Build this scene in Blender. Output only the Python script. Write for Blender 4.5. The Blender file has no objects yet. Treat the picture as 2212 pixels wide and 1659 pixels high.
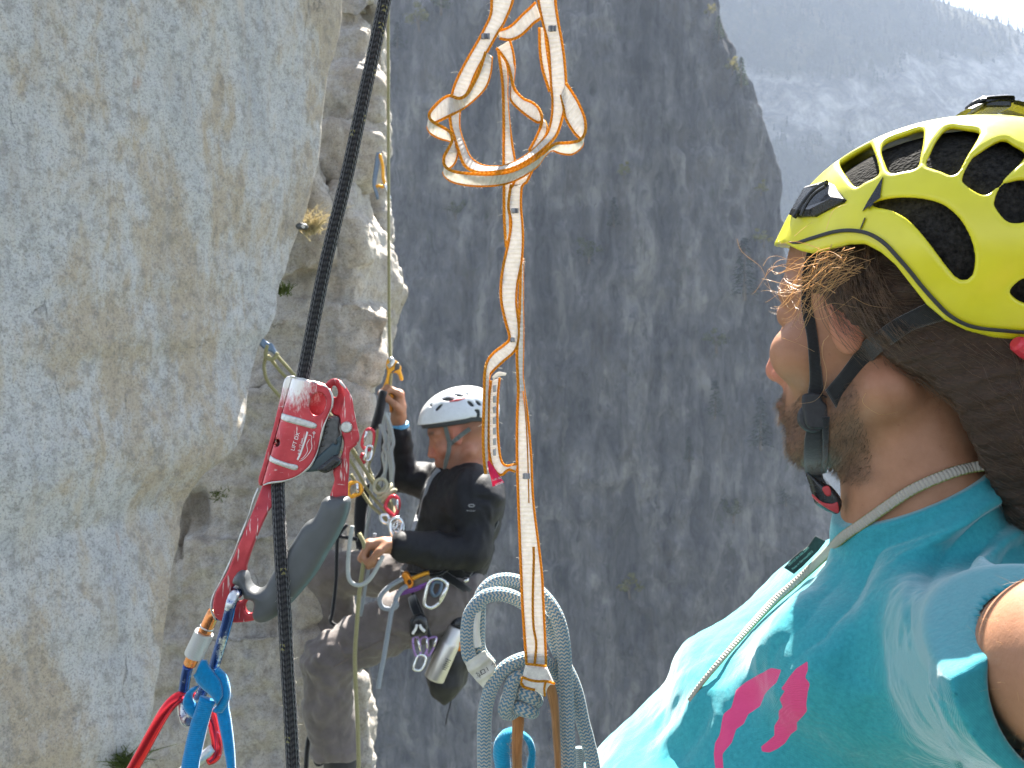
import bpy, bmesh, math, random
import numpy as np
from mathutils import Vector, Matrix, noise as mnoise
from mathutils.geometry import delaunay_2d_cdt

# ------------------------------------------------------------------ camera, world, sun, exposure
SC = bpy.context.scene
COL = SC.collection
W0, H0, F = 2212.0, 1659.0, 1916.0
cam_data = bpy.data.cameras.new('camera')
cam = bpy.data.objects.new('camera', cam_data)
COL.objects.link(cam)
SC.camera = cam
cam.location = (0, 0, 0)
cam.rotation_euler = (math.radians(90), 0, 0)
cam_data.sensor_fit = 'HORIZONTAL'
cam_data.sensor_width = 36.0
cam_data.lens = 36.0 * F / W0
cam_data.clip_start = 0.02
cam_data.clip_end = 9000.0
cam_data.dof.use_dof = True
cam_data.dof.focus_distance = 0.64
cam_data.dof.aperture_fstop = 22.0

SUN_AZ, SUN_EL = math.radians(11), math.radians(55)   # azimuth to the right of straight ahead
sun_dir = Vector((math.sin(SUN_AZ)*math.cos(SUN_EL), math.cos(SUN_AZ)*math.cos(SUN_EL), math.sin(SUN_EL)))
world = bpy.data.worlds.new('World')
SC.world = world
world.use_nodes = True
wn = world.node_tree.nodes
wl = world.node_tree.links
sky = wn.new('ShaderNodeTexSky')
sky.sky_type = 'NISHITA'
sky.sun_disc = False
sky.sun_elevation = SUN_EL
sky.sun_rotation = SUN_AZ
sky.altitude = 1200
sky.dust_density = 1.6
bg = wn['Background']
hsv = wn.new('ShaderNodeHueSaturation')
hsv.inputs['Saturation'].default_value = .62
wl.new(sky.outputs[0], hsv.inputs['Color'])
wl.new(hsv.outputs[0], bg.inputs[0])
bg.inputs[1].default_value = 0.05
sun_data = bpy.data.lights.new('sun', 'SUN')
sun_data.energy = 5.0
sun_data.angle = math.radians(0.5)
sun_data.color = (1.0, 0.95, 0.87)
sun = bpy.data.objects.new('sun', sun_data)
COL.objects.link(sun)
sun.rotation_euler = (-sun_dir).to_track_quat('-Z', 'Y').to_euler()
SC.view_settings.view_transform = 'Standard'
SC.view_settings.look = 'None'
SC.view_settings.gamma = 1
SC.view_settings.exposure = 2.72
SC.cycles.max_bounces = 8
SC.cycles.volume_bounces = 1

# ------------------------------------------------------------------ helpers: places, curves
def P(u, v, d):
    return np.array(((u-1106.0)/F*d, d, (829.5-v)/F*d))

def mpp(d):                       # metres per picture unit at depth d
    return d/F

def spline(pts, n=None, closed=False, step=None):
    """Catmull-Rom through pts (N,k); resampled evenly."""
    p = np.asarray(pts, float)
    m = len(p)
    if closed:
        q = np.vstack([p[-1], p, p[0], p[1]])
        segs = m
    else:
        q = np.vstack([2*p[0]-p[1], p, 2*p[-1]-p[-2]])
        segs = m-1
    out = []
    S = 14
    for i in range(segs):
        a, b, c, d = q[i], q[i+1], q[i+2], q[i+3]
        for k in range(S):
            t = k/S
            out.append(0.5*((2*b)+(-a+c)*t+(2*a-5*b+4*c-d)*t*t+(-a+3*b-3*c+d)*t**3))
    out.append(p[0] if closed else p[-1])
    out = np.array(out)
    L = np.r_[0, np.cumsum(np.linalg.norm(np.diff(out[:, :3], axis=0), axis=1))]
    if n is None:
        n = max(3, int(round(L[-1]/step))+1)
    s = np.linspace(0, L[-1], n)
    r = np.stack([np.interp(s, L, out[:, k]) for k in range(out.shape[1])], 1)
    return r[:-1] if closed else r

def D3(pts, d=None):
    """list of (u,v) or (u,v,d) -> world points"""
    return np.array([P(p[0], p[1], p[2] if len(p) > 2 else d) for p in pts])

ZM = {  # windows of the photograph used while measuring: origin and scale to picture units
    'asc': (403.2, 777.6, .36456), 'bin': (259.2, 1267.2, .23607), 'sl1': (892.8, 0, .26047),
    'sl2': (979.2, 403.2, .41672), 'rop': (950.4, 1198.1, .27768), 'hel': (1584, 190.1, .3541),
    'fac': (1584, 518.4, .3819), 'sht': (1296, 1008, .41403), 'cl1': (633.6, 748.8, .2431),
    'cl2': (633.6, 1123.2, .32296), 'rck': (576, 0, .5205)}
def Z(w, pts):
    a, b, s = ZM[w]
    return [(a+p[0]*s, b+p[1]*s)+tuple(p[2:]) for p in pts]

# ------------------------------------------------------------------ helpers: meshes
def mesh_obj(name, verts, faces, mat=None, parent=None, uvs=None, smooth=True, attrs=None):
    me = bpy.data.meshes.new(name)
    verts = np.asarray(verts, np.float32)
    me.from_pydata(verts.tolist() if len(verts) < 200 else [tuple(map(float, v)) for v in verts], [], faces if isinstance(faces, list) else faces.tolist())
    if uvs is not None:
        uvl = me.uv_layers.new(name='UVMap')
        flat = np.array([c for fu in uvs for c in fu], np.float32).ravel()
        uvl.data.foreach_set('uv', flat)
    if smooth:
        me.polygons.foreach_set('use_smooth', [True]*len(me.polygons))
    if attrs:
        for k, a in attrs.items():
            at = me.attributes.new(k, 'FLOAT', 'POINT')
            at.data.foreach_set('value', np.asarray(a, np.float32))
    if mat is not None:
        me.materials.append(mat)
    me.update()
    o = bpy.data.objects.new(name, me)
    COL.objects.link(o)
    if parent is not None:
        o.parent = parent
        o.matrix_parent_inverse = Matrix.Translation(parent.location).inverted()
    return o

def tag(o, label=None, cat=None, group=None, kind=None):
    if label: o['label'] = label
    if cat: o['category'] = cat
    if group: o['group'] = group
    if kind: o['kind'] = kind
    return o

def thing(name, label, cat, loc, group=None):
    o = bpy.data.objects.new(name, None)
    o.empty_display_size = .02
    COL.objects.link(o)
    o.location = Vector([float(c) for c in loc])
    return tag(o, label, cat, group)

class MB:
    """collects pieces into ONE mesh"""
    def __init__(s): s.v = []; s.f = []; s.uv = []; s.n = 0
    def add(s, v, f, uv=None):
        v = np.asarray(v, float)
        s.v.append(v)
        for i, fc in enumerate(f):
            s.f.append([int(k)+s.n for k in fc])
            s.uv.append(uv[i] if uv is not None else [(0., 0.)]*len(fc))
        s.n += len(v)
        return s
    def build(s, name, mat, parent=None, smooth=True):
        return mesh_obj(name, np.vstack(s.v), s.f, mat, parent, s.uv, smooth)

def frames(p, closed=False, up=None):
    n = len(p)
    t = np.zeros_like(p)
    if closed:
        t = np.roll(p, -1, 0)-np.roll(p, 1, 0)
    else:
        t[1:-1] = p[2:]-p[:-2]; t[0] = p[1]-p[0]; t[-1] = p[-1]-p[-2]
    t /= np.linalg.norm(t, axis=1)[:, None]+1e-12
    a = np.array((0, -1., 0)) if up is None else np.asarray(up, float)
    if abs(np.dot(a, t[0])) > .95: a = np.array((1., 0, .1))
    N = np.zeros_like(p)
    v = a-np.dot(a, t[0])*t[0]
    N[0] = v/np.linalg.norm(v)
    for i in range(1, n):
        if up is None:
            v = N[i-1]-np.dot(N[i-1], t[i])*t[i]
        else:
            v = a-np.dot(a, t[i])*t[i]
            if np.linalg.norm(v) < .15: v = N[i-1]-np.dot(N[i-1], t[i])*t[i]
        N[i] = v/(np.linalg.norm(v)+1e-12)
    B = np.cross(t, N)
    return t, N, B

def tube(p, r, n=12, closed=False, cap=True, rn=None, up=None):
    """round (or flattened: rn = radius along the frame normal) tube along p"""
    p = np.asarray(p, float)
    m = len(p)
    r = np.full(m, r) if np.isscalar(r) else np.asarray(r)
    rN = r if rn is None else (np.full(m, rn) if np.isscalar(rn) else np.asarray(rn))
    t, N, B = frames(p, closed, up)
    an = np.arange(n)/n*2*math.pi
    V = p[:, None, :]+np.cos(an)[None, :, None]*N[:, None, :]*rN[:, None, None]+np.sin(an)[None, :, None]*B[:, None, :]*r[:, None, None]
    V = V.reshape(-1, 3)
    L = np.r_[0, np.cumsum(np.linalg.norm(np.diff(p, axis=0), axis=1))]
    L = np.r_[L, L[-1]+np.linalg.norm(p[0]-p[-1])]
    circ = 2*math.pi*max(1e-6, float(np.mean(r)))
    Fc, U = [], []
    for i in range(m if closed else m-1):
        j = (i+1) % m
        for k in range(n):
            l = (k+1) % n
            Fc.append([i*n+k, i*n+l, j*n+l, j*n+k])
            va, vb = L[i]/circ, L[i+1]/circ
            U.append([(k/n, va), ((k+1)/n, va), ((k+1)/n, vb), (k/n, vb)])
    if cap and not closed:
        Fc.append(list(range(n))[::-1]); U.append([(0, 0)]*n)
        Fc.append([(m-1)*n+k for k in range(n)]); U.append([(0, 0)]*n)
    return V, Fc, U

def ribbon(A, B, th, n=6, bulge=0.0, ends=True):
    """flat band between edge curves A and B (same count), thickness th; UV u across, v along in metres"""
    A = np.asarray(A, float); B = np.asarray(B, float)
    m = len(A)
    c = (A+B)/2
    t = np.gradient(c, axis=0)
    w = B-A
    nn = np.cross(t, w)
    nn /= np.linalg.norm(nn, axis=1)[:, None]+1e-12
    L = np.r_[0, np.cumsum(np.linalg.norm(np.diff(c, axis=0), axis=1))]
    s = np.linspace(0, 1, n+1)
    h = th/2*np.minimum(1, .55+2.2*np.minimum(s, 1-s))+bulge*4*s*(1-s)
    top = A[:, None]+w[:, None]*s[None, :, None]+nn[:, None]*h[None, :, None]
    bot = A[:, None]+w[:, None]*s[None, :, None]-nn[:, None]*(th/2*np.minimum(1, .55+2.2*np.minimum(s, 1-s)))[None, :, None]
    ring = np.concatenate([top, bot[:, ::-1]], 1)
    k = ring.shape[1]
    su = np.r_[s, s[::-1]]
    V = ring.reshape(-1, 3)
    Fc, U = [], []
    for i in range(m-1):
        for j in range(k):
            l = (j+1) % k
            Fc.append([i*k+j, (i+1)*k+j, (i+1)*k+l, i*k+l])
            U.append([(su[j], L[i]), (su[j], L[i+1]), (su[l], L[i+1]), (su[l], L[i])])
    if ends:
        Fc.append(list(range(k))); U.append([(.5, 0)]*k)
        Fc.append([(m-1)*k+j for j in range(k)][::-1]); U.append([(.5, L[-1])]*k)
    return V, Fc, U

def band(rows, d, width=None, step=.004, sgn=None):
    """rows (uL,vL,uR,vR[,sign[,dshift]]) -> edge curves in space; the part of the true width that the
    picture does not show goes into depth"""
    c = []
    for r in rows:
        s = r[4] if len(r) > 4 else 0
        ds = r[5] if len(r) > 5 else 0
        dd = d+ds
        a = P(r[0], r[1], dd); b = P(r[2], r[3], dd)
        if width and s:
            app = np.linalg.norm(a-b)
            e = math.sqrt(max(0, width**2-app**2))/2*s
            a = P(r[0], r[1], dd-e); b = P(r[2], r[3], dd+e)
        c.append(np.r_[a, b])
    c = np.array(c)
    mid = np.c_[(c[:, :3]+c[:, 3:])/2, c]
    s = spline(mid, step=step)
    return s[:, 3:6], s[:, 6:9]

def box_mesh(c, sx, sy, sz, R=None, bev=0.0):
    bm = bmesh.new()
    bmesh.ops.create_cube(bm, size=1)
    for v in bm.verts: v.co = Vector((v.co.x*sx, v.co.y*sy, v.co.z*sz))
    if bev: bmesh.ops.bevel(bm, geom=bm.edges[:], offset=bev, segments=2, affect='EDGES', profile=.5)
    R = np.eye(3) if R is None else np.asarray(R)
    V = np.array([v.co[:] for v in bm.verts])@R.T+np.asarray(c)
    bm.verts.index_update()
    Fc = [[v.index for v in f.verts] for f in bm.faces]
    bm.free()
    return V, Fc

def lathe(p0, p1, prof, n=24):
    """profile [(t along p0->p1, radius)]"""
    p0 = np.asarray(p0, float); p1 = np.asarray(p1, float)
    pts = np.array([p0+(p1-p0)*t for t, r in prof])
    ax = p1-p0; ax /= np.linalg.norm(ax)
    a = np.array((0, -1., 0.)) if abs(ax[1]) < .9 else np.array((1., 0, 0))
    N = a-ax*np.dot(a, ax); N /= np.linalg.norm(N); B = np.cross(ax, N)
    an = np.arange(n)/n*2*math.pi
    V = np.concatenate([pts[i]+prof[i][1]*(np.cos(an)[:, None]*N+np.sin(an)[:, None]*B) for i in range(len(prof))])
    L = np.linalg.norm(p1-p0)
    Fc, U = [], []
    for i in range(len(prof)-1):
        for k in range(n):
            l = (k+1) % n
            Fc.append([i*n+k, i*n+l, (i+1)*n+l, (i+1)*n+k])
            U.append([(k/n, prof[i][0]*L), ((k+1)/n, prof[i][0]*L), ((k+1)/n, prof[i+1][0]*L), (k/n, prof[i+1][0]*L)])
    Fc.append(list(range(n))[::-1]); U.append([(0, 0)]*n)
    m = len(prof)-1
    Fc.append([m*n+k for k in range(n)]); U.append([(0, 0)]*n)
    return V, Fc, U

# ------------------------------------------------------------------ helpers: solid shapes from distance fields
def surface_nets(D, lo, h):
    S = D < 0
    nx, ny, nz = D.shape
    cnt = np.zeros((nx-1, ny-1, nz-1), np.uint8)
    for i in (0, 1):
        for j in (0, 1):
            for k in (0, 1):
                cnt += S[i:nx-1+i, j:ny-1+j, k:nz-1+k]
    ci, cj, ck = np.nonzero((cnt > 0) & (cnt < 8))
    idx = np.full(cnt.shape, -1, np.int64)
    idx[ci, cj, ck] = np.arange(len(ci))
    acc = np.zeros((len(ci), 3)); num = np.zeros(len(ci))
    cor = [(0,0,0),(1,0,0),(0,1,0),(1,1,0),(0,0,1),(1,0,1),(0,1,1),(1,1,1)]
    E = [(0,1),(2,3),(4,5),(6,7),(0,2),(1,3),(4,6),(5,7),(0,4),(1,5),(2,6),(3,7)]
    val = [D[ci+c[0], cj+c[1], ck+c[2]].astype(float) for c in cor]
    for a, b in E:
        m = (val[a] < 0) != (val[b] < 0)
        t = np.where(m, val[a]/np.where(m, val[a]-val[b], 1), 0)
        pa, pb = np.array(cor[a], float), np.array(cor[b], float)
        acc[m] += (pa+(pb-pa)*t[:, None])[m]; num[m] += 1
    V = (acc/num[:, None]+np.stack([ci, cj, ck], 1))*h+np.asarray(lo)
    Fs = []
    for ax in range(3):
        A = np.moveaxis(S, ax, 0); I = np.moveaxis(idx, ax, 0)
        ch = A[:-1, 1:-1, 1:-1] != A[1:, 1:-1, 1:-1]
        i, j, k = np.nonzero(ch)
        j1, k1 = j+1, k+1
        q = np.stack([I[i, j1-1, k1-1], I[i, j1, k1-1], I[i, j1, k1], I[i, j1-1, k1]], 1)
        fl = A[i, j1, k1]
        if ax == 1: fl = ~fl
        q[~fl] = q[~fl][:, ::-1]
        Fs.append(q)
    Fc = np.concatenate(Fs)
    return V, Fc[(Fc >= 0).all(1)]

def solid(fn, lo, hi, h):
    lo = np.asarray(lo, float); hi = np.asarray(hi, float)
    n = np.ceil((hi-lo)/h).astype(int)+1
    # coarse pass first: skip blocks far from the surface
    X, Y, Zc = [np.arange(n[k], dtype=np.float32)*np.float32(h)+np.float32(lo[k]) for k in range(3)]
    D = np.full(tuple(n), 1.0, np.float32)
    bs = 24
    for i in range(0, n[0], bs):
        for j in range(0, n[1], bs):
            for k in range(0, n[2], bs):
                xs, ys, zs = X[i:i+bs], Y[j:j+bs], Zc[k:k+bs]
                c = [np.array([(a[0]+a[-1])/2], np.float32) for a in (xs, ys, zs)]
                dc = float(fn(c[0][:, None, None], c[1][None, :, None], c[2][None, None, :]).ravel()[0])
                rad = math.sqrt((xs[-1]-xs[0])**2+(ys[-1]-ys[0])**2+(zs[-1]-zs[0])**2)/2
                if abs(dc) > rad*1.5+4*h:
                    D[i:i+bs, j:j+bs, k:k+bs] = dc
                else:
                    D[i:i+bs, j:j+bs, k:k+bs] = fn(xs[:, None, None], ys[None, :, None], zs[None, None, :])
    return surface_nets(D, lo, h)

def sm(a, b, k):                  # smooth union
    h = np.clip(.5+.5*(b-a)/k, 0, 1)
    return b+(a-b)*h-k*h*(1-h)
def sx(a, b, k):                  # smooth intersection
    return -sm(-a, -b, k)
def ell(X, Y, Z_, c, r, R=None):
    x, y, z = X-c[0], Y-c[1], Z_-c[2]
    if R is not None:
        x, y, z = (R[0][0]*x+R[0][1]*y+R[0][2]*z, R[1][0]*x+R[1][1]*y+R[1][2]*z, R[2][0]*x+R[2][1]*y+R[2][2]*z)
    k0 = np.sqrt((x/r[0])**2+(y/r[1])**2+(z/r[2])**2)
    k1 = np.sqrt((x/r[0]**2)**2+(y/r[1]**2)**2+(z/r[2]**2)**2)
    return k0*(k0-1)/(k1+1e-9)
def cone(X, Y, Z_, a, b, ra, rb, sq=None):
    """tapered capsule"""
    ba = np.asarray(b, float)-np.asarray(a, float)
    L2 = float(ba@ba)+1e-12
    t = np.clip(((X-a[0])*ba[0]+(Y-a[1])*ba[1]+(Z_-a[2])*ba[2])/L2, 0, 1)
    return np.sqrt((X-a[0]-t*ba[0])**2+(Y-a[1]-t*ba[1])**2+(Z_-a[2]-t*ba[2])**2)-(ra+(rb-ra)*t)
def chain(X, Y, Z_, pts, k=.01):
    """pts [(x,y,z,r)...]"""
    d = None
    for a, b in zip(pts[:-1], pts[1:]):
        e = cone(X, Y, Z_, a[:3], b[:3], a[3], b[3])
        d = e if d is None else sm(d, e, k)
    return d
def poly2d(U, V, pts):
    """signed distance to a polygon (negative inside)"""
    p = np.asarray(pts, float)
    d = np.full(np.broadcast(U, V).shape, 1e18)
    s = np.ones(d.shape)
    n = len(p)
    j = n-1
    for i in range(n):
        e = p[j]-p[i]
        wx, wy = U-p[i, 0], V-p[i, 1]
        t = np.clip((wx*e[0]+wy*e[1])/(e@e+1e-12), 0, 1)
        bx, by = wx-e[0]*t, wy-e[1]*t
        d = np.minimum(d, bx*bx+by*by)
        c1 = V >= p[i, 1]; c2 = V < p[j, 1]; c3 = e[0]*wy > e[1]*wx
        f = (c1 & c2 & c3) | (~c1 & ~c2 & ~c3)
        s = np.where(f, -s, s)
        j = i
    return s*np.sqrt(d)

def plate(poly, d, th, holes=(), off=None, h=.0009, rnd=None, puff=None, smooth_poly=True, minus=None):
    """a solid plate standing at depth d: outline and holes in picture units, real thickness th, edges rounded;
    off(x,z) bends it in depth, puff(e) scales half thickness with the distance e to the rim"""
    S = mpp(d)
    def xy(pl, sp=True):
        q = np.array(pl, float)
        if sp and smooth_poly: q = spline(q, n=max(24, len(q)*5), closed=True)
        return np.c_[(q[:, 0]-1106)*S, (829.5-q[:, 1])*S]
    pp = xy(poly)
    hh = [xy(q) for q in holes]
    lo2, hi2 = pp.min(0)-3*h, pp.max(0)+3*h
    xs = np.arange(lo2[0], hi2[0]+h, h); zs = np.arange(lo2[1], hi2[1]+h, h)
    X2, Z2 = np.meshgrid(xs, zs, indexing='ij')
    e = poly2d(X2, Z2, pp)
    for q in hh: e = np.maximum(e, -poly2d(X2, Z2, q))
    o = off(X2, Z2) if off else np.zeros_like(X2)
    half = np.full_like(X2, th/2)
    if puff: half = th/2*puff(np.maximum(-e, 0))
    ylo = float(o.min()-half.max()-3*h); yhi = float(o.max()+half.max()+3*h)
    ys = np.arange(ylo, yhi+h, h)
    r = rnd if rnd is not None else min(th*.35, .0012)
    a = np.maximum(e, -.02)[:, None, :]+r
    b = np.abs(ys[None, :, None]-o[:, None, :])-half[:, None, :]+r
    D = np.minimum(np.maximum(a, b), 0)+np.sqrt(np.maximum(a, 0)**2+np.maximum(b, 0)**2)-r
    if minus is not None:
        D = np.maximum(D, -minus(xs[:, None, None], ys[None, :, None]+d, zs[None, None, :]))
    return surface_nets(D.astype(np.float32), (xs[0], ys[0]+d, zs[0]), h)

def dome(R):                      # puff profile: round rim of radius R
    return lambda e: np.sqrt(np.maximum(0, 1-(1-np.minimum(e/R, 1))**2))*.999+.001

def fbm(x, y, z, oct=4, lac=2.0, gain=.5):
    a, s = 1.0, 0.0
    for o in range(oct):
        s += a*mnoise.noise(Vector((x, y, z)))
        x *= lac; y *= lac; z *= lac; a *= gain
    return s
def vnoise(X, seed=0):
    """vector value noise in numpy, X (N,3), range -1..1"""
    X = np.asarray(X, float)
    i = np.floor(X).astype(np.int64); f = X-i
    f = f*f*(3-2*f)
    def hsh(a, b, c):
        n = (a*374761393+b*668265263+c*2147483647+seed*974634777) & 0xffffffff
        n = ((n ^ (n >> 13))*1274126177) & 0xffffffff
        return ((n ^ (n >> 16)) & 0xffff)/32767.5-1
    r = 0
    for dx in (0, 1):
        for dy in (0, 1):
            for dz in (0, 1):
                w = (f[:, 0] if dx else 1-f[:, 0])*(f[:, 1] if dy else 1-f[:, 1])*(f[:, 2] if dz else 1-f[:, 2])
                r = r+w*hsh(i[:, 0]+dx, i[:, 1]+dy, i[:, 2]+dz)
    return r
def vfbm(X, oct=4, seed=0, gain=.5):
    a, s = 1.0, 0.0
    X = np.asarray(X, float)
    for o in range(oct):
        s = s+a*vnoise(X, seed+o); X = X*2.03+11.3; a *= gain
    return s

# ------------------------------------------------------------------ helpers: materials
class Mat:
    def __init__(s, name):
        s.m = bpy.data.materials.new(name); s.m.use_nodes = True
        s.t = s.m.node_tree; s.N = s.t.nodes; s.L = s.t.links
        s.b = s.N['Principled BSDF']
        s.out = s.N['Material Output']
        s._tc = None
    def n(s, kind, **kw):
        x = s.N.new('ShaderNode'+kind)
        for k, v in kw.items():
            if k.startswith('i_'):
                key = k[2:]
                key = int(key) if key.isdigit() else key.replace('_', ' ')
                s.set(x.inputs[key], v)
            else: setattr(x, k, v)
        return x
    def set(s, sock, v):
        if hasattr(v, 'is_output') or isinstance(v, bpy.types.NodeSocket): s.L.new(v, sock)
        else: sock.default_value = v
    def tc(s, out='Object'):
        if s._tc is None: s._tc = s.n('TexCoord')
        return s._tc.outputs[out]
    def map(s, scale=(1, 1, 1), src='Object', rot=(0, 0, 0)):
        m = s.n('Mapping'); s.L.new(s.tc(src), m.inputs[0])
        m.inputs['Scale'].default_value = scale; m.inputs['Rotation'].default_value = rot
        return m.outputs[0]
    def noise(s, vec, scale, detail=4, rough=.55, dist=0):
        x = s.n('TexNoise'); s.L.new(vec, x.inputs['Vector'])
        x.inputs['Scale'].default_value = scale; x.inputs['Detail'].default_value = detail
        x.inputs['Roughness'].default_value = rough; x.inputs['Distortion'].default_value = dist
        return x.outputs[0]
    def ramp(s, f, stops, interp='LINEAR'):
        x = s.n('ValToRGB'); s.L.new(f, x.inputs[0])
        x.color_ramp.interpolation = interp
        e = x.color_ramp.elements
        while len(e) < len(stops): e.new(.5)
        for q, (p, c) in zip(e, stops):
            q.position = p
            q.color = (c, c, c, 1) if np.isscalar(c) else tuple(c)+(1,)
        return x.outputs[0]
    def mix(s, f, a, b, mode='MIX'):
        x = s.n('Mix', data_type='RGBA', blend_type=mode)
        s.set(x.inputs[0], f)
        for k, v in ((6, a), (7, b)):
            s.set(x.inputs[k], v if not isinstance(v, tuple) else v+(1,) if len(v) == 3 else v)
        return x.outputs[2]
    def math(s, op, a, b=None, c=None):
        x = s.n('Math', operation=op)
        s.set(x.inputs[0], a)
        if b is not None: s.set(x.inputs[1], b)
        if c is not None: s.set(x.inputs[2], c)
        return x.outputs[0]
    def uv(s):
        x = s.n('SeparateXYZ'); s.L.new(s.tc('UV'), x.inputs[0])
        return x.outputs[0], x.outputs[1]
    def attr(s, name):
        return s.n('Attribute', attribute_name=name).outputs['Fac']
    def bump(s, h, strength=.3, dist=.001):
        x = s.n('Bump'); s.L.new(h, x.inputs['Height'])
        x.inputs['Strength'].default_value = strength; x.inputs['Distance'].default_value = dist
        if s.b.inputs['Normal'].links: s.L.new(s.b.inputs['Normal'].links[0].from_socket, x.inputs['Normal'])
        s.L.new(x.outputs[0], s.b.inputs['Normal'])
        return s
    def col(s, v): s.set(s.b.inputs['Base Color'], v+(1,) if isinstance(v, tuple) and len(v) == 3 else v); return s
    def p(s, **kw):
        for k, v in kw.items(): s.set(s.b.inputs[k.replace('_', ' ')], v)
        return s
    def translucent(s, amt, color):
        tr = s.n('BsdfTranslucent'); s.set(tr.inputs[0], color if not isinstance(color, tuple) else color+(1,))
        mx = s.n('MixShader'); mx.inputs[0].default_value = amt
        s.L.new(s.b.outputs[0], mx.inputs[1]); s.L.new(tr.outputs[0], mx.inputs[2])
        s.L.new(mx.outputs[0], s.out.inputs[0])
        return s

def plain(name, c, rough=.5, metal=0, var=.12, scale=60, bump=.15, bd=.0006, spec=None):
    """base colour with slight mottling and grain"""
    m = Mat(name)
    v = m.map()
    n1 = m.noise(v, scale, 5)
    c2 = tuple(max(0, x*(1-var*1.6)) for x in c); c3 = tuple(min(1, x*(1+var)) for x in c)
    m.col(m.ramp(n1, [(.3, c2), (.7, c3)]))
    m.p(Roughness=m.math('MULTIPLY_ADD', m.noise(v, scale*2.3, 3), .25, rough-.125), Metallic=metal)
    if spec is not None: m.p(Specular_IOR_Level=spec)
    if bump: m.bump(m.noise(v, scale*8, 3), bump, bd)
    return m.m
# ------------------------------------------------------------------ THE SETTING: rock, cliff, mountain, valley, haze
def granite(name, stain=1.0, warm=0.0, sc=1.0):
    m = Mat(name)
    v = m.map()
    vs = m.map((1.0, 1.0, .36))
    big = m.noise(vs, 3.1*sc, 8, .68, .45)
    med = m.noise(m.map((1, 1, .5)), 9.5*sc, 7, .68, .35)
    f = m.math('MULTIPLY_ADD', med, .42, m.math('MULTIPLY', big, .62))
    grey = (.42+.03*warm, .425, .43-.05*warm); tan = (.45, .378, .288)
    pale = (.53, .52, .505); brown = (.35, .295, .23)
    base = m.ramp(f, [(.40, grey), (.50, pale), (.57, tan), (.70, brown)] if stain > .5 else [(.36, pale), (.5, (.50, .455, .39)), (.62, (.40, .345, .28)), (.74, (.50, .475, .435))])
    streak = m.noise(m.map((1.0, 1.0, .045)), 16*sc, 6, .6, .3)
    base = m.mix(m.ramp(streak, [(.52, 0.), (.68, .5)]), base, (.42, .425, .43))
    sp1 = m.noise(v, 260, 3, .7)
    sp2 = m.noise(v, 95, 5, .72)
    base = m.mix(m.ramp(sp1, [(.38, .48), (.47, 0.)]), base, (.10, .105, .115))
    base = m.mix(m.ramp(sp2, [(.54, 0.), (.68, .45)]), base, (.52, .52, .51))
    base = m.mix(m.ramp(m.noise(v, 170, 2, .6), [(.57, 0.), (.63, .38)]), base, (.12, .115, .11))
    base = m.mix(m.ramp(m.noise(m.map((1, 1, .16)), 26*sc, 5, .65), [(.50, 0.), (.72, .55)]), base, tan if stain > .5 else (.25, .21, .165))
    base = m.mix(m.ramp(m.noise(v, 34, 6, .75), [(.40, .45), (.5, 0.)]), base, (.19, .175, .16))
    # narrow cracks and flake edges
    cr = m.n('TexVoronoi', feature='DISTANCE_TO_EDGE'); cr.inputs['Scale'].default_value = 4.2*sc
    wob = m.n('VectorMath', operation='MULTIPLY_ADD')
    nz = m.n('TexNoise'); nz.inputs['Scale'].default_value = 3.5; m.L.new(vs, nz.inputs['Vector'])
    nz.inputs['Detail'].default_value = 6
    m.L.new(nz.outputs[1], wob.inputs[0]); wob.inputs[1].default_value = (.5, .5, .5); m.L.new(vs, wob.inputs[2])
    m.L.new(wob.outputs[0], cr.inputs['Vector'])
    crm = m.math('MULTIPLY', m.ramp(cr.outputs[0], [(0., 1.), (.012, 0.)]), m.ramp(m.noise(v, 5.5, 3), [(.60, 0.), (.66, 1.)]))
    base = m.mix(m.math('MULTIPLY', crm, .45), base, (.07, .062, .055))
    rust = m.ramp(m.noise(vs, 11, 3, .5, .3), [(.70, 0.), (.76, .55)])
    base = m.mix(rust, base, (.33, .17, .08))
    m.col(base)
    m.p(Roughness=.88, Specular_IOR_Level=.25)
    m.bump(m.noise(v, 24*sc, 9, .72), .8, .02)
    m.bump(m.noise(v, 150, 5, .7), .5, .004)
    m.bump(m.math('SUBTRACT', 1.0, crm), .6, .006)
    return m.m

M_granite = granite('granite wall')
M_granite2 = granite('brown granite', stain=0, warm=1, sc=.8)

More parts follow.
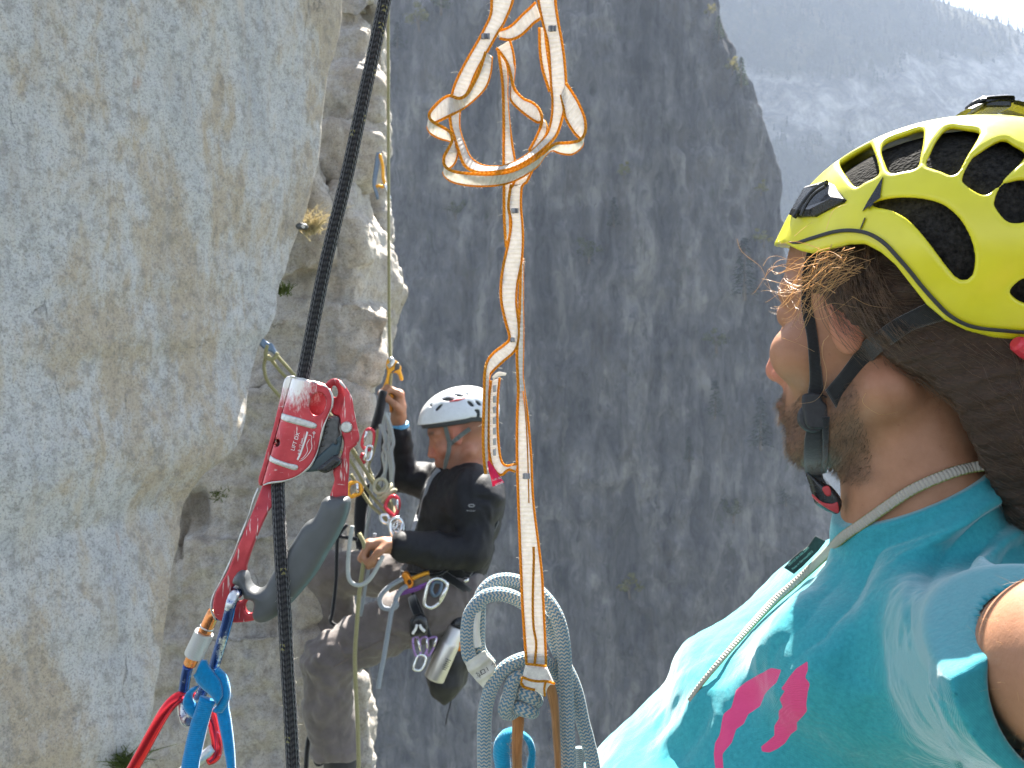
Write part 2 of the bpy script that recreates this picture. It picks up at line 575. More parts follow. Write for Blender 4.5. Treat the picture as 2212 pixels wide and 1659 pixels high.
def wall_grid(left, edge, back, ns, nt, wrap, N, amp, seed, rough=1.0):
    """a rock face from curve left to curve edge, rounded there and carried on along direction back"""
    e = spline(edge, nt); l = spline(left, nt)
    rows = []
    for s in np.linspace(0, 1, ns):
        rows.append(l+(e-l)*s)
    nw = int(ns*wrap)
    back = np.asarray(back, float)
    step = np.linalg.norm((e-l).mean(0))/ns
    dirn = (e-l); dirn /= np.linalg.norm(dirn, axis=1)[:, None]
    cur = e.copy(); bk = back/np.linalg.norm(back)
    for k in range(1, nw+1):
        w = min(1, k/(nw*.07))
        d = dirn*(1-w)+bk[None]*w
        d /= np.linalg.norm(d, axis=1)[:, None]
        cur = cur+d*step*(1+k*.02)
        rows.append(cur.copy())
    G = np.array(rows)
    gs = np.gradient(G, axis=0); gt = np.gradient(G, axis=1)
    nn = np.cross(gs, gt); nn /= np.linalg.norm(nn, axis=2)[:, :, None]+1e-9
    if (nn*np.asarray(N)).sum(2).mean() < 0: nn = -nn
    Pn = G.reshape(-1, 3)
    q = Pn*np.array((1, 1, .55))
    a = vfbm(q*1.7, 4, seed)*amp+vfbm(q*6, 4, seed+9)*amp*.33*rough
    rid = 1-np.abs(vfbm(Pn*np.array((7, 7, 1.1)), 3, seed+20))
    a += (rid-.75)*amp*.28*rough
    a += vfbm(Pn*24, 3, seed+31)*amp*.10*rough
    V = Pn+nn.reshape(-1, 3)*a[:, None]
    R, C = G.shape[:2]
    ii = np.arange(R*C).reshape(R, C)
    Fc = np.stack([ii[:-1, :-1], ii[:-1, 1:], ii[1:, 1:], ii[1:, :-1]], -1).reshape(-1, 4)
    return V, Fc

edge1 = D3([(745, -170, 2.78), (738, 0, 2.75), (724, 97, 2.73), (705, 160, 2.7), (690, 272, 2.67), (680, 340, 2.65), (668, 389, 2.62),
            (656, 452, 2.6), (632, 525, 2.57), (617, 583, 2.54), (600, 632, 2.52), (590, 705, 2.49), (562, 758, 2.47), (548, 840, 2.43),
            (535, 920, 2.38), (504, 976, 2.34), (462, 1012, 2.3), (427, 1040, 2.27), (388, 1094, 2.24), (382, 1166, 2.2), (370, 1218, 2.17),
            (360, 1295, 2.13), (339, 1387, 2.1), (329, 1449, 2.07), (319, 1500, 2.05), (308, 1567, 2.02), (283, 1639, 2.0), (250, 1760, 1.97), (215, 1900, 1.95)])
left1 = D3([(-420, -300, 1.5), (-420, 400, 1.5), (-420, 1000, 1.47), (-420, 2000, 1.45)])
V, Fc = wall_grid(left1, edge1, (-.5, 1, 0), 330, 420, .22, (.8, -.6, 0), .02, 3)
cliff = mesh_obj('granite_wall', V, Fc, M_granite)
tag(cliff, kind='structure')

# rock behind: a pile of big angular blocks fused into one face
def hull_block(front, d1, backp=None, d2=None, shift=(0, 0)):
    pts = [P(p[0], p[1], p[2] if len(p) > 2 else d1) for p in front]
    bp = backp if backp is not None else [(p[0]+shift[0], p[1]+shift[1]) for p in front]
    pts += [P(p[0], p[1], p[2] if len(p) > 2 else d2) for p in bp]
    return np.array(pts)
blocks = [
    hull_block([(560, 560), (640, 500), (700, 440), (736, 416), (768, 484), (784, 526), (768, 580), (766, 658), (700, 690), (560, 760)], 3.05,
               [(560, 500), (700, 400), (752, 398, 3.25), (795, 480, 3.4), (826, 531, 3.45), (857, 598, 3.5), (861, 626, 3.5), (848, 664, 3.4), (700, 700), (560, 760)], 3.8),
    hull_block([(530, 640), (770, 655), (835, 690), (822, 780), (790, 850), (640, 1000), (530, 1000)], 3.02,
               [(530, 640), (850, 640), (838, 700), (828, 780), (800, 840), (640, 1000)], 3.7),
    hull_block([(360, 900), (700, 820), (792, 860), (768, 1000), (745, 1120), (730, 1260), (300, 1300)], 2.98,
               [(360, 900), (800, 840), (775, 1000), (750, 1260), (300, 1300)], 3.8),
    hull_block([(220, 1180), (620, 1150), (735, 1200), (752, 1380), (700, 1400), (200, 1500)], 2.93,
               [(220, 1180), (740, 1200), (760, 1400), (200, 1500)], 3.7),
    hull_block([(200, 1380), (700, 1370), (765, 1418), (782, 1500), (792, 1580), (800, 1900), (150, 1900)], 2.9,
               [(200, 1380), (768, 1412), (793, 1470), (806, 1580), (815, 1900), (150, 1900)], 3.4),
    # boulders of the pillar above
    hull_block([(684, 292), (760, 286), (815, 300), (818, 350), (790, 385), (740, 392), (690, 370)], 3.2,
               [(690, 252), (790, 236), (836, 262), (838, 330), (800, 400), (690, 380)], 3.5),
    hull_block([(704, 160), (780, 158), (818, 172), (822, 235), (800, 262), (706, 256)], 3.3,
               [(720, 112), (778, 98), (806, 110), (832, 170), (830, 260), (710, 256)], 3.56),
    hull_block([(728, 66), (772, 66), (790, 84), (786, 150), (724, 150)], 3.4,
               [(735, 20), (780, 20), (800, 60), (800, 150), (726, 150)], 3.62),
    hull_block([(722, -200), (790, -200), (800, 10), (770, 40), (728, 30)], 3.45,
               [(740, -240), (820, -240), (815, 0), (728, 30)], 3.75),
    hull_block([(720, 380), (812, 330), (826, 420), (828, 560), (720, 560)], 3.62, None, 3.95),
    hull_block([(735, -260), (812, -260), (826, 60), (828, 300), (735, 340)], 3.66, None, 4.0),
    hull_block([(600, 400), (668, 350), (700, 430), (720, 560), (600, 600)], 2.98, None, 3.5),
]
bm = bmesh.new()
for b in blocks:
    b2 = bmesh.new()
    for p in b: b2.verts.new(Vector(p))
    bmesh.ops.convex_hull(b2, input=b2.verts[:])
    bmesh.ops.delete(b2, geom=[v for v in b2.verts if not v.link_faces], context='VERTS')
    tmp = bpy.data.meshes.new('tmp'); b2.to_mesh(tmp); b2.free()
    bm.from_mesh(tmp); bpy.data.meshes.remove(tmp)
me = bpy.data.meshes.new('rock'); bm.to_mesh(me); bm.free()
ro = bpy.data.objects.new('rock_tmp', me); COL.objects.link(ro)
rm = ro.modifiers.new('r', 'REMESH'); rm.mode = 'VOXEL'; rm.voxel_size = .011
dg = bpy.context.evaluated_depsgraph_get()
me2 = bpy.data.meshes.new_from_object(ro.evaluated_get(dg))
bpy.data.objects.remove(ro)
n = len(me2.vertices)
co = np.zeros(n*3, np.float32); me2.vertices.foreach_get('co', co); co = co.reshape(-1, 3)
no = np.zeros(n*3, np.float32); me2.vertices.foreach_get('normal', no); no = no.reshape(-1, 3)
q = co*np.array((1, 1, 1.2))
pu2 = co[:, 0]/co[:, 1]*F+1106; pv2 = 829.5-co[:, 2]/co[:, 1]*F
hole_ = np.exp(-((pu2-418)/26)**4-((pv2-1105)/40)**4)+.8*np.exp(-((pu2-386)/9)**4-((pv2-1160)/50)**4)
dsp = -.09*hole_+vfbm(q*3.2, 3, 5)*.026+np.abs(vfbm(q*7.5, 3, 35))*.018+vfbm(q*11, 4, 15)*.017+vfbm(q*42, 3, 25)*.006
co = co+no*dsp[:, None]
me2.vertices.foreach_set('co', co.astype(np.float32).ravel())
me2.polygons.foreach_set('use_smooth', [True]*len(me2.polygons))
me2.materials.clear(); me2.materials.append(M_granite2)
me2.name = 'rock_ledges'
rl = bpy.data.objects.new('rock_ledges', me2); COL.objects.link(rl)
tag(rl, kind='structure')

# far cliff across the gorge
mc = Mat('far cliff rock')
v = mc.map((1, 1, .30)); v2 = mc.map((1, 1, .8)); v3 = mc.map((1, 1, .12))
f = mc.math('MULTIPLY_ADD', mc.noise(v, .16, 9, .68, .5), .6, mc.math('MULTIPLY', mc.noise(v2, .07, 8, .66, .4), .42))
c = mc.ramp(f, [(.37, (.045, .042, .042)), (.45, (.13, .122, .121)), (.53, (.215, .203, .20)), (.61, (.40, .375, .35))])
c = mc.mix(mc.ramp(mc.noise(v3, .42, 7, .62, .4), [(.52, 0.), (.66, .6)]), c, (.03, .029, .030))
c = mc.mix(mc.ramp(mc.noise(v3, .30, 6, .6, .3), [(.60, 0.), (.72, .6)]), c, (.30, .275, .24))
c = mc.mix(mc.ramp(mc.noise(mc.map((1, 1, .4)), .11, 6, .7), [(.55, 0.), (.68, .6)]), c, (.125, .098, .068))
c = mc.mix(mc.ramp(mc.noise(mc.map((1, 1, .6)), .19, 7, .72), [(.60, 0.), (.68, .6)]), c, (.065, .08, .035))
mc.col(c); mc.p(Roughness=.95, Specular_IOR_Level=.1)
mc.bump(mc.noise(v, .35, 10, .74), 1.0, 6.0)
M_far = mc.m
DF = 250.0
e2 = D3([(1440, -420), (1490, -130), (1515, 0), (1545, 80), (1562, 130), (1598, 190), (1615, 240), (1640, 330), (1652, 450), (1662, 560), (1675, 700),
         (1705, 900), (1765, 1100), (1850, 1400), (1950, 1700), (2050, 2300)], DF)
l2 = D3([(620, 110), (640, 200), (650, 400), (650, 800), (650, 1500), (640, 2300)], DF+12)
def far_cliff():
    ns, nt = 330, 300
    e = spline(e2, nt); l = spline(l2, nt)
    # top line drops to the left so that the slope behind shows
    rows = [l+(e-l)*s for s in np.linspace(0, 1, ns)]
    cur = e.copy()
    for k in range(1, 60):
        w = min(1, k/14)
        d = np.array((1-w, .25+w, 0)); d /= np.linalg.norm(d)
        cur = cur+d*.6*(1+.06*k)
        rows.append(cur.copy())
    G = np.array(rows); Pn = G.reshape(-1, 3)
    X = Pn*np.array((1, 1, .22))
    a = vfbm(X*.022, 4, 41)*10+vfbm(X*.09, 4, 43)*4.2
    rid = np.abs(vfbm(Pn*np.array((.10, .10, .018)), 4, 47))
    a += -rid*5+vfbm(Pn*.30, 3, 50)*1.3
    led = np.abs(vfbm(Pn*np.array((.02, .02, .11)), 3, 57)); a += led*2.0
    V = Pn.copy()
    V[:, 1] -= a
    V[:, 0] += vfbm(Pn*np.array((.05, .05, .05)), 4, 60)*2.6*(np.repeat(np.arange(len(rows)), nt) > ns-12)
    R, C = G.shape[:2]
    ii = np.arange(R*C).reshape(R, C)
    Fc = np.stack([ii[:-1, :-1], ii[:-1, 1:], ii[1:, 1:], ii[1:, :-1]], -1).reshape(-1, 4)
    return V, Fc, G
V, Fc, G2 = far_cliff()
tag(mesh_obj('far_cliff', V, Fc, M_far), kind='structure')
Vfar = V.reshape(G2.shape)

# mountain behind
mm = Mat('mountain slope')
v = mm.map((1, 1, 1.0))
rockc = mm.ramp(mm.noise(v, .035, 9, .7, .4), [(.38, (.09, .087, .085)), (.5, (.22, .21, .20)), (.6, (.42, .40, .37))])
grn = mm.ramp(mm.noise(v, .03, 7, .65), [(.38, (.018, .026, .016)), (.52, (.036, .042, .02)), (.68, (.085, .075, .035))])
mm.col(mm.mix(mm.attr('wood'), rockc, grn))
mm.p(Roughness=.95, Specular_IOR_Level=.1)
mm.bump(mm.noise(v, .08, 8, .7), .9, 14.0)
M_mtn = mm.m
RU = np.array([500, 900, 1200, 1500, 1700, 1900, 2023, 2068, 2103, 2155, 2212, 2330, 2500, 2800], float)
RV = np.array([-420, -380, -330, -260, -200, -90, 0, 16, 32, 46, 72, 120, 175, 240], float)
def wood_at(u, v):
    n1 = 40*math.sin(u*.011+1.3)+25*math.sin(u*.027)
    rock_lo = np.interp(u, [1500, 1700, 1900, 2100, 2212, 2500], [150, 160, 175, 110, 92, 80])+n1*.3
    rock_hi = np.interp(u, [1500, 1700, 1900, 2100, 2212, 2500], [270, 290, 300, 250, 250, 300])+n1
    return rock_lo, rock_hi
def mountain():
    us = np.linspace(500, 2900, 210); ts = np.linspace(0, 1, 170)
    U, T = np.meshgrid(us, ts, indexing='ij')
    vt = np.interp(U, RU, RV)
    Vp = vt+(1500-vt)*T
    dep = 1000-430*T**.75
    X = (U-1106)/F*dep; Zp = (829.5-Vp)/F*dep; Y = dep
    Pn = np.stack([X, Y, Zp], -1).reshape(-1, 3)
    a = vfbm(Pn*.006, 4, 71)*26+vfbm(Pn*.02, 4, 75)*11+vfbm(Pn*.07, 3, 79)*4
    Tf = T.reshape(-1)
    a *= np.clip(Tf*6, .0, 1)
    Pn[:, 1] += a
    Pn[:, 2] += a*.35
    lo = np.interp(U, [1500, 1700, 1900, 2100, 2212, 2500], [150, 165, 180, 110, 92, 80]); hi = np.interp(U, [1500, 1700, 1900, 2100, 2212, 2500], [275, 300, 320, 255, 260, 300])
    nz = (vfbm(Pn*.02, 4, 90)*38).reshape(U.shape)
    x = Vp+nz
    wood = 1-np.clip((x-lo+14)/28, 0, 1)*np.clip((hi-x+30)/60, 0, 1)
    low = np.clip((x-500)/150, 0, 1)*.55
    wood = np.clip(wood-low, 0, 1)
    R, C = U.shape
    ii = np.arange(R*C).reshape(R, C)
    Fc = np.stack([ii[:-1, :-1], ii[1:, :-1], ii[1:, 1:], ii[:-1, 1:]], -1).reshape(-1, 4)
    return Pn, Fc, wood.reshape(-1), U, Vp
Pm, Fm, wood, Um, Vm = mountain()
tag(mesh_obj('mountain', Pm, Fm, M_mtn, attrs={'wood': wood}), kind='structure')

# conifer wood on the mountain: one mass
def conifer(mb, p, h, r, rng, tiers=5):
    z0 = 0
    nseg = 6
    mb.add(*tube(np.array([(0, 0, -h*.05), (0, 0, h*.3)])+p, r*.09, 4, cap=False)[:2])
    for k in range(tiers):
        t = k/tiers
        zb = h*(.12+.8*t); zt = zb+h*.30*(1-t*.35)
        rr = r*(1-t)**.8*rng.uniform(.8, 1.15)+r*.05
        an = np.arange(nseg)/nseg*2*math.pi+rng.uniform(0, 6)
        rad = rr*np.array([rng.uniform(.7, 1.2) for _ in range(nseg)])
        ring = np.c_[np.cos(an)*rad, np.sin(an)*rad, zb-rr*.3*np.array([rng.uniform(.4, 1.2) for _ in range(nseg)])]
        V = np.vstack([ring, [(0, 0, min(h, zt))]])+p
        mb.add(V, [[i, (i+1) % nseg, nseg] for i in range(nseg)])
def foliage(name, c1, c2, sc):
    m = Mat(name)
    m.col(m.ramp(m.noise(m.map(), sc, 3), [(.35, c1), (.65, c2)])); m.p(Roughness=.9, Specular_IOR_Level=.1)
    m.translucent(.3, c2)
    return m.m
M_wood = foliage('conifer wood', (.012, .02, .011), (.038, .044, .02), .02)
rng = random.Random(5)
mb = MB()
cand = []
grid = Pm.reshape(Um.shape+(3,)); wgrid = wood.reshape(Um.shape)
for _ in range(9000):
    i = rng.randrange(80, Um.shape[0]-40); j = rng.randrange(0, 100)
    if wgrid[i, j] > .55 and Vm[i, j] < 620 and Um[i, j] > 1400 and rng.random() < .7:
        g = grid[i, j]+(grid[i+1, j+1]-grid[i, j])*rng.random()
        cand.append(g)
for i in range(100, Um.shape[0]-30):
    for _ in range(2): cand.append(grid[i, 0]+(grid[i+1, 0]-grid[i, 0])*rng.random()+np.array((0, rng.uniform(0, 6), -1)))
for g in cand:
    h = rng.uniform(7, 15)
    conifer(mb, g-np.array((0, 0, .6)), h, h*rng.uniform(.13, .19), rng, 3)
tag(mb.build('conifer_wood', M_wood, smooth=False), kind='stuff')

# trees and bushes clinging to the far cliff: each one a thing
M_bark = plain('bark', (.12, .09, .065), .9, scale=3)
M_fol = [foliage('dark conifer foliage', (.02, .035, .018), (.06, .075, .03), 1.5), foliage('yellow green leaves', (.10, .11, .025), (.24, .20, .05), 1.5), foliage('olive leaves', (.05, .065, .025), (.13, .125, .05), 1.5)]
def cliff_tree_parts(kind, seed):
    rng = random.Random(seed)
    tr, cr = MB(), MB()
    if kind == 0:
        h = 1.0
        tr.add(*tube(np.array([(0, 0, -.05), (.02, 0, .4), (0, 0, .9)]), np.array([.035, .025, .008]), 6))
        for k in range(460):
            t = rng.random()**1.15
            a = rng.uniform(0, 6.28); R = .21*(1-t)**.75*rng.uniform(.35, 1.1)+.012
            p = np.array((math.cos(a)*R, math.sin(a)*R, .1+.9*t-R*.25))
            s = rng.uniform(.022, .05)
            d1 = np.array((math.cos(a), math.sin(a), -.35))*s*1.7; d2 = np.array((-math.sin(a), math.cos(a), rng.uniform(-.5, .5)))*s
            cr.add([p-d2*.6, p+d1, p+d2*.6, p-d1*.5], [[0, 1, 2, 3]])
    else:
        tr.add(*tube(np.array([(0, 0, -.1), (.05, 0, .25), (.0, 0, .55)]), np.array([.04, .03, .012]), 6))
        for q in ((.18, .05, .5), (-.2, .08, .55), (.05, -.15, .7)):
            tr.add(*tube(np.array([(.03, 0, .2), (q[0]*.6, q[1]*.6, q[2]*.8), q]), np.array([.022, .014, .006]), 5))
        cl = [(rng.uniform(-.32, .32), rng.uniform(-.25, .25), rng.uniform(.25, .85), rng.uniform(.10, .2)) for _ in range(11)]
        for c in cl:
            for k in range(46):
                a = np.array([rng.gauss(0, 1) for _ in range(3)]); a /= np.linalg.norm(a)
                p = np.array(c[:3])+a*c[3]*rng.uniform(.4, 1.1)
                s = rng.uniform(.025, .05)
                b = np.cross(a, (rng.random(), rng.random(), 1)); b /= np.linalg.norm(b); e = np.cross(a, b)
                cr.add([p-b*s, p+e*s, p+b*s, p-e*s], [[0, 1, 2, 3]])
    return tr, cr
proto = {}
def cliff_tree(u, v, hpx, kind, label, lean=0.0, onedge=False, group='trees on the far cliff'):
    # find the cliff surface at this direction
    P2 = Vfar.reshape(-1, 3)
    du = (P2[:, 0]/P2[:, 1])*F+1106-u; dv = 829.5-(P2[:, 2]/P2[:, 1])*F-v
    e2_ = du*du+dv*dv
    cand = np.nonzero(e2_ < max(60, e2_.min()*1.5))[0]
    k = cand[np.argmin(P2[cand, 1])]
    base = P2[k]+np.array((0, -.9, 0))
    key = kind
    if key not in proto:
        tr, cr = cliff_tree_parts(kind, 7+kind)
        a = tr.build('trunk', M_bark); b = cr.build('crown', M_fol[kind], smooth=False)
        proto[key] = (a, b)
        first = True
    else: first = False
    t = thing('pine_tree' if kind == 0 else 'cliff_bush', label, 'tree' if kind == 0 else 'bush', base, group if kind == 0 else 'bushes on the far cliff')
    h = hpx/F*base[1]
    t.scale = (h*(1.25 if kind else 1), h*(1.25 if kind else 1), h); t.rotation_euler = (0, lean, u*1.7)
    for o in proto[key]:
        c = o if first else o.copy()
        if not first: COL.objects.link(c)
        c.parent = t; c.matrix_parent_inverse = Matrix.Identity(4)
    return t
cliff_tree(1592, 186, 62, 0, 'narrow dark pine standing out on the right edge of the far cliff')
cliff_tree(1581, 158, 40, 1, 'yellow green bush on the cliff edge beside the narrow pine')
cliff_tree(1545, 90, 52, 0, 'dark pine on the upper cliff edge above the yellow bush')
cliff_tree(1528, 40, 26, 1, 'small yellowish bush at the top of the cliff edge')
cliff_tree(1612, 640, 130, 0, 'tallest dark pine on the cliff to the left of the forehead')
cliff_tree(1318, 490, 62, 0, 'dark pine growing in a crack in the middle of the far cliff')
cliff_tree(1268, 560, 55, 2, 'olive bush in the middle of the far cliff, right of the white sling')
cliff_tree(1640, 960, 110, 0, 'dark pine on the cliff just left of the chin')
cliff_tree(1548, 905, 80, 0, 'dark pine low on the cliff between the two climbers')
cliff_tree(1540, 760, 62, 2, 'olive bush on the cliff above the lower pines')
cliff_tree(1585, 1130, 60, 2, 'olive bush on the cliff below the chin of the near climber')
cliff_tree(1482, 1000, 52, 0, 'small dark pine on a ledge of the lower far cliff')
cliff_tree(1355, 1290, 60, 1, 'yellow green bush low on the far cliff above the grey rope')
cliff_tree(985, 470, 45, 2, 'olive bush on the far cliff left of the hanging white sling')
cliff_tree(1690, 1090, 70, 0, 'dark pine on the cliff under the chin strap buckle')
cliff_tree(1350, 380, 34, 1, 'small autumn yellow bush high on the far cliff')
cliff_tree(900, 62, 60, 1, 'yellow green bush on the cliff top right of the black rope')
cliff_tree(960, 30, 60, 2, 'olive bush on the cliff top at the edge of the picture')
cliff_tree(862, 98, 55, 0, 'dark pine on the left end of the cliff top')
cliff_tree(1640, 420, 36, 1, 'yellowish bush on the right cliff edge level with the helmet')
cliff_tree(1652, 530, 40, 1, 'autumn coloured bush on the right cliff edge by the forehead')

# valley floor far below and the near mountain side under the climbers
mg = Mat('valley forest floor')
v = mg.map()
mg.col(mg.ramp(mg.noise(v, .02, 7, .65), [(.35, (.04, .055, .03)), (.55, (.09, .10, .05)), (.7, (.22, .21, .18))])); mg.p(Roughness=.95)
xs = np.linspace(-1100, 2100, 60); ys_ = np.linspace(-200, 1250, 60)
X, Y = np.meshgrid(xs, ys_, indexing='ij')
Zg = -190+vfbm(np.stack([X, Y, X*0], -1).reshape(-1, 3)*.004, 3, 99).reshape(X.shape)*9
ii = np.arange(3600).reshape(60, 60)
tag(mesh_obj('valley_floor', np.stack([X, Y, Zg], -1).reshape(-1, 3), np.stack([ii[:-1, :-1], ii[1:, :-1], ii[1:, 1:], ii[:-1, 1:]], -1).reshape(-1, 4), mg.m), kind='structure')

# the air of the gorge
V, Fc = box_mesh((500, 520, 140), 9000 if False else 3400, 1500, 760)
mh = bpy.data.materials.new('haze'); mh.use_nodes = True
nt = mh.node_tree; nt.nodes.remove(nt.nodes['Principled BSDF'])
pv = nt.nodes.new('ShaderNodeVolumePrincipled')
pv.inputs['Color'].default_value = (.66, .78, 1.0, 1)
pv.inputs['Density'].default_value = .00021
pv.inputs['Anisotropy'].default_value = .0
nt.links.new(pv.outputs[0], nt.nodes['Material Output'].inputs['Volume'])
hz = mesh_obj('haze', V, Fc, mh, smooth=False)
tag(hz, kind='stuff')
# ------------------------------------------------------------------ GEAR IN THE FOREGROUND
def ZR(w, rows):
    a, b, s = ZM[w]
    return [(a+r[0]*s, b+r[1]*s, a+r[2]*s, b+r[3]*s)+tuple(r[4:]) for r in rows]
def Z3(w, pts, d=None):
    return D3(Z(w, pts), d)
def oval(c, a, b, tilt=0, n=20):
    t = math.radians(tilt)
    return [(c[0]+a*math.cos(k)*math.cos(t)-b*math.sin(k)*math.sin(t), c[1]+a*math.cos(k)*math.sin(t)+b*math.sin(k)*math.cos(t)) for k in [i/n*2*math.pi for i in range(n)]]

def text_mesh(name, s, p0, p1, size, d, mat, parent, depth=.00015, mirror=False):
    """lettering that starts at picture point p0 and runs towards p1, standing at depth d, letter height size (picture units)"""
    cu = bpy.data.curves.new(name, 'FONT'); cu.body = s; cu.size = 1; cu.extrude = .02
    cu.resolution_u = 3
    ob = bpy.data.objects.new(name, cu); COL.objects.link(ob)
    dgx = bpy.context.evaluated_depsgraph_get()
    me = bpy.data.meshes.new_from_object(ob.evaluated_get(dgx))
    bpy.data.objects.remove(ob); bpy.data.curves.remove(cu)
    a, b = P(*p0, d), P(*p1, d)
    x = b-a; x /= np.linalg.norm(x); y = np.array((-x[2], 0, x[0]))
    if mirror: y = -y
    S = size*mpp(d)*1.42
    V = np.array([v.co[:] for v in me.vertices])
    W = a+V[:, :1]*S*x+V[:, 1:2]*S*y+V[:, 2:3]*np.array((0, -1, 0))*depth/.02
    Fc = [list(p.vertices) for p in me.polygons]
    bpy.data.meshes.remove(me)
    return mesh_obj(name, W, Fc, mat, parent, smooth=False)

def fuzz(mb, pts, n, length, r, rng, spread=1.0):
    """fine loose fibres standing off a line"""
    pts = np.asarray(pts)
    for _ in range(n):
        p = pts[rng.randrange(len(pts))]
        a = np.array([rng.gauss(0, 1), rng.gauss(0, .6), rng.gauss(0, 1)]); a /= np.linalg.norm(a)
        b = np.array([rng.gauss(0, 1) for _ in range(3)]); L = length*rng.uniform(.3, 1.2)
        q = np.array([p, p+a*L*.4, p+a*L*.75+b*L*.15*spread, p+a*L+b*L*.4*spread])
        mb.add(*tube(spline(q, n=6), r, 3, cap=False))

# ---- materials
def red_alu():
    m = Mat('worn red anodised aluminium')
    v = m.map()
    geo = m.n('NewGeometry')
    edge = m.ramp(geo.outputs['Pointiness'], [(.75, 0.), (.85, .5)])
    sepz = m.n('SeparateXYZ'); m.L.new(v, sepz.inputs[0])
    # the top of the sheet is rubbed bare
    ax = m.math('ADD', m.math('MULTIPLY', sepz.outputs[2], .97), m.math('MULTIPLY', sepz.outputs[0], .23))
    top = m.n('MapRange'); m.L.new(ax, top.inputs[0]); top.inputs[1].default_value = -.062; top.inputs[2].default_value = -.034
    nz = m.noise(m.map((1, 1, .45)), 420, 6, .7)
    xm = m.n('MapRange'); m.L.new(sepz.outputs[0], xm.inputs[0]); xm.inputs[1].default_value = -.130; xm.inputs[2].default_value = -.150
    wear = m.ramp(m.math('ADD', m.math('MULTIPLY', m.math('MULTIPLY', top.outputs[0], xm.outputs[0]), .58), m.math('MULTIPLY', nz, .75)), [(.56, 0.), (.84, .95)])
    scr = m.n('TexNoise'); scr.inputs['Scale'].default_value = 60; scr.inputs['Detail'].default_value = 8
    m.L.new(m.map((9, 1, 1.2), rot=(0, .7, 0)), scr.inputs['Vector'])
    s1 = m.ramp(scr.outputs[0], [(.62, 0.), (.68, .6)])
    s2 = m.ramp(m.noise(m.map((1.2, 1, 9), rot=(0, .35, 0)), 55, 8, .65), [(.63, 0.), (.68, .55)])
    w = m.math('MAXIMUM', m.math('MAXIMUM', edge, wear), m.math('MAXIMUM', s1, s2))
    w = m.math('MAXIMUM', w, m.ramp(m.noise(v, 900, 2), [(.80, 0.), (.84, .5)]))
    redc = m.ramp(m.noise(v, 90, 4), [(.3, (.34, .032, .042)), (.7, (.50, .062, .072))])
    m.col(m.mix(w, redc, (.66, .65, .62)))
    m.p(Metallic=m.math('MULTIPLY_ADD', w, .25, .55), Roughness=m.math('MULTIPLY_ADD', m.noise(v, 200, 4), .22, .27))
    m.bump(nz, .08, .0004)
    return m.m
M_red = red_alu()
M_silver = plain('bare worn aluminium', (.52, .52, .50), .38, .75, .15, 300, .2, .0003)
def brushed(name, c, wearc, amt, sc=170):
    m = Mat(name)
    v = m.map()
    w = m.ramp(m.noise(v, sc, 7, .72, .3), [(amt, 0.), (amt+.09, 1.)])
    m.col(m.mix(w, c, wearc)); m.p(Metallic=.85, Roughness=m.math('MULTIPLY_ADD', w, .15, .22))
    m.bump(m.noise(v, 500, 3), .12, .0003)
    return m.m
M_bluealu = brushed('scuffed blue aluminium', (.035, .07, .22), (.60, .62, .62), .53, 42)
M_redalu2 = brushed('red carabiner aluminium', (.62, .03, .04), (.7, .6, .58), .66)
M_copper = brushed('copper coloured gate', (.60, .23, .08), (.62, .38, .22), .62)
def knurl():
    m = Mat('knurled steel sleeve')
    u, vv = m.uv()
    a = m.math('SINE', m.math('ADD', m.math('MULTIPLY', u, 2*math.pi*26), m.math('MULTIPLY', vv, 4200)))
    b = m.math('SINE', m.math('SUBTRACT', m.math('MULTIPLY', u, 2*math.pi*26), m.math('MULTIPLY', vv, 4200)))
    h = m.math('MULTIPLY', a, b)
    m.col(m.ramp(h, [(.0, (.50, .50, .49)), (.6, (.74, .73, .71))])); m.p(Metallic=.85, Roughness=.35)
    m.bump(h, .7, .0006)
    return m.m
M_knurl = knurl()
M_rubber = plain('grey moulded rubber', (.075, .08, .082), .48, 0, .1, 60, .12, .0004)
M_camsteel = plain('dark cast steel', (.10, .10, .10), .42, .7, .25, 260, .35, .0004)
M_lever = plain('dark teal plastic', (.03, .055, .065), .4, 0, .15, 120, .1, .0003)
M_blackpl = plain('glossy black plastic', (.012, .013, .015), .28, 0, .1, 200, .1, .0002)
M_white = plain('white print', (.75, .74, .72), .7)

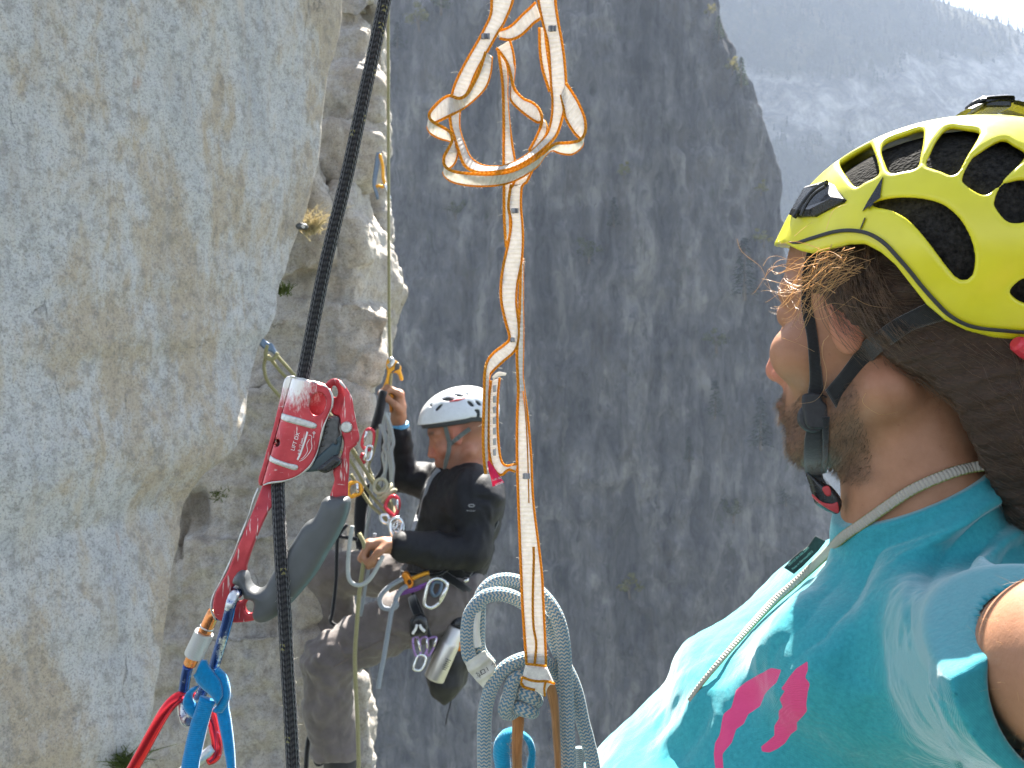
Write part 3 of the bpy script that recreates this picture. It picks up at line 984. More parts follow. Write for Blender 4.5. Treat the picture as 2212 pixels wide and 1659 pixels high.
def rope_mat(name, c1, c2, k, zig, amp, fleck=None, thr=.5, br=.5):
    """woven sheath: zigzag rows of two yarn colours, raised stitches"""
    m = Mat(name)
    u, v = m.uv()
    tri = m.math('PINGPONG', m.math('MULTIPLY', u, zig*2), 1.0)
    ph = m.math('MULTIPLY_ADD', v, k, m.math('MULTIPLY', tri, amp))
    s = m.math('SINE', m.math('MULTIPLY', ph, 2*math.pi))
    st = m.math('ABSOLUTE', m.math('SINE', m.math('MULTIPLY', u, math.pi*zig*2)))
    c = m.ramp(m.math('MULTIPLY_ADD', s, .5, .5), [(thr-.07, c1), (thr+.07, c2)])
    vr = m.noise(m.map(), 900, 3)
    c = m.mix(m.ramp(vr, [(.3, .35), (.6, 0.)]), c, tuple(x*.45 for x in c1))
    if fleck:
        uu = m.math('FLOOR', m.math('MULTIPLY', u, 4)); 
        wn = m.n('TexWhiteNoise', noise_dimensions='2D')
        cx = m.n('CombineXYZ'); m.L.new(m.math('FLOOR', m.math('MULTIPLY', u, zig)), cx.inputs[0]); m.L.new(m.math('FLOOR', m.math('MULTIPLY', v, k)), cx.inputs[1])
        m.L.new(cx.outputs[0], wn.inputs['Vector'])
        c = m.mix(m.math('MULTIPLY', m.math('GREATER_THAN', wn.outputs[0], .972), m.math('GREATER_THAN', s, .2)), c, fleck)
    m.col(c); m.p(Roughness=.9, Specular_IOR_Level=.15, Sheen_Weight=.25)
    h = m.math('MULTIPLY_ADD', s, .35, m.math('MULTIPLY', st, .8))
    m.bump(h, br, .0012)
    m.bump(m.noise(m.map(), 1500, 2), .35, .0004)
    return m.m
M_blackrope = rope_mat('black rope sheath', (.016, .016, .018), (.040, .038, .040), 7, 7, .5, (.20, .18, .07), br=.9)
M_tealrope = rope_mat('blue and cream woven rope sheath', (.10, .21, .29), (.46, .43, .36), 13, 9, .55, br=.6, thr=.52)

# ---- black rope through the clamp
D = .62
def asc(pts, d=None): return Z('asc', pts)
rp = [(925, -520, .65), (842, -60, .640), (831, 0, .639), (808, 110, .637), (784, 219, .635), (748, 385, .633), (701, 580, .631), (655, 810, .630), (632, 905, .630), (612, 980, .630), (601, 1040, .629), (601, 1080, .624), (604, 1142, .617), (610, 1252, .611), (616, 1350, .609), (622, 1460, .609), (628, 1560, .609), (636, 1740, .610), (646, 2150, .615)]
path = spline(D3(rp), step=.003)
V, Fc, U = tube(path, .0047, 20)
mb = MB().add(V, Fc, U)
rope = mb.build('climbing_rope', M_blackrope)
tag(rope, 'thick black rope with yellow flecks running through the red rope clamp', 'rope')
M_fibre = plain('loose pale fibres', (.55, .52, .45), .8); 
rg = random.Random(3)
fz = MB()
side = np.array((1, 0, .23))*.0047
fuzz(fz, np.vstack([path+side, path-side, path+side*.9]), 420, .0022, .00006, rg)
o = fz.build('fuzz', M_fibre, rope); o['kind'] = 'stuff'

# ---- red rope clamp
clamp = thing('rope_clamp', 'scratched red handled rope clamp with grey grip on the black rope', 'rope clamp', P(560, 1250, D))
S = mpp(D)
la = np.array(Z('asc', [(612, 98)])[0][:2]); lb = np.array(Z('asc', [(432, 742)])[0][:2])
la3 = np.array(((la[0]-1106)*S, (829.5-la[1])*S)); lb3 = np.array(((lb[0]-1106)*S, (829.5-lb[1])*S))
axd = (la3-lb3)/np.linalg.norm(la3-lb3); axn = np.array((axd[1], -axd[0]))
RC = .0088
def chan(X, Zc, ex=0):
    t = np.clip((X-lb3[0])*axn[0]+(Zc-lb3[1])*axn[1], 0, RC)
    return RC-np.sqrt(np.maximum(RC**2-(RC-t)**2, 0))+ex
front = asc([(612, 98), (650, 104), (720, 122), (800, 148), (842, 172), (864, 220), (860, 275), (838, 330), (814, 385), (799, 440), (783, 510), (766, 565), (736, 622), (690, 665), (640, 694), (575, 716), (500, 724), (455, 740), (432, 744), (450, 680), (478, 590), (505, 500), (530, 405), (552, 310), (575, 220), (597, 130)])
fh = [asc(oval((777, 262), 48, 68, 14)), asc(oval((531, 490), 22, 24))]
mb = MB()
mb.add(*plate(front, D, .0024, fh, chan, h=.0007))
# back sheet of the channel
back = asc([(612, 98), (720, 118), (800, 134), (840, 160), (850, 240), (840, 330), (800, 430), (760, 540), (700, 640), (600, 700), (450, 735), (478, 590), (530, 405), (575, 220)])
mb.add(*plate(back, D+2*RC, .0024, [], lambda X, Zc: -chan(X, Zc), h=.0009))
spine = asc([(428, 738), (470, 728), (505, 735), (503, 850), (470, 905), (428, 1000), (390, 1100), (362, 1180), (347, 1240), (350, 1300), (380, 1380), (405, 1440), (410, 1500), (412, 1540), (360, 1556), (290, 1563), (215, 1558), (170, 1538), (150, 1490), (150, 1440), (166, 1380), (192, 1335), (240, 1245), (290, 1125), (338, 1000), (383, 880), (408, 795)])
def sp_off(X, Zc):
    # the bar starts behind the rope and comes forward; its left rim is turned back
    t = np.clip((Zc-P(0, 1200, D)[2])/(P(0, 1045, D)[2]-P(0, 1200, D)[2]), 0, 1)
    return .004+.011*t*t
mb.add(*plate(spine, D, .0046, [asc(oval((302, 1383), 44, 54, 10)), asc(oval((374, 1465), 34, 42, 10))], sp_off, h=.0008, rnd=.0010))
arm = asc([(795, 140), (825, 115), (862, 109), (906, 126), (948, 178), (975, 232), (986, 300), (1001, 380), (1019, 462), (1001, 506), (962, 545), (958, 640), (951, 740), (944, 822), (890, 845), (836, 858), (850, 780), (868, 715), (862, 652), (905, 580), (925, 505), (912, 440), (903, 390), (893, 340), (850, 322), (818, 250), (795, 190)])
x0, x1 = [(c[0]-1106)*S for c in asc([(800, 0), (965, 0)])]
def arm_off(X, Zc):
    t = np.clip((x1-X)/(x1-x0), 0, 1)
    up = np.clip((Zc-P(0, 777.6+470*.36456, D)[2])/.03, 0, 1)
    return .004+.013*t**1.5*up
mb.add(*plate(arm, D, .0026, [asc(oval((860, 187), 22, 36, -12))], arm_off, h=.0008))
frame = mb.build('frame', M_red, clamp)
we = MB()
for ln, dd in (([(425, 760), (400, 825), (370, 915), (330, 1020), (285, 1130), (236, 1248), (190, 1335), (163, 1385), (149, 1440), (150, 1490), (170, 1540)], D+.0042), ([(842, 172), (864, 220), (860, 275), (838, 330), (814, 385), (799, 440), (783, 510), (766, 565), (736, 622), (690, 665), (640, 694), (575, 716), (500, 726), (455, 741)], D-.0002), ([(906, 126), (948, 178), (975, 232), (986, 300), (1001, 380), (1019, 462)], D+.0045), ([(612, 98), (650, 104), (720, 122), (800, 148), (842, 172)], D+.0002)):
    p = spline(Z3('asc', ln, dd), n=50)
    we.add(*tube(p, .00075+.0003*np.sin(np.linspace(0, 23, 50)), 6))
we.build('worn_edge', M_silver, clamp)
# embossed rubbed ribs
rb = MB()
for pl in ([(548, 314), (590, 322), (680, 346), (762, 374), (772, 392), (752, 408), (660, 386), (575, 362), (546, 346)], [(478, 564), (520, 582), (600, 610), (650, 620), (663, 638), (642, 655), (590, 640), (510, 612), (476, 598)]):
    rb.add(*plate(asc(pl), D-.0014, .0014, [], chan, h=.0006, rnd=.0006))
rb.build('rubbed_rib', M_silver, clamp)
cam_ = plate(asc([(822, 345), (905, 334), (908, 400), (916, 440), (900, 500), (860, 560), (800, 588), (742, 602), (770, 520), (795, 440)]), D+.0065, .008, [], None, h=.0008, rnd=.002)
co_ = MB().add(*cam_)
for k in range(5):
    a, b = Z3('asc', [(832-k*9, 360+k*38), (850-k*9, 352+k*38)], D+.002)
    co_.add(*tube(np.array([a, b]), .0007, 6))
co_.build('toothed_cam', M_camsteel, clamp)
lev = plate(asc([(735, 608), (800, 552), (868, 490), (914, 446), (921, 475), (905, 555), (872, 608), (822, 648), (740, 662), (700, 660)]), D+.0035, .0055, [asc(oval((886, 487), 10, 14))], None, h=.0008, rnd=.0016)
mesh_obj('release_lever', *lev, M_lever, clamp)
trg = plate(asc([(778, 648), (800, 625), (862, 575), (882, 560), (912, 584), (917, 604), (895, 630), (838, 666), (806, 664)]), D-.0015, .0095, [], None, h=.0008, rnd=.0022)
mesh_obj('thumb_catch', *trg, M_blackpl, clamp)
c = Z3('asc', [(945, 398)], D)[0]
mesh_obj('rivet', *lathe(c+np.array((0, .008, 0)), c+np.array((0, -.0012, 0)), [(0, .0036), (.55, .0036), (.56, .0040), (.9, .0039), (1, .0033)], 28)[:2], M_silver, clamp, smooth=False)
grip = asc([(842, 806), (885, 812), (930, 804), (964, 816), (970, 850), (952, 930), (902, 1040), (842, 1140), (772, 1260), (702, 1350), (622, 1440), (542, 1510), (472, 1548), (420, 1543), (396, 1502), (406, 1440), (395, 1422), (352, 1410), (338, 1372), (322, 1338), (290, 1324), (278, 1308), (290, 1276), (315, 1248), (344, 1243), (366, 1266), (376, 1308), (398, 1338), (436, 1352), (474, 1330), (498, 1290), (527, 1240), (570, 1172), (610, 1112), (654, 1045), (690, 985), (722, 952), (758, 932), (788, 880), (808, 830)])
mesh_obj('rubber_grip', *plate(grip, D+.002, .021, [], lambda X, Zc: .004*np.clip((P(0, 1200, D)[2]-Zc)/.05, 0, 1)*0, h=.0009, puff=lambda e: .35+.65*np.sqrt(np.maximum(0, 1-(1-np.minimum(e/.009, 1))**2)), rnd=.0028), M_rubber, clamp)
sl = spline(Z3('asc', [(925, 880), (860, 1030), (760, 1190), (640, 1350), (520, 1450)], D-.0088), n=20)
tx = D-.0012-.0002
text_mesh('lettering', 'LIFT DX', Z('asc', [(637, 540)])[0], Z('asc', [(664, 455)])[0], 8.2, tx, M_white, clamp)
text_mesh('lettering', 'ø 8–13 mm.', Z('asc', [(668, 562)])[0], Z('asc', [(700, 440)])[0], 5.6, tx, M_white, clamp)
dg_ = MB()
for ln, r in (([(715, 425), (708, 455), (690, 510), (672, 560), (656, 592)], .0007), ([(722, 445), (742, 450), (738, 480), (742, 520), (720, 560), (690, 590), (668, 600)], .00022), ([(728, 470), (712, 500), (716, 540), (694, 575), (676, 588)], .0002), ([(755, 425), (762, 432), (755, 440), (748, 432), (755, 425), (752, 462)], .0002)):
    dg_.add(*tube(spline(Z3('asc', ln, D-.0012), n=16), r, 5, rn=.00025))
dg_.build('engraved_diagram', M_white, clamp)

# ---- blue screwgate carabiner
B = 'bin'
cb = thing('screwgate_carabiner', 'scuffed blue carabiner with copper screw gate clipped into the red rope clamp', 'carabiner', Z3(B, [(780, 650)], .62)[0])
body = spline(D3(Z(B, [(885, 300, .6345), (925, 190, .636), (990, 95, .6345), (1060, 52, .6275), (1075, 62, .618), (1045, 80, .6095), (1018, 150, .606), (1000, 240, .607), (960, 400, .609), (905, 580, .612), (855, 740, .615), (790, 890, .618), (730, 1010, .621), (680, 1130, .625), (640, 1210, .629), (602, 1222, .633), (578, 1150, .6365), (574, 1050, .638), (586, 930, .638), (606, 800, .637), (625, 725, .636)])), step=.0015)
mesh_obj('body', *tube(body, .0036, 16, rn=.0041)[:2], M_bluealu, cb)
ga, gb = D3(Z(B, [(632, 722, .636), (868, 215, .6335)]))
gate = mesh_obj('gate', *lathe(ga, gb, [(0, .0040), (.03, .0047), (.86, .0047), (.9, .0045), (.97, .0044), (1, .0036)], 28)[:2], M_copper, cb)
V, Fc, U = lathe(ga, gb, [(.165, .0050), (.17, .0066), (.19, .0069), (.585, .0069), (.60, .0066), (.605, .0050)], 40)
mesh_obj('screw_sleeve', V, Fc, M_knurl, cb, U, smooth=False)
mesh_obj('wear_ring', *lathe(ga, gb, [(.675, .0046), (.68, .0051), (.70, .0051), (.705, .0046)], 28)[:2], M_silver, cb)

# ---- red carabiner
rc = thing('wide_carabiner', 'large red carabiner hanging below the blue carabiner at the bottom edge', 'carabiner', Z3(B, [(500, 1300)], .64)[0])
rbody = spline(D3(Z(B, [(20, 1840, .636), (100, 1700, .634), (200, 1520, .632), (300, 1335, .631), (385, 1185, .631), (455, 1085, .632), (530, 1020, .634), (610, 1000, .638), (710, 1040, .642), (800, 1130, .642), (845, 1230, .640), (868, 1330, .637), (885, 1420, .635), (890, 1500, .634), (868, 1560, .634), (810, 1590, .634)])), step=.002)
w = np.linspace(0, 1, len(rbody))
mesh_obj('body', *tube(rbody, .0043-.0006*(w > .8), 16, rn=.0036)[:2], M_redalu2, rc)
rgv = spline(rbody[8:-60]+np.array((0, -.0034, 0)), n=60)
mesh_obj('gate', *tube(spline(D3(Z(B, [(868, 1470, .634), (800, 1530, .634), (680, 1620, .634), (540, 1720, .634)])), n=16), .0040, 14)[:2], M_silver, rc)

# ---- blue webbing hitched to the carabiner
def webmat(name, c, rib=900, tr=.25):
    m = Mat(name)
    u, v = m.uv()
    r = m.math('SINE', m.math('MULTIPLY', v, rib*2*math.pi))
    n = m.noise(m.map(), 380, 5, .7)
    m.col(m.ramp(n, [(.3, tuple(x*.72 for x in c)), (.7, tuple(min(1, x*1.15) for x in c))])); m.p(Roughness=.9, Sheen_Weight=.5, Specular_IOR_Level=.1)
    m.bump(r, .3, .0004); m.bump(n, .5, .0006)
    m.translucent(tr, c)
    return m.m
M_blueweb = webmat('blue nylon webbing', (.0, .235, .50), 700)
bands = [
    ([(735, 1000, 880, 1050), (705, 1090, 850, 1110), (655, 1230, 812, 1235), (622, 1360, 778, 1370), (592, 1500, 748, 1510), (560, 1720, 715, 1720), (530, 2500, 690, 2500)], .601, .0042),
    ([(905, 1010, 1004, 985), (892, 1110, 992, 1090), (898, 1200, 1010, 1190), (930, 1350, 1030, 1345), (958, 1500, 1046, 1500), (988, 1720, 1060, 1720), (1040, 2500, 1120, 2500)], .607, .005),
    ([(688, 830, 745, 672), (676, 800, 785, 672), (702, 868, 812, 730), (760, 932, 868, 800), (830, 992, 918, 870), (880, 1060, 938, 960), (890, 1085, 940, 1000)], .600, .0045),
    ([(868, 790, 895, 735), (925, 860, 972, 815), (938, 955, 1006, 930), (912, 1040, 1004, 1010), (880, 1085, 975, 1095), (850, 1130, 940, 1150)], .604, .005),
    ([(720, 905, 700, 940), (650, 930, 680, 965), (598, 985, 660, 1000), (580, 1050, 668, 1040), (592, 1125, 700, 1075), (655, 1190, 745, 1100), (720, 1210, 800, 1130)], .606, .0045),
]
bw = MB(); fz = MB()
for rows, d, th in bands:
    A, Bb = band(ZR(B, rows), d, step=.0022)
    bw.add(*ribbon(A, Bb, th, 8, bulge=.0012))
    fuzz(fz, np.vstack([A, Bb]), 90, .0030, .00005, rg)
web = bw.build('nylon_sling', M_blueweb)
tag(web, 'bright blue webbing hitched around the blue carabiner with two tails hanging down', 'sling')
o = fz.build('fuzz', M_blueweb, web); o['kind'] = 'stuff'

# ---- white and orange daisy sling
def daisymat():
    m = Mat('white webbing with ribs')
    u, v = m.uv()
    r = m.math('SINE', m.math('MULTIPLY', v, 2*math.pi/.0031))
    r2 = m.math('SINE', m.math('MULTIPLY', v, 2*math.pi/.0008))
    n = m.noise(m.map(), 300, 4)
    edge = m.math('ABSOLUTE', m.math('SUBTRACT', u, .5))
    white = m.ramp(n, [(.3, (.66, .63, .58)), (.65, (.80, .77, .73))])
    white = m.mix(m.ramp(r, [(.0, .22), (.5, 0.)]), white, (.60, .56, .51))
    c = m.mix(m.ramp(edge, [(.425, 0.), (.445, 1.)]), white, (.78, .36, .03))
    m.col(c); m.p(Roughness=.85, Specular_IOR_Level=.15)
    m.bump(r, .5, .0009); m.bump(r2, .3, .0003)
    m.translucent(.40, c)
    return m.m
M_daisy = daisymat()
def trimmat():
    m = Mat('orange edge stitching')
    u, v = m.uv()
    ph = m.math('SINE', m.math('MULTIPLY', m.math('ADD', m.math('MULTIPLY', v, 2.2), m.math('MULTIPLY', u, 2.)), 2*math.pi))
    m.col(m.ramp(ph, [(.1, (.60, .28, .02)), (.7, (.86, .48, .06))])); m.p(Roughness=.85, Specular_IOR_Level=.15)
    m.bump(ph, .8, .001); m.translucent(.45, (.9, .45, .05))
    return m.m
M_trim = trimmat()
ds = []
ds.append((ZR('sl1', [(760, -1100, 930, -1100), (700, -500, 880, -500), (655, -60, 840, -60), (645, 110, 760, 170), (595, 230, 700, 270), (540, 335, 645, 370), (450, 490, 572, 500), (392, 600, 512, 615), (346, 700, 468, 725), (318, 805, 412, 840), (302, 920, 385, 930, 1), (312, 1040, 380, 1040, 1), (338, 1130, 396, 1120, 1), (372, 1240, 425, 1200, 1), (425, 1370, 470, 1300, 1), (520, 1425, 545, 1360, 1), (640, 1428, 640, 1382, 1), (760, 1412, 755, 1375, 1), (870, 1375, 860, 1335, 1), (975, 1315, 955, 1275, 1), (1080, 1235, 1050, 1190, 1), (1180, 1130, 1115, 1100), (1232, 990, 1148, 975), (1258, 850, 1155, 840), (1266, 700, 1143, 700), (1252, 500, 1134, 540), (1232, 350, 1118, 360), (1204, 200, 1078, 200), (1182, 60, 1048, 60), (1172, -70, 1030, -70), (1140, -500, 990, -500), (1100, -1100, 950, -1100)]), .612))
ds.append((ZR('sl1', [(1046, 230, 1090, 230), (1048, 340, 1098, 340), (1054, 450, 1112, 450), (1074, 580, 1130, 580), (1108, 690, 1146, 690), (1130, 760, 1160, 760)]), .620))
ds.append((ZR('sl1', [(600, 430, 650, 470, 1), (548, 590, 640, 600, 1), (500, 690, 600, 720, 1), (445, 780, 520, 810, 1), (380, 815, 410, 900, 1), (300, 795, 310, 955, 1), (225, 835, 240, 990, 1), (160, 900, 175, 1020, 1), (130, 955, 120, 1045, 1), (160, 1008, 140, 1100, 1), (250, 1058, 215, 1145, 1), (308, 1100, 290, 1165, 1), (322, 1165, 345, 1190, 1), (286, 1240, 366, 1262, 1), (254, 1305, 335, 1362, 1), (264, 1378, 250, 1430, 1), (340, 1422, 312, 1500, 1), (480, 1440, 450, 1535, 1), (640, 1445, 605, 1541, 1), (800, 1424, 755, 1524, 1), (930, 1370, 882, 1478, 1), (1060, 1286, 1020, 1385, 1), (1128, 1225, 1090, 1290, 1), (1185, 1190, 1150, 1245, 1), (1245, 1186, 1215, 1268, 1), (1315, 1180, 1315, 1277, 1), (1385, 1158, 1395, 1218, 1), (1426, 1090, 1400, 1170, 1), (1422, 990, 1335, 1100, 1), (1372, 862, 1268, 990, 1), (1315, 765, 1246, 890, 1), (1268, 692, 1225, 790, 1)]), .606))
ds.append((ZR('sl1', [(1015, 20, 1060, 150), (960, 75, 1000, 190), (900, 130, 945, 245), (840, 192, 880, 300), (780, 235, 800, 330), (700, 260, 715, 318)]), .616))
ds.append((ZR('sl1', [(690, 400, 800, 335), (740, 460, 826, 430), (786, 538, 838, 520), (812, 640, 836, 610, 1), (830, 715, 815, 770, 1), (860, 770, 810, 830), (915, 822, 865, 895), (985, 852, 955, 968), (1045, 908, 1035, 1015), (1068, 985, 1085, 1000, 1), (1050, 1070, 1110, 1080), (1010, 1160, 1080, 1150), (960, 1250, 1015, 1225)]), .621))
ds.append((ZR('sl1', [(706, 430, 772, 500), (735, 640, 780, 640, 1), (746, 800, 778, 800, 1), (750, 1000, 794, 1000, 1), (750, 1180, 817, 1180), (750, 1340, 842, 1340), (752, 1500, 840, 1500), (752, 1660, 795, 1660, 1), (756, 1850, 790, 1850, 1), (770, 2050, 795, 2050, 1)]), .628))
ds.append((ZR('sl1', [(850, 1470, 985, 1420), (820, 1555, 935, 1515)])+ZR('sl2', [(300, -10, 355, 0), (286, 100, 350, 100), (300, 190, 358, 200), (284, 300, 360, 300), (262, 400, 352, 400), (248, 500, 332, 500), (250, 600, 326, 600), (272, 700, 338, 720), (292, 785, 338, 785), (262, 822, 318, 850), (212, 860, 258, 905), (176, 908, 206, 955), (163, 970, 186, 990, 1), (160, 1100, 183, 1100, 1), (155, 1300, 180, 1300, 1), (160, 1420, 180, 1420, 1), (168, 1490, 186, 1480, 1)]), .614))
ds.append((ZR('sl2', [(196, 1005, 240, 990), (186, 1100, 230, 1100), (183, 1250, 229, 1250), (186, 1370, 238, 1370), (206, 1455, 252, 1428), (246, 1495, 276, 1447), (286, 1466, 306, 1442), (322, 1478, 330, 1438)]), .617))
ds.append((ZR('sl2', [(350, 370, 361, 370, 1), (345, 600, 360, 600, 1), (338, 750, 362, 750, 1), (330, 860, 361, 860, 1), (334, 980, 359, 980, 1), (337, 1060, 368, 1060, 1), (332, 1200, 386, 1200), (331, 1400, 403, 1400), (338, 1640, 415, 1640)])+ZR('rop', [(630, 100, 788, 100), (640, 350, 803, 350), (657, 620, 816, 620), (676, 870, 826, 875)]), .624))
dm, tr_, fz = MB(), MB(), MB()
for rows, d in ds:
    A, Bb = band(rows, d, width=.0112, step=.0016)
    dm.add(*ribbon(A, Bb, .0011, 8))
    rgd = .00106
    tr_.add(*tube(A, rgd, 7)); tr_.add(*tube(Bb, rgd*.85, 7))
    fuzz(fz, np.vstack([A, Bb]), int(len(A)*1.4), .0027, .00006, rg)
daisy = thing('daisy_sling', 'long tangled white sling with orange edges hanging in the middle', 'sling', P(1120, 700, .615))
dm.build('webbing', M_daisy, daisy)
# raised fold line of the doubled lower strap
tr_.add(*tube(spline(Z3('rop', [(728, -60), (730, 40), (725, 200), (722, 400), (728, 560), (748, 680), (745, 770), (735, 860)], .6228), n=40), .0010, 6))
tr_.add(*tube(spline(Z3('sl2', [(362, 1060), (376, 1200), (386, 1400), (392, 1640)], .6232), n=30), .0005, 6))
wrapp = Z('rop', [(668, 846), (750, 855), (830, 868), (856, 925), (896, 1008), (858, 1004), (836, 1030), (816, 1102), (775, 1075), (738, 1050), (662, 1036), (634, 1006), (644, 948)])
mesh_obj('sewn_wrap', *plate(wrapp, .6195, .009, h=.0009, rnd=.003, smooth_poly=False), webmat('cream sewn wrap', (.76, .73, .67), 500, .3), daisy)
for ln in ([(640, 952), (700, 975), (760, 985), (830, 985), (895, 1004)], [(668, 850), (750, 858), (830, 868)], [(638, 1004), (655, 1030), (700, 1044), (738, 1052)], [(816, 1100), (812, 1040), (820, 995)], [(640, 955), (632, 1000), (650, 1030)]):
    tr_.add(*tube(spline(Z3('rop', ln, .6148), n=14), .0009, 6))
tr_.build('edge_trim', M_trim, daisy)
fzm = Mat('backlit pale fibres'); fzm.col((.8, .77, .7)); fzm.p(Roughness=.6); fzm.translucent(.5, (.9, .87, .8))
o = fz.build('fuzz', fzm.m, daisy); o['kind'] = 'stuff'
def tackmat():
    m = Mat('grey bar tack stitching')
    n = m.noise(m.map((1, 1, .12)), 900, 3)
    m.col(m.ramp(n, [(.4, (.10, .10, .11)), (.6, (.30, .30, .31))])); m.p(Roughness=.9); m.bump(n, .6, .0006)
    return m.m
M_tack = tackmat()
for w_, c_, aw, ah, dd in (('sl1', (1152, 235), 36, 34, .6105), ('sl1', (598, 300), 38, 34, .6105), ('sl2', (319, 124), 20, 19, .6125), ('sl2', (307, 793), 13, 17, .6125), ('sl2', (378, 1500), 20, 21, .6222)):
    pl = [(c_[0]+a*aw, c_[1]+b*ah) for a, b in ((-1, -.6), (-.3, -.75), (.4, -.65), (1, -.8), (.95, 0), (1, .85), (.3, .7), (-.4, .85), (-1, .65), (-.9, 0))]
    mesh_obj('bar_tack', *plate(Z(w_, pl), dd, .0016, h=.0006, smooth_poly=False), M_tack, daisy)
for k in range(7):
    y = 1030+k*55
    pl = [(203, y), (222, y-4), (223, y+34), (205, y+38)]
    mesh_obj('bar_tack', *plate(Z('sl2', pl), .6158, .0012, h=.0006, smooth_poly=False), plain('faded print', (.42, .42, .41), .9) if k == 0 else bpy.data.materials['faded print'], daisy)
M_pink = webmat('pink woven label', (.75, .04, .13), 900, .35)
A, Bb = band(ZR('sl2', [(176, 1425, 186, 1420), (183, 1470, 215, 1462), (196, 1515, 240, 1500), (203, 1556, 264, 1533)]), .6145, step=.001)
pk = mesh_obj('label_tag', *ribbon(A, Bb, .0006, 4)[:2], M_pink, daisy)
text_mesh('lettering', 'ocun', Z('sl2', [(256, 1526)])[0], Z('sl2', [(214, 1543)])[0], 6.5, .6138, M_white, pk)
text_mesh('lettering', 'CE 1019', Z('sl2', [(248, 1502)])[0], Z('sl2', [(200, 1518)])[0], 4.2, .6138, M_white, pk)
A, Bb = band(ZR('sl2', [(200, 985, 206, 1002), (232, 960, 232, 985), (276, 966, 272, 979)]), .616, step=.001)
mesh_obj('loose_flap', *ribbon(A, Bb, .0006, 4)[:2], bpy.data.materials['cream sewn wrap'], daisy)

# ---- blue grey rope with a knot
dR = .655
tr = MB()
def R_(pts): return spline(D3([p if len(p) == 3 else p+(dR,) for p in Z('rop', pts)]), step=.0018)
rr = .0053
legs = [
    [(345, 905, .648), (300, 850, .646), (232, 800, .645), (214, 690, .645), (214, 590, .645), (238, 460, .645), (320, 348, .645), (420, 308, .646), (530, 318, .648), (640, 368, .652), (760, 450, .657), (850, 560, .660), (900, 700, .661), (960, 840, .661), (1020, 960, .661), (1068, 1100, .661), (1110, 1300, .661), (1150, 1450, .661), (1200, 1720, .661), (1240, 2400, .661)],
    [(390, 860, .655), (320, 770, .654), (296, 680, .654), (300, 520, .654), (305, 380, .656), (345, 280, .658), (425, 212, .660), (530, 196, .661), (640, 222, .660), (740, 270, .657), (820, 340, .653), (890, 440, .650), (935, 560, .649), (960, 700, .648), (972, 860, .648), (982, 1050, .648), (990, 1300, .648), (1002, 1720, .648), (1010, 2400, .648)],
    [(350, 2400, .647), (345, 1720, .647), (344, 1500, .647), (344, 1330, .647), (358, 1180, .646), (398, 1040, .645), (470, 920, .645), (560, 848, .646), (680, 808, .650), (790, 830, .656), (870, 880, .660), (910, 960, .662), (900, 1060, .664)],
    [(660, 1010, .652), (640, 952, .648), (592, 950, .645), (556, 1010, .644), (540, 1090, .644), (515, 1165, .644), (506, 1215, .646), (540, 1235, .650), (600, 1200, .654)],
    [(560, 1080, .655), (630, 1075, .649), (690, 1098, .647), (735, 1122, .649), (745, 1140, .656), (680, 1150, .662)],
    [(540, 1180, .656), (590, 1180, .649), (650, 1205, .646), (705, 1216, .648), (715, 1222, .656), (660, 1200, .662)],
    [(1080, 1500, .668), (1085, 1600, .668), (1090, 1720, .668), (1090, 2400, .668)],
]
for lg in legs: tr.add(*tube(R_(lg), rr if lg is not legs[6] else .003, 20))
teal = thing('knotted_rope', 'thick blue and cream rope looped and knotted behind the white sling', 'rope', P(1110, 1480, dR))
tr.build('rope', M_tealrope, teal)
st = MB()
for k in range(26):
    t = k/25
    a = Z('rop', [(252-10*math.sin(t*3)+5*t, 470+250*t), (318-14*math.sin(t*3)+4*t, 440+265*t)])
    st.add(*tube(np.array([P(a[0][0], a[0][1], .6432), P((a[0][0]+a[1][0])/2, (a[0][1]+a[1][1])/2+1.2, .6412), P(a[1][0], a[1][1], .6446)]), .0007, 5))
st.build('white_stitching', plain('white thread', (.66, .64, .58), .9), teal)
lab = Z('rop', [(192, 850), (250, 805), (345, 747), (392, 806), (440, 862), (420, 920), (372, 985), (335, 1042), (300, 1003), (250, 952), (215, 905)])
lx = P(*Z('rop', [(300, 880)])[0], .641)
def lab_off(X, Zc):
    a = ((X-lx[0])*.55+(Zc-lx[2])*-.83)
    b = ((X-lx[0])*.83+(Zc-lx[2])*.55)
    return 14*b*b+.0008*np.sin(a*700)
ltag = mesh_obj('paper_label', *plate(lab, .6395, .0012, h=.0008, off=lab_off, smooth_poly=False), plain('creased whitish tape', (.55, .53, .45), .6, 0, .18, 60, .3, .001), teal)
ink = plain('black ink', (.03, .03, .035), .8)
text_mesh('lettering', 'PE', Z('rop', [(398, 862)])[0], Z('rop', [(432, 872)])[0], 7.5, .6385, ink, ltag)
text_mesh('lettering', 'I', Z('rop', [(372, 905)])[0], Z('rop', [(390, 895)])[0], 9, .6383, ink, ltag)
text_mesh('lettering', 'i', Z('rop', [(322, 924)])[0], Z('rop', [(338, 916)])[0], 7, .6383, ink, ltag)
text_mesh('lettering', 'VOL.', Z('rop', [(272, 925)])[0], Z('rop', [(318, 962)])[0], 5.5, .6383, ink, ltag)
bx_ = MB()
for a, b in (((312, 905), (342, 890)), ((342, 890), (354, 918)), ((354, 918), (324, 934)), ((324, 934), (312, 905))):
    bx_.add(*tube(Z3('rop', [a, b], .6383), .00022, 4))
bx_.build('printed_box', ink, ltag)

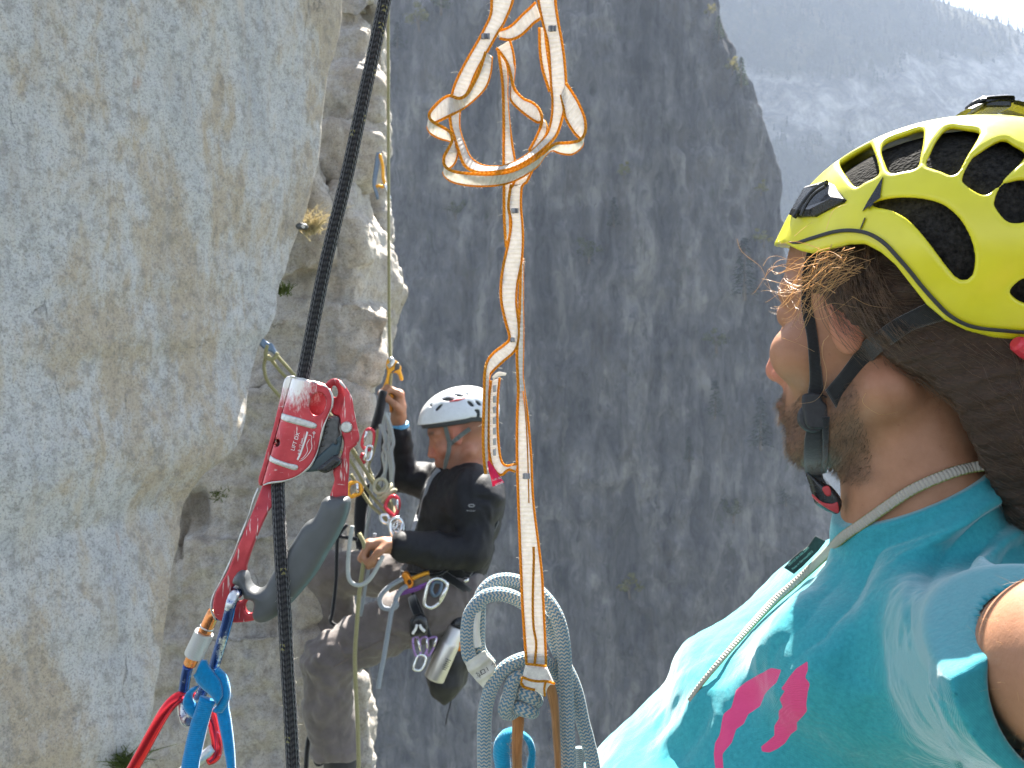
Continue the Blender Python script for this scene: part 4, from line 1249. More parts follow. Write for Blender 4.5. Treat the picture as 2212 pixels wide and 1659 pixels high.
# ---- brown webbing tails below the wrap
def leather():
    m = Mat('tan brown tubular webbing')
    u, v = m.uv()
    n = m.noise(m.map((1, 1, .15)), 420, 5, .7)
    c = m.ramp(n, [(.3, (.20, .095, .03)), (.7, (.40, .20, .075))])
    c = m.mix(m.ramp(m.math('ABSOLUTE', m.math('SUBTRACT', u, .30)), [(.008, .9), (.022, 0.)]), c, (.05, .02, .012))
    m.col(c); m.p(Roughness=.8, Sheen_Weight=.3, Specular_IOR_Level=.2); m.bump(n, .4, .0007)
    m.translucent(.18, (.55, .26, .08))
    return m.m
M_brown = leather()
for rows, d, lab_, fr in (([(566, 1210, 640, 1205), (562, 1300, 655, 1290), (560, 1420, 645, 1420), (560, 1560, 638, 1560), (565, 1720, 640, 1720), (570, 2300, 640, 2300)], .659, 'tan brown webbing tail below the knot, threaded through the blue fuzzy loop', [(640, 1300), (650, 1500), (640, 1640)]),
                          ([(800, 960, 870, 950), (815, 1030, 895, 1015), (838, 1110, 915, 1090), (862, 1230, 926, 1220), (875, 1400, 934, 1395), (888, 1560, 940, 1560), (895, 1720, 944, 1720), (905, 2300, 955, 2300)], .640, 'tan brown webbing tail beside the thick rope, without any blue loop', [(850, 1250), (870, 1400), (885, 1640)])):
    A, Bb = band(ZR('rop', rows), d, step=.002)
    o = mesh_obj('webbing_tail', *ribbon(A, Bb, .003, 10, bulge=.0022)[:2], M_brown, uvs=ribbon(A, Bb, .003, 10, bulge=.0022)[2])
    tag(o, lab_, 'webbing')
    fz = MB(); fuzz(fz, A, 70, .0045, .00006, rg); fuzz(fz, Bb, 30, .004, .00006, rg)
    q = fz.build('fuzz', plain('tan fibres', (.55, .36, .2), .8), o); q['kind'] = 'stuff'
# ---- fuzzy blue loop
M_fuzzy = webmat('fuzzy blue webbing', (.01, .27, .44), 500, .3)
fl = MB(); fz = MB()
for rows, d in (([(560, 1345, 580, 1410), (490, 1370, 548, 1460), (432, 1440, 545, 1520), (412, 1530, 545, 1570), (425, 1630, 550, 1640), (440, 1720, 560, 1720)], .668), ([(560, 1345, 575, 1410), (640, 1375, 640, 1420), (710, 1430, 680, 1480), (742, 1520, 690, 1550), (738, 1620, 680, 1620), (725, 1720, 670, 1720)], .672)):
    A, Bb = band(ZR('rop', rows), d, step=.0016)
    fl.add(*ribbon(A, Bb, .006, 8, bulge=.003))
    fuzz(fz, np.vstack([A, Bb, (A+Bb)/2-np.array((0, .004, 0))]), 170, .0038, .00006, rg)
flo = fl.build('webbing_loop', M_fuzzy)
tag(flo, 'fuzzy turquoise webbing loop at the bottom edge below the knot', 'sling')
q = fz.build('fuzz', M_fuzzy, flo); q['kind'] = 'stuff'
# ------------------------------------------------------------------ THE NEAR CLIMBER
HO = np.array((.309, .700, .058))                 # head origin: midway between the ears, at eye level
HA = math.radians(42)
HF = np.array((-math.cos(HA), math.sin(HA), 0)); HL = np.array((-math.sin(HA), -math.cos(HA), 0))
def toW(f, l, z): return HO+HF*f+HL*l+np.array((0, 0, z))
def toL(X, Y, Z_):
    x, y = X-HO[0], Y-HO[1]
    return x*HF[0]+y*HF[1], x*HL[0]+y*HL[1], Z_-HO[2]
def march(fn, uv, d0=.45, d1=1.3, off=.0):
    """where the sight lines through the picture points meet a solid"""
    uv = np.asarray(uv, float)
    rx, rz = (uv[:, 0]-1106)/F, (829.5-uv[:, 1])/F
    k = np.sqrt(1+rx*rx+rz*rz)
    d = np.full(len(uv), d0); best = np.full(len(uv), 9.); bd = d.copy()
    for _ in range(90):
        v = fn(rx*d, d, rz*d)
        m = v < best; best[m] = v[m]; bd[m] = d[m]
        d = np.where(v > .0004, np.minimum(d+v/k*.85, d1), d)
    d = np.where(best < .003, d, bd)
    d = np.where(d >= d1-.01, bd, d)-off
    return np.stack([rx*d, d, rz*d], 1)

def neck_sdf(X, Y, Z_, g=0.0):
    f, l, z = toL(X, Y, Z_)
    return cone(f, l, z, (-.004, -.006, -.055), (-.012, -.014, -.26), .052+g, .064+g)
def head_core(f, l, z):
    al = np.abs(l)
    d = ell(f, l, z, (-.006, 0, .030), (.098, .077, .094))
    d = sm(d, ell(f, l, z, (.040, 0, -.040), (.050, .058, .080)), .022)
    d = sm(d, cone(f, al, z, (-.006, .054, -.062), (.066, .022, -.108), .021, .017), .016)
    d = sm(d, ell(f, l, z, (.074, 0, -.110), (.021, .024, .019)), .014)
    d = sm(d, cone(f, al, z, (.087, .012, .019), (.072, .046, .016), .0105, .010), .011)
    d = sm(d, ell(f, al, z, (.064, .046, -.034), (.024, .024, .024)), .014)
    d = -sm(-d, ell(f, al, z, (.094, .032, .000), (.014, .017, .0115)), .008)
    d = sm(d, ell(f, al, z, (.0775, .032, -.001), (.0125, .0125, .0125)), .003)
    d = sm(d, cone(f, l, z, (.086, 0, .006), (.105, 0, -.046), .0075, .0105), .009)
    d = sm(d, ell(f, al, z, (.093, .0125, -.050), (.0115, .0075, .0085)), .005)
    d = sm(d, ell(f, l, z, (.078, 0, -.078), (.021, .026, .026)), .012)
    d = sm(d, ell(f, l, z, (.094, 0, -.076), (.0085, .021, .0055)), .004)
    d = sm(d, ell(f, l, z, (.092, 0, -.0865), (.0085, .019, .006)), .004)
    # ears
    er = ell(f, al, z, (.016, .071, -.006), (.0150, .0075, .031))
    er = -sm(-er, ell(f, al, z, (.017, .080, -.002), (.0085, .006, .020)), .004)
    d = sm(d, er, .005)
    # neck
    return d
def head_sdf(X, Y, Z_):
    return sm(head_core(*toL(X, Y, Z_)), neck_sdf(X, Y, Z_), .02)
CH_A, CH_B = np.array((.335, .795, -.255)), np.array((-.02, .795, -.62))
SHL, SHR = np.array((.326, .640, -.205)), np.array((.350, .965, -.285))
AC = np.array((.2596, .420, -.136)); AD = np.array((.06, -.96, .12)); AD /= np.linalg.norm(AD)
ARM_END = np.array((.310, .14, -.108))
def torso_sdf(X, Y, Z_, g=0.0):
    sc = .68
    Yt = (Y-CH_A[1])*sc+CH_A[1]
    d = cone(X, Yt, Z_, CH_A, CH_B, .112+g, .120+g)
    d = sm(d, cone(X, Y, Z_, SHR, SHR+(.01, .05, -.06), .066+g, .05+g), .05)
    d = sm(d, cone(X, Y, Z_, SHL+(0, .02, 0), SHL+(.01, -.02, -.01), .064+g, .062+g), .045)
    d = sm(d, cone(X, Y, Z_, (.333, .73, -.160), SHL+(.0, .02, .012), .046+g, .050+g), .04)
    d = sm(d, cone(X, Y, Z_, (.345, .76, -.165), SHR, .05+g, .05+g), .04)
    d = sm(d, ell(X, Y, Z_, (.405, .76, -.20), (.075+g, .15+g, .11+g)), .05)
    d = sm(d, ell(X, Y, Z_, (.228, .765, -.276), (.068+g, .085+g, .052+g)), .05)
    d = sm(d, ell(X, Y, Z_, (.268, .668, -.212), (.075+g, .072+g, .054+g)), .045)
    return d
def skin_sdf(X, Y, Z_):
    d = head_sdf(X, Y, Z_)
    d = np.minimum(d, sm(torso_sdf(X, Y, Z_, -.011), neck_sdf(X, Y, Z_, 0), .03))
    a = chain(X, Y, Z_, [tuple(SHL)+(.05,), tuple(AC+np.array((.011, 0, .002)))+(.0405,), tuple(ARM_END)+(.034,)], .02)
    return sm(d, a, .02)
# shirt: body offset, open at the neck, short sleeves hanging loosely round the upper arm
def shirt_sdf(X, Y, Z_):
    d = sm(torso_sdf(X, Y, Z_, .003), neck_sdf(X, Y, Z_, .007), .03)
    sl = cone(X, Y, Z_, SHL, AC, .067, .0535)
    sl = np.maximum(sl, (X-AC[0])*AD[0]+(Y-AC[1])*AD[1]+(Z_-AC[2])*AD[2])
    d = sm(d, sl, .022)
    # loose folds at the belly
    d = sm(d, ell(X, Y, Z_, (.185, .80, -.264), (.030, .07, .022)), .03)
    d = sm(d, ell(X, Y, Z_, (.128, .78, -.350), (.040, .07, .024)), .03)
    inner = cone(X, Y, Z_, SHL+(AC-SHL)*.3, AC+AD*.05, .052, .0455)
    d = sx(d, -inner, .004)
    pl = Z_-(-.1185+(X-.245)*.50+np.maximum(Y-.70, 0)*.10)
    nk = np.sqrt((X-.335)**2+(Y-.71)**2)-.13
    d = sx(d, -np.maximum(pl, -.5), .003) if False else sx(d, np.minimum(pl, 99)*.9, .003)
    return d
near = thing('person', 'bearded near climber with long brown hair and turquoise T-shirt, face turned left', 'person', (.31, .70, -.2))
V, Fc = solid(skin_sdf, (.06, .10, -.42), (.52, 1.04, .17), .0021)
f, l, z = toL(V[:, 0], V[:, 1], V[:, 2])
def smooth01(x, a, b):
    t = np.clip((x-a)/(b-a), 0, 1); return t*t*(3-2*t)
beard = smooth01(-z, .040, .066)*smooth01(f, -.004, .022)*smooth01(-z, -.2, -.1)*(1-smooth01(-z, .128, .142))
cheekline = .046+.028*smooth01(f, .03, .08)
beard *= smooth01(-z, cheekline-.012, cheekline+.014)
beard = np.maximum(beard, smooth01(f, .082, .09)*smooth01(-z, .060, .068)*(1-smooth01(-z, .126, .14)))
red = np.exp(-((f-.106)**2+(z+.05)**2)/.0004)+np.exp(-((f+.004)**2+(z+.004)**2)/.0011)*smooth01(np.abs(l), .06, .075)*1.3
lips = np.exp(-(((f-.097)/.01)**2+((z+.081)/.008)**2+(l/.022)**2))
brow = np.exp(-((z-.020)/.006)**2)*smooth01(f, .07, .084)*smooth01(np.abs(l), .010, .016)*(1-smooth01(np.abs(l), .046, .054))
ms = Mat('tanned skin')
v = ms.map()
n1 = ms.noise(v, 55, 6, .65); n2 = ms.noise(v, 420, 4, .6)
sk = ms.ramp(n1, [(.3, (.285, .135, .073)), (.7, (.36, .178, .104))])
sk = ms.mix(ms.math('MULTIPLY', ms.attr('red'), .55), sk, (.56, .17, .12))
sk = ms.mix(ms.ramp(ms.noise(v, 120, 3), [(.70, 0.), (.74, .35)]), sk, (.20, .085, .05))
bn = ms.noise(ms.map((1, 1, .35)), 650, 4, .7)
sk = ms.mix(ms.math('MULTIPLY', ms.attr('beard'), ms.ramp(bn, [(.3, .97), (.68, .5)])), sk, (.06, .034, .02))
sk = ms.mix(ms.math('MULTIPLY', ms.attr('brow'), .85), sk, (.05, .03, .02))
ms.col(sk)
ms.p(Roughness=.52, Specular_IOR_Level=.35, Subsurface_Weight=.12, Subsurface_Scale=.004)
ms.b.inputs['Subsurface Radius'].default_value = (1.0, .35, .2)
ms.bump(n2, .25, .0008); ms.bump(ms.noise(v, 1200, 2), .15, .0003)
skin = mesh_obj('body', V, Fc, ms.m, near, attrs={'beard': np.clip(beard, 0, 1), 'red': np.clip(np.maximum(red, lips), 0, 1), 'brow': brow})

# shirt with folds pressed into it
V, Fc = solid(shirt_sdf, (.0, .37, -.43), (.53, 1.08, -.02), .0019)
tri = V[Fc]
fn_ = np.cross(tri[:, 2]-tri[:, 0], tri[:, 3]-tri[:, 1])
vn = np.zeros_like(V)
for k in range(4): np.add.at(vn, Fc[:, k], fn_)
vn /= np.linalg.norm(vn, axis=1)[:, None]+1e-12
pu = V[:, 0]/V[:, 1]*F+1106; pv = 829.5-V[:, 2]/V[:, 1]*F
def pline(pts):
    q = spline(np.array(Z('sht', pts)), n=26)
    d = np.full(len(V), 1e9); tt = np.zeros(len(V))
    for i in range(len(q)-1):
        e = q[i+1]-q[i]
        t = np.clip(((pu-q[i, 0])*e[0]+(pv-q[i, 1])*e[1])/(e@e), 0, 1)
        dd = np.hypot(pu-q[i, 0]-t*e[0], pv-q[i, 1]-t*e[1])
        m = dd < d; d[m] = dd[m]; tt[m] = (i+t[m])/(len(q)-1)
    return d, tt
folds = [  # path, height (m), half width (picture units)
    ([(2400, 95), (2212, 118), (2060, 150), (1930, 220), (1800, 360), (1700, 520), (1640, 690), (1600, 900)], .0060, 17),
    ([(2400, 160), (2212, 205), (2080, 255), (1960, 340), (1850, 470), (1770, 600), (1740, 800)], .0058, 15),
    ([(2400, 260), (2212, 320), (2080, 400), (1990, 520), (1920, 640), (1890, 800)], .0052, 13),
    ([(2400, 380), (2212, 425), (2090, 510), (2000, 640), (1950, 760)], .0048, 12),
    ([(1960, 180), (1800, 280), (1660, 400), (1570, 540), (1520, 720), (1440, 940), (1400, 1130)], .0055, 22),
    ([(1640, 330), (1540, 500), (1440, 650), (1300, 850), (1170, 1060)], .0045, 22),
    ([(1420, 400), (1300, 520), (1180, 640), (1000, 850)], .0035, 24),
    ([(1250, 460), (1120, 600), (960, 780), (800, 960)], .003, 20),
    ([(1720, 900), (1760, 1100), (1840, 1300), (1960, 1572)], .004, 26),
    ([(1050, 700), (900, 880), (760, 1080), (660, 1300)], .003, 24),
    ([(560, 1120), (500, 1230), (420, 1380), (300, 1480)], .004, 18),
]
disp = vfbm(V*26, 3, 8)*.0016+vfbm(V*np.array((60, 60, 24)), 3, 18)*.0007
for fi_, (pts, a, w) in enumerate(folds):
    d, t = pline(pts)
    if fi_ in (1, 3): continue
    if fi_ < 6: a *= 1.75; w *= 1.8
    disp += a*np.exp(-(d/w)**2)*np.sin(np.clip(t, 0.02, .98)*math.pi)**.5
    disp -= a*.55*np.exp(-((d-1.9*w)/w)**2)*np.sin(np.clip(t, 0.02, .98)*math.pi)**.5*(d < 5*w)
seam, st_ = pline([(1990, 470), (1700, 600), (1620, 720), (1602, 860), (1625, 980), (1680, 1140), (1750, 1310), (1880, 1572), (1960, 1720)])
disp -= .0022*np.exp(-(seam/4.5)**2)*(st_ > .18)
adv = (V-AC)@AD
cuff = np.exp(-((adv+.012)/.0012)**2)
nearcuff = np.linalg.norm(V-AC, axis=1) < .11
disp -= .0012*cuff*nearcuff
pl_ = V[:, 2]-(-.1185+(V[:, 0]-.245)*.50+np.maximum(V[:, 1]-.70, 0)*.10)
disp -= .0014*np.exp(-((pl_+.017)/.0016)**2)
rim = np.clip((-pl_-.003)/.016, 0, 1)*np.where(nearcuff, np.clip((-adv-.004)/.014, 0, 1), 1)
disp = np.maximum(disp, -.0025)
V = V+vn*(disp*np.where(vn[:, 1] > .6, 0, 1)*rim)[:, None]
printR = Z('sht', [(1020, 1052), (1085, 1015), (1090, 1060), (1070, 1100), (1095, 1132), (1080, 1180), (1075, 1240), (1080, 1275), (1060, 1300), (1030, 1332), (1030, 1370), (1000, 1392), (970, 1440), (930, 1470), (890, 1490), (850, 1486), (845, 1460), (880, 1432), (915, 1400), (915, 1350), (940, 1310), (940, 1270), (960, 1250), (945, 1210), (965, 1170), (942, 1160), (980, 1100)])
printL = Z('sht', [(598, 1440), (620, 1400), (650, 1290), (690, 1260), (720, 1170), (800, 1100), (880, 1050), (930, 1060), (915, 1130), (850, 1190), (830, 1250), (770, 1290), (750, 1340), (710, 1370), (690, 1440), (640, 1500), (645, 1600), (606, 1600), (594, 1500)])
pr = np.minimum(poly2d(pu, pv, printR), poly2d(pu, pv, printL))
pr = np.clip(.5-pr/14, 0, 1)*(vn[:, 1] < .3)
mt = Mat('turquoise cotton jersey')
v = mt.map()
kn = mt.n('TexWave', wave_type='BANDS', bands_direction='DIAGONAL'); kn.inputs['Scale'].default_value = 420; kn.inputs['Distortion'].default_value = 1.5
mt.L.new(v, kn.inputs[0])
n = mt.noise(v, 300, 5, .7)
c = mt.ramp(n, [(.3, (.020, .235, .275)), (.7, (.038, .33, .37))])
c = mt.mix(mt.ramp(mt.attr('print'), [(.44, 0.), (.56, 1.)]), c, (.66, .06, .19))
rib = mt.math('MULTIPLY', mt.attr('collar'), 1.0)
c = mt.mix(mt.math('MULTIPLY', rib, .25), c, (.02, .17, .23))
mt.col(c); mt.p(Roughness=.9, Specular_IOR_Level=.35, Sheen_Weight=.75, Sheen_Roughness=.35)
mt.bump(kn.outputs[1], .3, .0005); mt.bump(n, .35, .0008)
shirt = mesh_obj('t_shirt', V, Fc, mt.m, near, attrs={'print': pr, 'collar': (pl_ > -.016).astype(float)})

# fine hairs on the arm and stubble, hair
def strand(mb, pts, r, n=8, taper=True):
    q = spline(np.asarray(pts), n=n)
    mb.add(*tube(q, np.linspace(r, r*.4, n) if taper else r, 3, cap=False))
# hair mass
def hair_sdf(X, Y, Z_):
    f, l, z = toL(X, Y, Z_)
    d = ell(f, l, z, (-.016, 0, .008), (.100, .0845, .118))
    d = sm(d, ell(f, l, z, (-.072, -.002, -.050), (.050, .064, .060)), .03)
    d = sm(d, chain(X, Y, Z_, [tuple(toW(-.066, .004, -.045))+(.042,), tuple(toW(-.082, .002, -.095))+(.038,), tuple(toW(-.092, -.006, -.140))+(.026,)], .02), .025)
    pony = chain(X, Y, Z_, [tuple(toW(-.115, -.01, -.030))+(.038,), tuple(toW(-.140, -.02, -.10))+(.042,), tuple(toW(-.150, -.03, -.17))+(.036,), tuple(toW(-.15, -.03, -.24))+(.02,)], .02)
    d = sm(d, pony, .03)
    front = f-(.030+1.3*np.maximum(z, -.03))                       # keep what lies behind the hairline
    d = sx(d, front*.8, .008)
    low = np.interp(f, [-.12, -.075, -.062, -.0535, -.041, -.022, -.0067, .03], [-.30, -.175, -.108, -.072, -.0605, -.048, -.038, -.02])-z
    d = sx(d, low*.85, .010)
    # ear stays free
    e = ell(f, np.abs(l), z, (.024, .088, -.022), (.0115, .03, .0185))
    d = sx(d, -e, .005)
    return d
V, Fc = solid(hair_sdf, (.18, .52, -.20), (.53, .82, .17), .0022)
Pn = V.copy(); f, l, z = toL(V[:, 0], V[:, 1], V[:, 2])
tri = V[Fc]; fn_ = np.cross(tri[:, 2]-tri[:, 0], tri[:, 3]-tri[:, 1]); vn = np.zeros_like(V)
for k in range(4): np.add.at(vn, Fc[:, k], fn_)
vn /= np.linalg.norm(vn, axis=1)[:, None]+1e-12
q = np.stack([(z*.95+f*.30)*150, l*120, (f-.3*z)*22], 1)
V = V+vn*(vfbm(q, 4, 3)*np.where(z < -.04, .0018, .0030))[:, None]
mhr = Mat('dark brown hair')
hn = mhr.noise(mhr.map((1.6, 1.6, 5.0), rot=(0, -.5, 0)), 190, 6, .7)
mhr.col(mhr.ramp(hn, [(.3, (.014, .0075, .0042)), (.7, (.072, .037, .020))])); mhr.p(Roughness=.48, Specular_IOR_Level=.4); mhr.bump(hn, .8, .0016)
mstr = Mat('brown hair strands'); mstr.col(mstr.ramp(mstr.noise(mstr.map(), 160, 3), [(.3, (.03, .016, .009)), (.7, (.15, .085, .045))])); mstr.p(Roughness=.4)
hair = mesh_obj('hair', V, Fc, mhr.m, near)
rg = random.Random(11)
hs = MB()
sel = [i for i in range(len(V)) if vn[i, 1] < .5]
def hair_dir(p):
    f, l, z = toL(p[0], p[1], p[2])
    a = HF*(-1.0)+np.array((0, 0, -.28-.5*(z < -.02)))
    if f < -.09: a = HF*(-.25)+np.array((0, 0, -1.))
    return a/np.linalg.norm(a)
def on_hair(p, off):
    e = .0015
    for _ in range(2):
        a = [np.array([p[k]+(e if k == j else 0)]) if True else 0 for j in range(1) for k in range(3)]
        d0 = float(hair_sdf(p[0:1], p[1:2], p[2:3])[0])
        g = np.array([float(hair_sdf(*[(p[k:k+1]+(e if k == j else 0)) for k in range(3)])[0])-d0 for j in range(3)])/e
        g /= np.linalg.norm(g)+1e-9
        p = p-g*(d0-off)
    return p
for _ in range(1500):
    p = V[sel[rg.randrange(len(sel))]].copy()
    pts = []
    L = rg.uniform(.02, .055); off = rg.uniform(.0004, .0030); cur = rg.gauss(0, .25)
    for k in range(5):
        pts.append(on_hair(p, off+(.0012*k if rg.random() < .25 else 0)))
        dd = hair_dir(p); side = np.cross(dd, (0, -1, 0))
        dd = dd+side*cur*math.sin(k*1.1)+np.array([rg.gauss(0, .12) for _ in range(3)])
        p = pts[-1]+dd/np.linalg.norm(dd)*L/4
    strand(hs, pts, .00021, 9)
# locks falling over the upper ear
for _ in range(130):
    f0, z0 = rg.uniform(-.02, .025), rg.uniform(.015, .045)
    pts = []
    for k in range(5):
        t = k/4
        ff = f0+rg.gauss(0, .0015)+(.008-.03*t*t if rg.random() < 2 else 0); zz = z0-t*rg.uniform(.05, .065)
        pts.append(toW(ff, .0865+.004*math.sin(t*3)-.010*max(0, t-.7), zz))
    strand(hs, pts, .00026, 10)
# stray wisps of fine curls around the nape
for _ in range(45):
    u, v_ = rg.uniform(1860, 2130), 0
    v_ = np.interp(u, [1850, 1900, 1966, 2042, 2092, 2126], [720, 763, 793, 831, 862, 957])+rg.uniform(-25, 15)
    p0 = march(head_sdf, [(u, v_)], off=.002)[0]
    a = rg.uniform(2.6, 3.6); L = rg.uniform(.010, .024)
    pts = [p0]
    for k in range(4):
        a += rg.uniform(-.1, .75)
        pts.append(pts[-1]+np.array((math.cos(a)*L*.35*-1 if rg.random() < .5 else math.cos(a)*L*.35, 0, -abs(math.sin(a))*L*.30)))
    strand(hs, pts, .00014, 9)
hs.build('loose_strands', mstr.m, hair)
# golden wisps lit from behind in front of the ear
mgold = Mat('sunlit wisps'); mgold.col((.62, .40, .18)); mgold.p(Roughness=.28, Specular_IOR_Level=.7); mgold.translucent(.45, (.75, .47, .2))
gw = MB()
for k in range(64):
    u0, v0 = rg.gauss(1822, 30), rg.gauss(566, 24)
    u1, v1 = rg.gauss(1728, 34), rg.gauss(630, 40)
    cu = rg.uniform(-40, 34)
    t3 = rg.gauss(0, 14)
    pt = [(u0, v0), (u0*.66+u1*.34, v0*.66+v1*.34+cu*.8), (u0*.3+u1*.7, v0*.3+v1*.7+cu), (u1, v1), (u1-rg.uniform(4, 26), v1+t3)]
    dd = rg.uniform(.598, .618)
    strand(gw, D3([(a, b, dd+.012*j+rg.uniform(-.002, .002)) for j, (a, b) in enumerate(pt)]), .00019 if k % 3 else .00030, 14)
for pt in ([(1592, 516), (1600, 540), (1622, 560), (1642, 575), (1655, 600), (1668, 632), (1690, 655)], [(1668, 585), (1674, 568), (1692, 560), (1718, 562)], [(1648, 575), (1660, 557), (1680, 553), (1700, 560)],
           [(1654, 598), (1662, 580), (1690, 575), (1730, 590)], [(1720, 640), (1760, 668), (1800, 655), (1850, 665)], [(1730, 655), (1770, 690), (1820, 660), (1845, 640)],
           [(1780, 735), (1776, 765), (1785, 800), (1782, 835), (1762, 865), (1722, 873)], [(1716, 510), (1740, 490), (1758, 478)], [(1785, 495), (1800, 455), (1830, 440)], [(1865, 560), (1880, 565), (1870, 580)],
           [(1690, 730), (1730, 745), (1760, 760)], [(1790, 725), (1776, 745), (1772, 790)], [(1840, 640), (1880, 660), (1950, 668)], [(1870, 850), (1864, 870), (1900, 895), (1940, 890)]):
    strand(gw, spline(D3([(a, b, .625 if a > 1760 else .65) for a, b in pt]), n=14), .00017, 18)
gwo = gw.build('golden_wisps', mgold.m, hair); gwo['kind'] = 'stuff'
# beard hairs
bd = MB()
bi = np.nonzero((beard > .45))[0]
Vs = np.array([v.co[:] for v in skin.data.vertices])
nb = np.array([v.normal[:] for v in skin.data.vertices])
ids = [i for i in bi if Vs[i, 0] < .33]
for _ in range(4200):
    i = ids[rg.randrange(len(ids))]
    p = Vs[i]; nn = nb[i]
    dd = nn*.45+np.array((0, 0, -.8))+HF*.25+np.array([rg.gauss(0, .25) for _ in range(3)])
    dd /= np.linalg.norm(dd); L = rg.uniform(.0025, .006)
    strand(bd, [p-nn*.0005, p+dd*L*.5+nn*.0004, p+dd*L], .00014, 4)
mbd = Mat('brown beard hair'); mbd.col(mbd.ramp(mbd.noise(mbd.map(), 500, 2), [(.35, (.035, .02, .012)), (.65, (.22, .13, .07))])); mbd.p(Roughness=.45)
bd.build('beard', mbd.m, near)
ar = MB()
fi = np.nonzero((Vs[:, 1] < .46) & (Vs[:, 1] > .3))[0]
for _ in range(500):
    i = fi[rg.randrange(len(fi))]; p = Vs[i]; nn = nb[i]
    dd = nn*.7+np.array([rg.gauss(0, .4) for _ in range(3)]); L = rg.uniform(.003, .007)
    strand(ar, [p, p+dd*L*.5, p+dd*L+np.array((0, 0, -.001))], .00006, 4)
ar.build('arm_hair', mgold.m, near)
# eyelashes and eye
le = MB()
for k in range(9):
    t = k/8
    p = toW(.089, .030+.012*t-.006, -.0005)
    strand(le, [p, p+HF*.004+np.array((0, 0, .001)), p+HF*.0075+HL*.002*t+np.array((0, 0, .0035))], .00016, 5)
le.build('eyelashes', mhr.m, near)

# ------------------------------------------------------------------ helmet of the near climber
HC = (-.034, 0., .041); HR = (.130, .110, .1005)
def hray(uv, g=0.0):
    """picture points -> points of the helmet's outer surface in head coordinates"""
    out = []
    for u, v_ in uv:
        r = np.array(((u-1106)/F, 1, (829.5-v_)/F))
        o = np.array((0., 0., 0.))-HO
        of, ol, oz = o@HF-HC[0], o@HL-HC[1], o[2]-HC[2]
        df, dl, dz = r@HF, r@HL, r[2]
        R = np.array(HR)+g
        a = (df/R[0])**2+(dl/R[1])**2+(dz/R[2])**2
        b = 2*(of*df/R[0]**2+ol*dl/R[1]**2+oz*dz/R[2]**2)
        c = (of/R[0])**2+(ol/R[1])**2+(oz/R[2])**2-1
        disc = b*b-4*a*c
        t = (-b-math.sqrt(disc))/(2*a) if disc > 0 else -b/(2*a)
        out.append((of+df*t+HC[0], ol+dl*t+HC[1], oz+dz*t+HC[2]))
    return np.array(out)
def hW(p): return np.array([toW(*q) for q in p])
rim_px = [(1700, 526), (1730, 543), (1752, 548), (1790, 538), (1830, 528), (1865, 527), (1900, 545), (1932, 572), (1966, 615), (2000, 658), (2040, 691), (2090, 714), (2150, 729), (2212, 737), (2300, 740)]
rim = hray(rim_px)
ph = np.arctan2(np.abs(rim[:, 1]), rim[:, 0]-HC[0]); od = np.argsort(ph)
PH = np.r_[0, ph[od], math.pi]; RZ = np.r_[rim[od][0, 2]+.008, rim[od][:, 2], rim[od][-1, 2]]
def zcut(f, l): return np.interp(np.arctan2(np.abs(l), f-HC[0]), PH, RZ)
A_ = 'hel'
vents = [[(640, 432), (725, 380), (810, 326), (838, 362), (862, 430), (876, 492), (868, 526), (800, 560), (745, 588), (690, 530)],
         [(903, 362), (932, 308), (1040, 265), (1142, 236), (1150, 300), (1132, 400), (1112, 472), (1040, 492), (960, 502), (924, 440)],
         [(1203, 385), (1245, 300), (1312, 226), (1400, 232), (1492, 250), (1484, 295), (1420, 400), (1352, 512), (1270, 492), (1188, 462), (1184, 428)],
         [(1408, 530), (1458, 430), (1500, 388), (1640, 306), (1710, 335), (1776, 376), (1760, 430), (1680, 510), (1600, 592), (1530, 637), (1420, 572)],
         [(1603, 690), (1640, 608), (1700, 568), (1800, 560), (1860, 640), (1830, 720), (1790, 800), (1690, 806), (1625, 742)],
         [(838, 706), (900, 684), (980, 670), (1065, 667), (1180, 680), (1275, 712), (1362, 782), (1420, 870), (1455, 960), (1466, 1045), (1452, 1130), (1412, 1163), (1360, 1148), (1300, 1080), (1220, 972), (1140, 872), (1060, 792), (960, 737), (880, 722)],
         [(1700, 1252), (1740, 1198), (1800, 1170), (1900, 1180), (1920, 1290), (1840, 1320), (1760, 1306)]]
VP = []
for pl in vents:
    q = hray(spline(np.array(Z(A_, pl)), n=44, closed=True))
    c = q.mean(0)
    nrm = np.array([(c[k]-HC[k])/HR[k]**2 for k in range(3)]); nrm /= np.linalg.norm(nrm)
    ax = np.cross((0, 0, 1), nrm); ax /= np.linalg.norm(ax); ay = np.cross(nrm, ax)
    VP.append((c, nrm, ax, ay, np.c_[(q-c)@ax, (q-c)@ay]))
def helmet_sdf(X, Y, Z_):
    f, l, z = toL(X, Y, Z_)
    f, l, z = np.broadcast_arrays(f, l, z)
    zc = zcut(f, l)
    fl = .0045*np.exp(-np.maximum(z-zc, 0)/.010)*np.clip((f-.02)/.06, 0, 1)
    e = ell(f, l, z, HC, HR)-fl
    d = sx(e, -(e+.0055), .002)
    d = sx(d, (zc-z)*.85, .003)
    al = np.abs(l)
    for c, nrm, ax, ay, pl in VP:
        lx, ly, lz = f-c[0], al-c[1], z-c[2]
        h = lx*nrm[0]+ly*nrm[1]+lz*nrm[2]
        m = (lx*lx+ly*ly+lz*lz < .058**2) & (np.abs(h) < .03)
        if not m.any(): continue
        uu = (lx*ax[0]+ly*ax[1]+lz*ax[2])[m]; vv = (lx*ay[0]+ly*ay[1]+lz*ay[2])[m]
        p2 = poly2d(uu, vv, pl)
        d = d.copy() if not d.flags.writeable else d
        d[m] = sx(d[m], -p2, .0045)
    return d
hel = thing('climbing_helmet', 'glossy yellow climbing helmet with black vents on the near climber', 'helmet', toW(-.02, 0, .05))
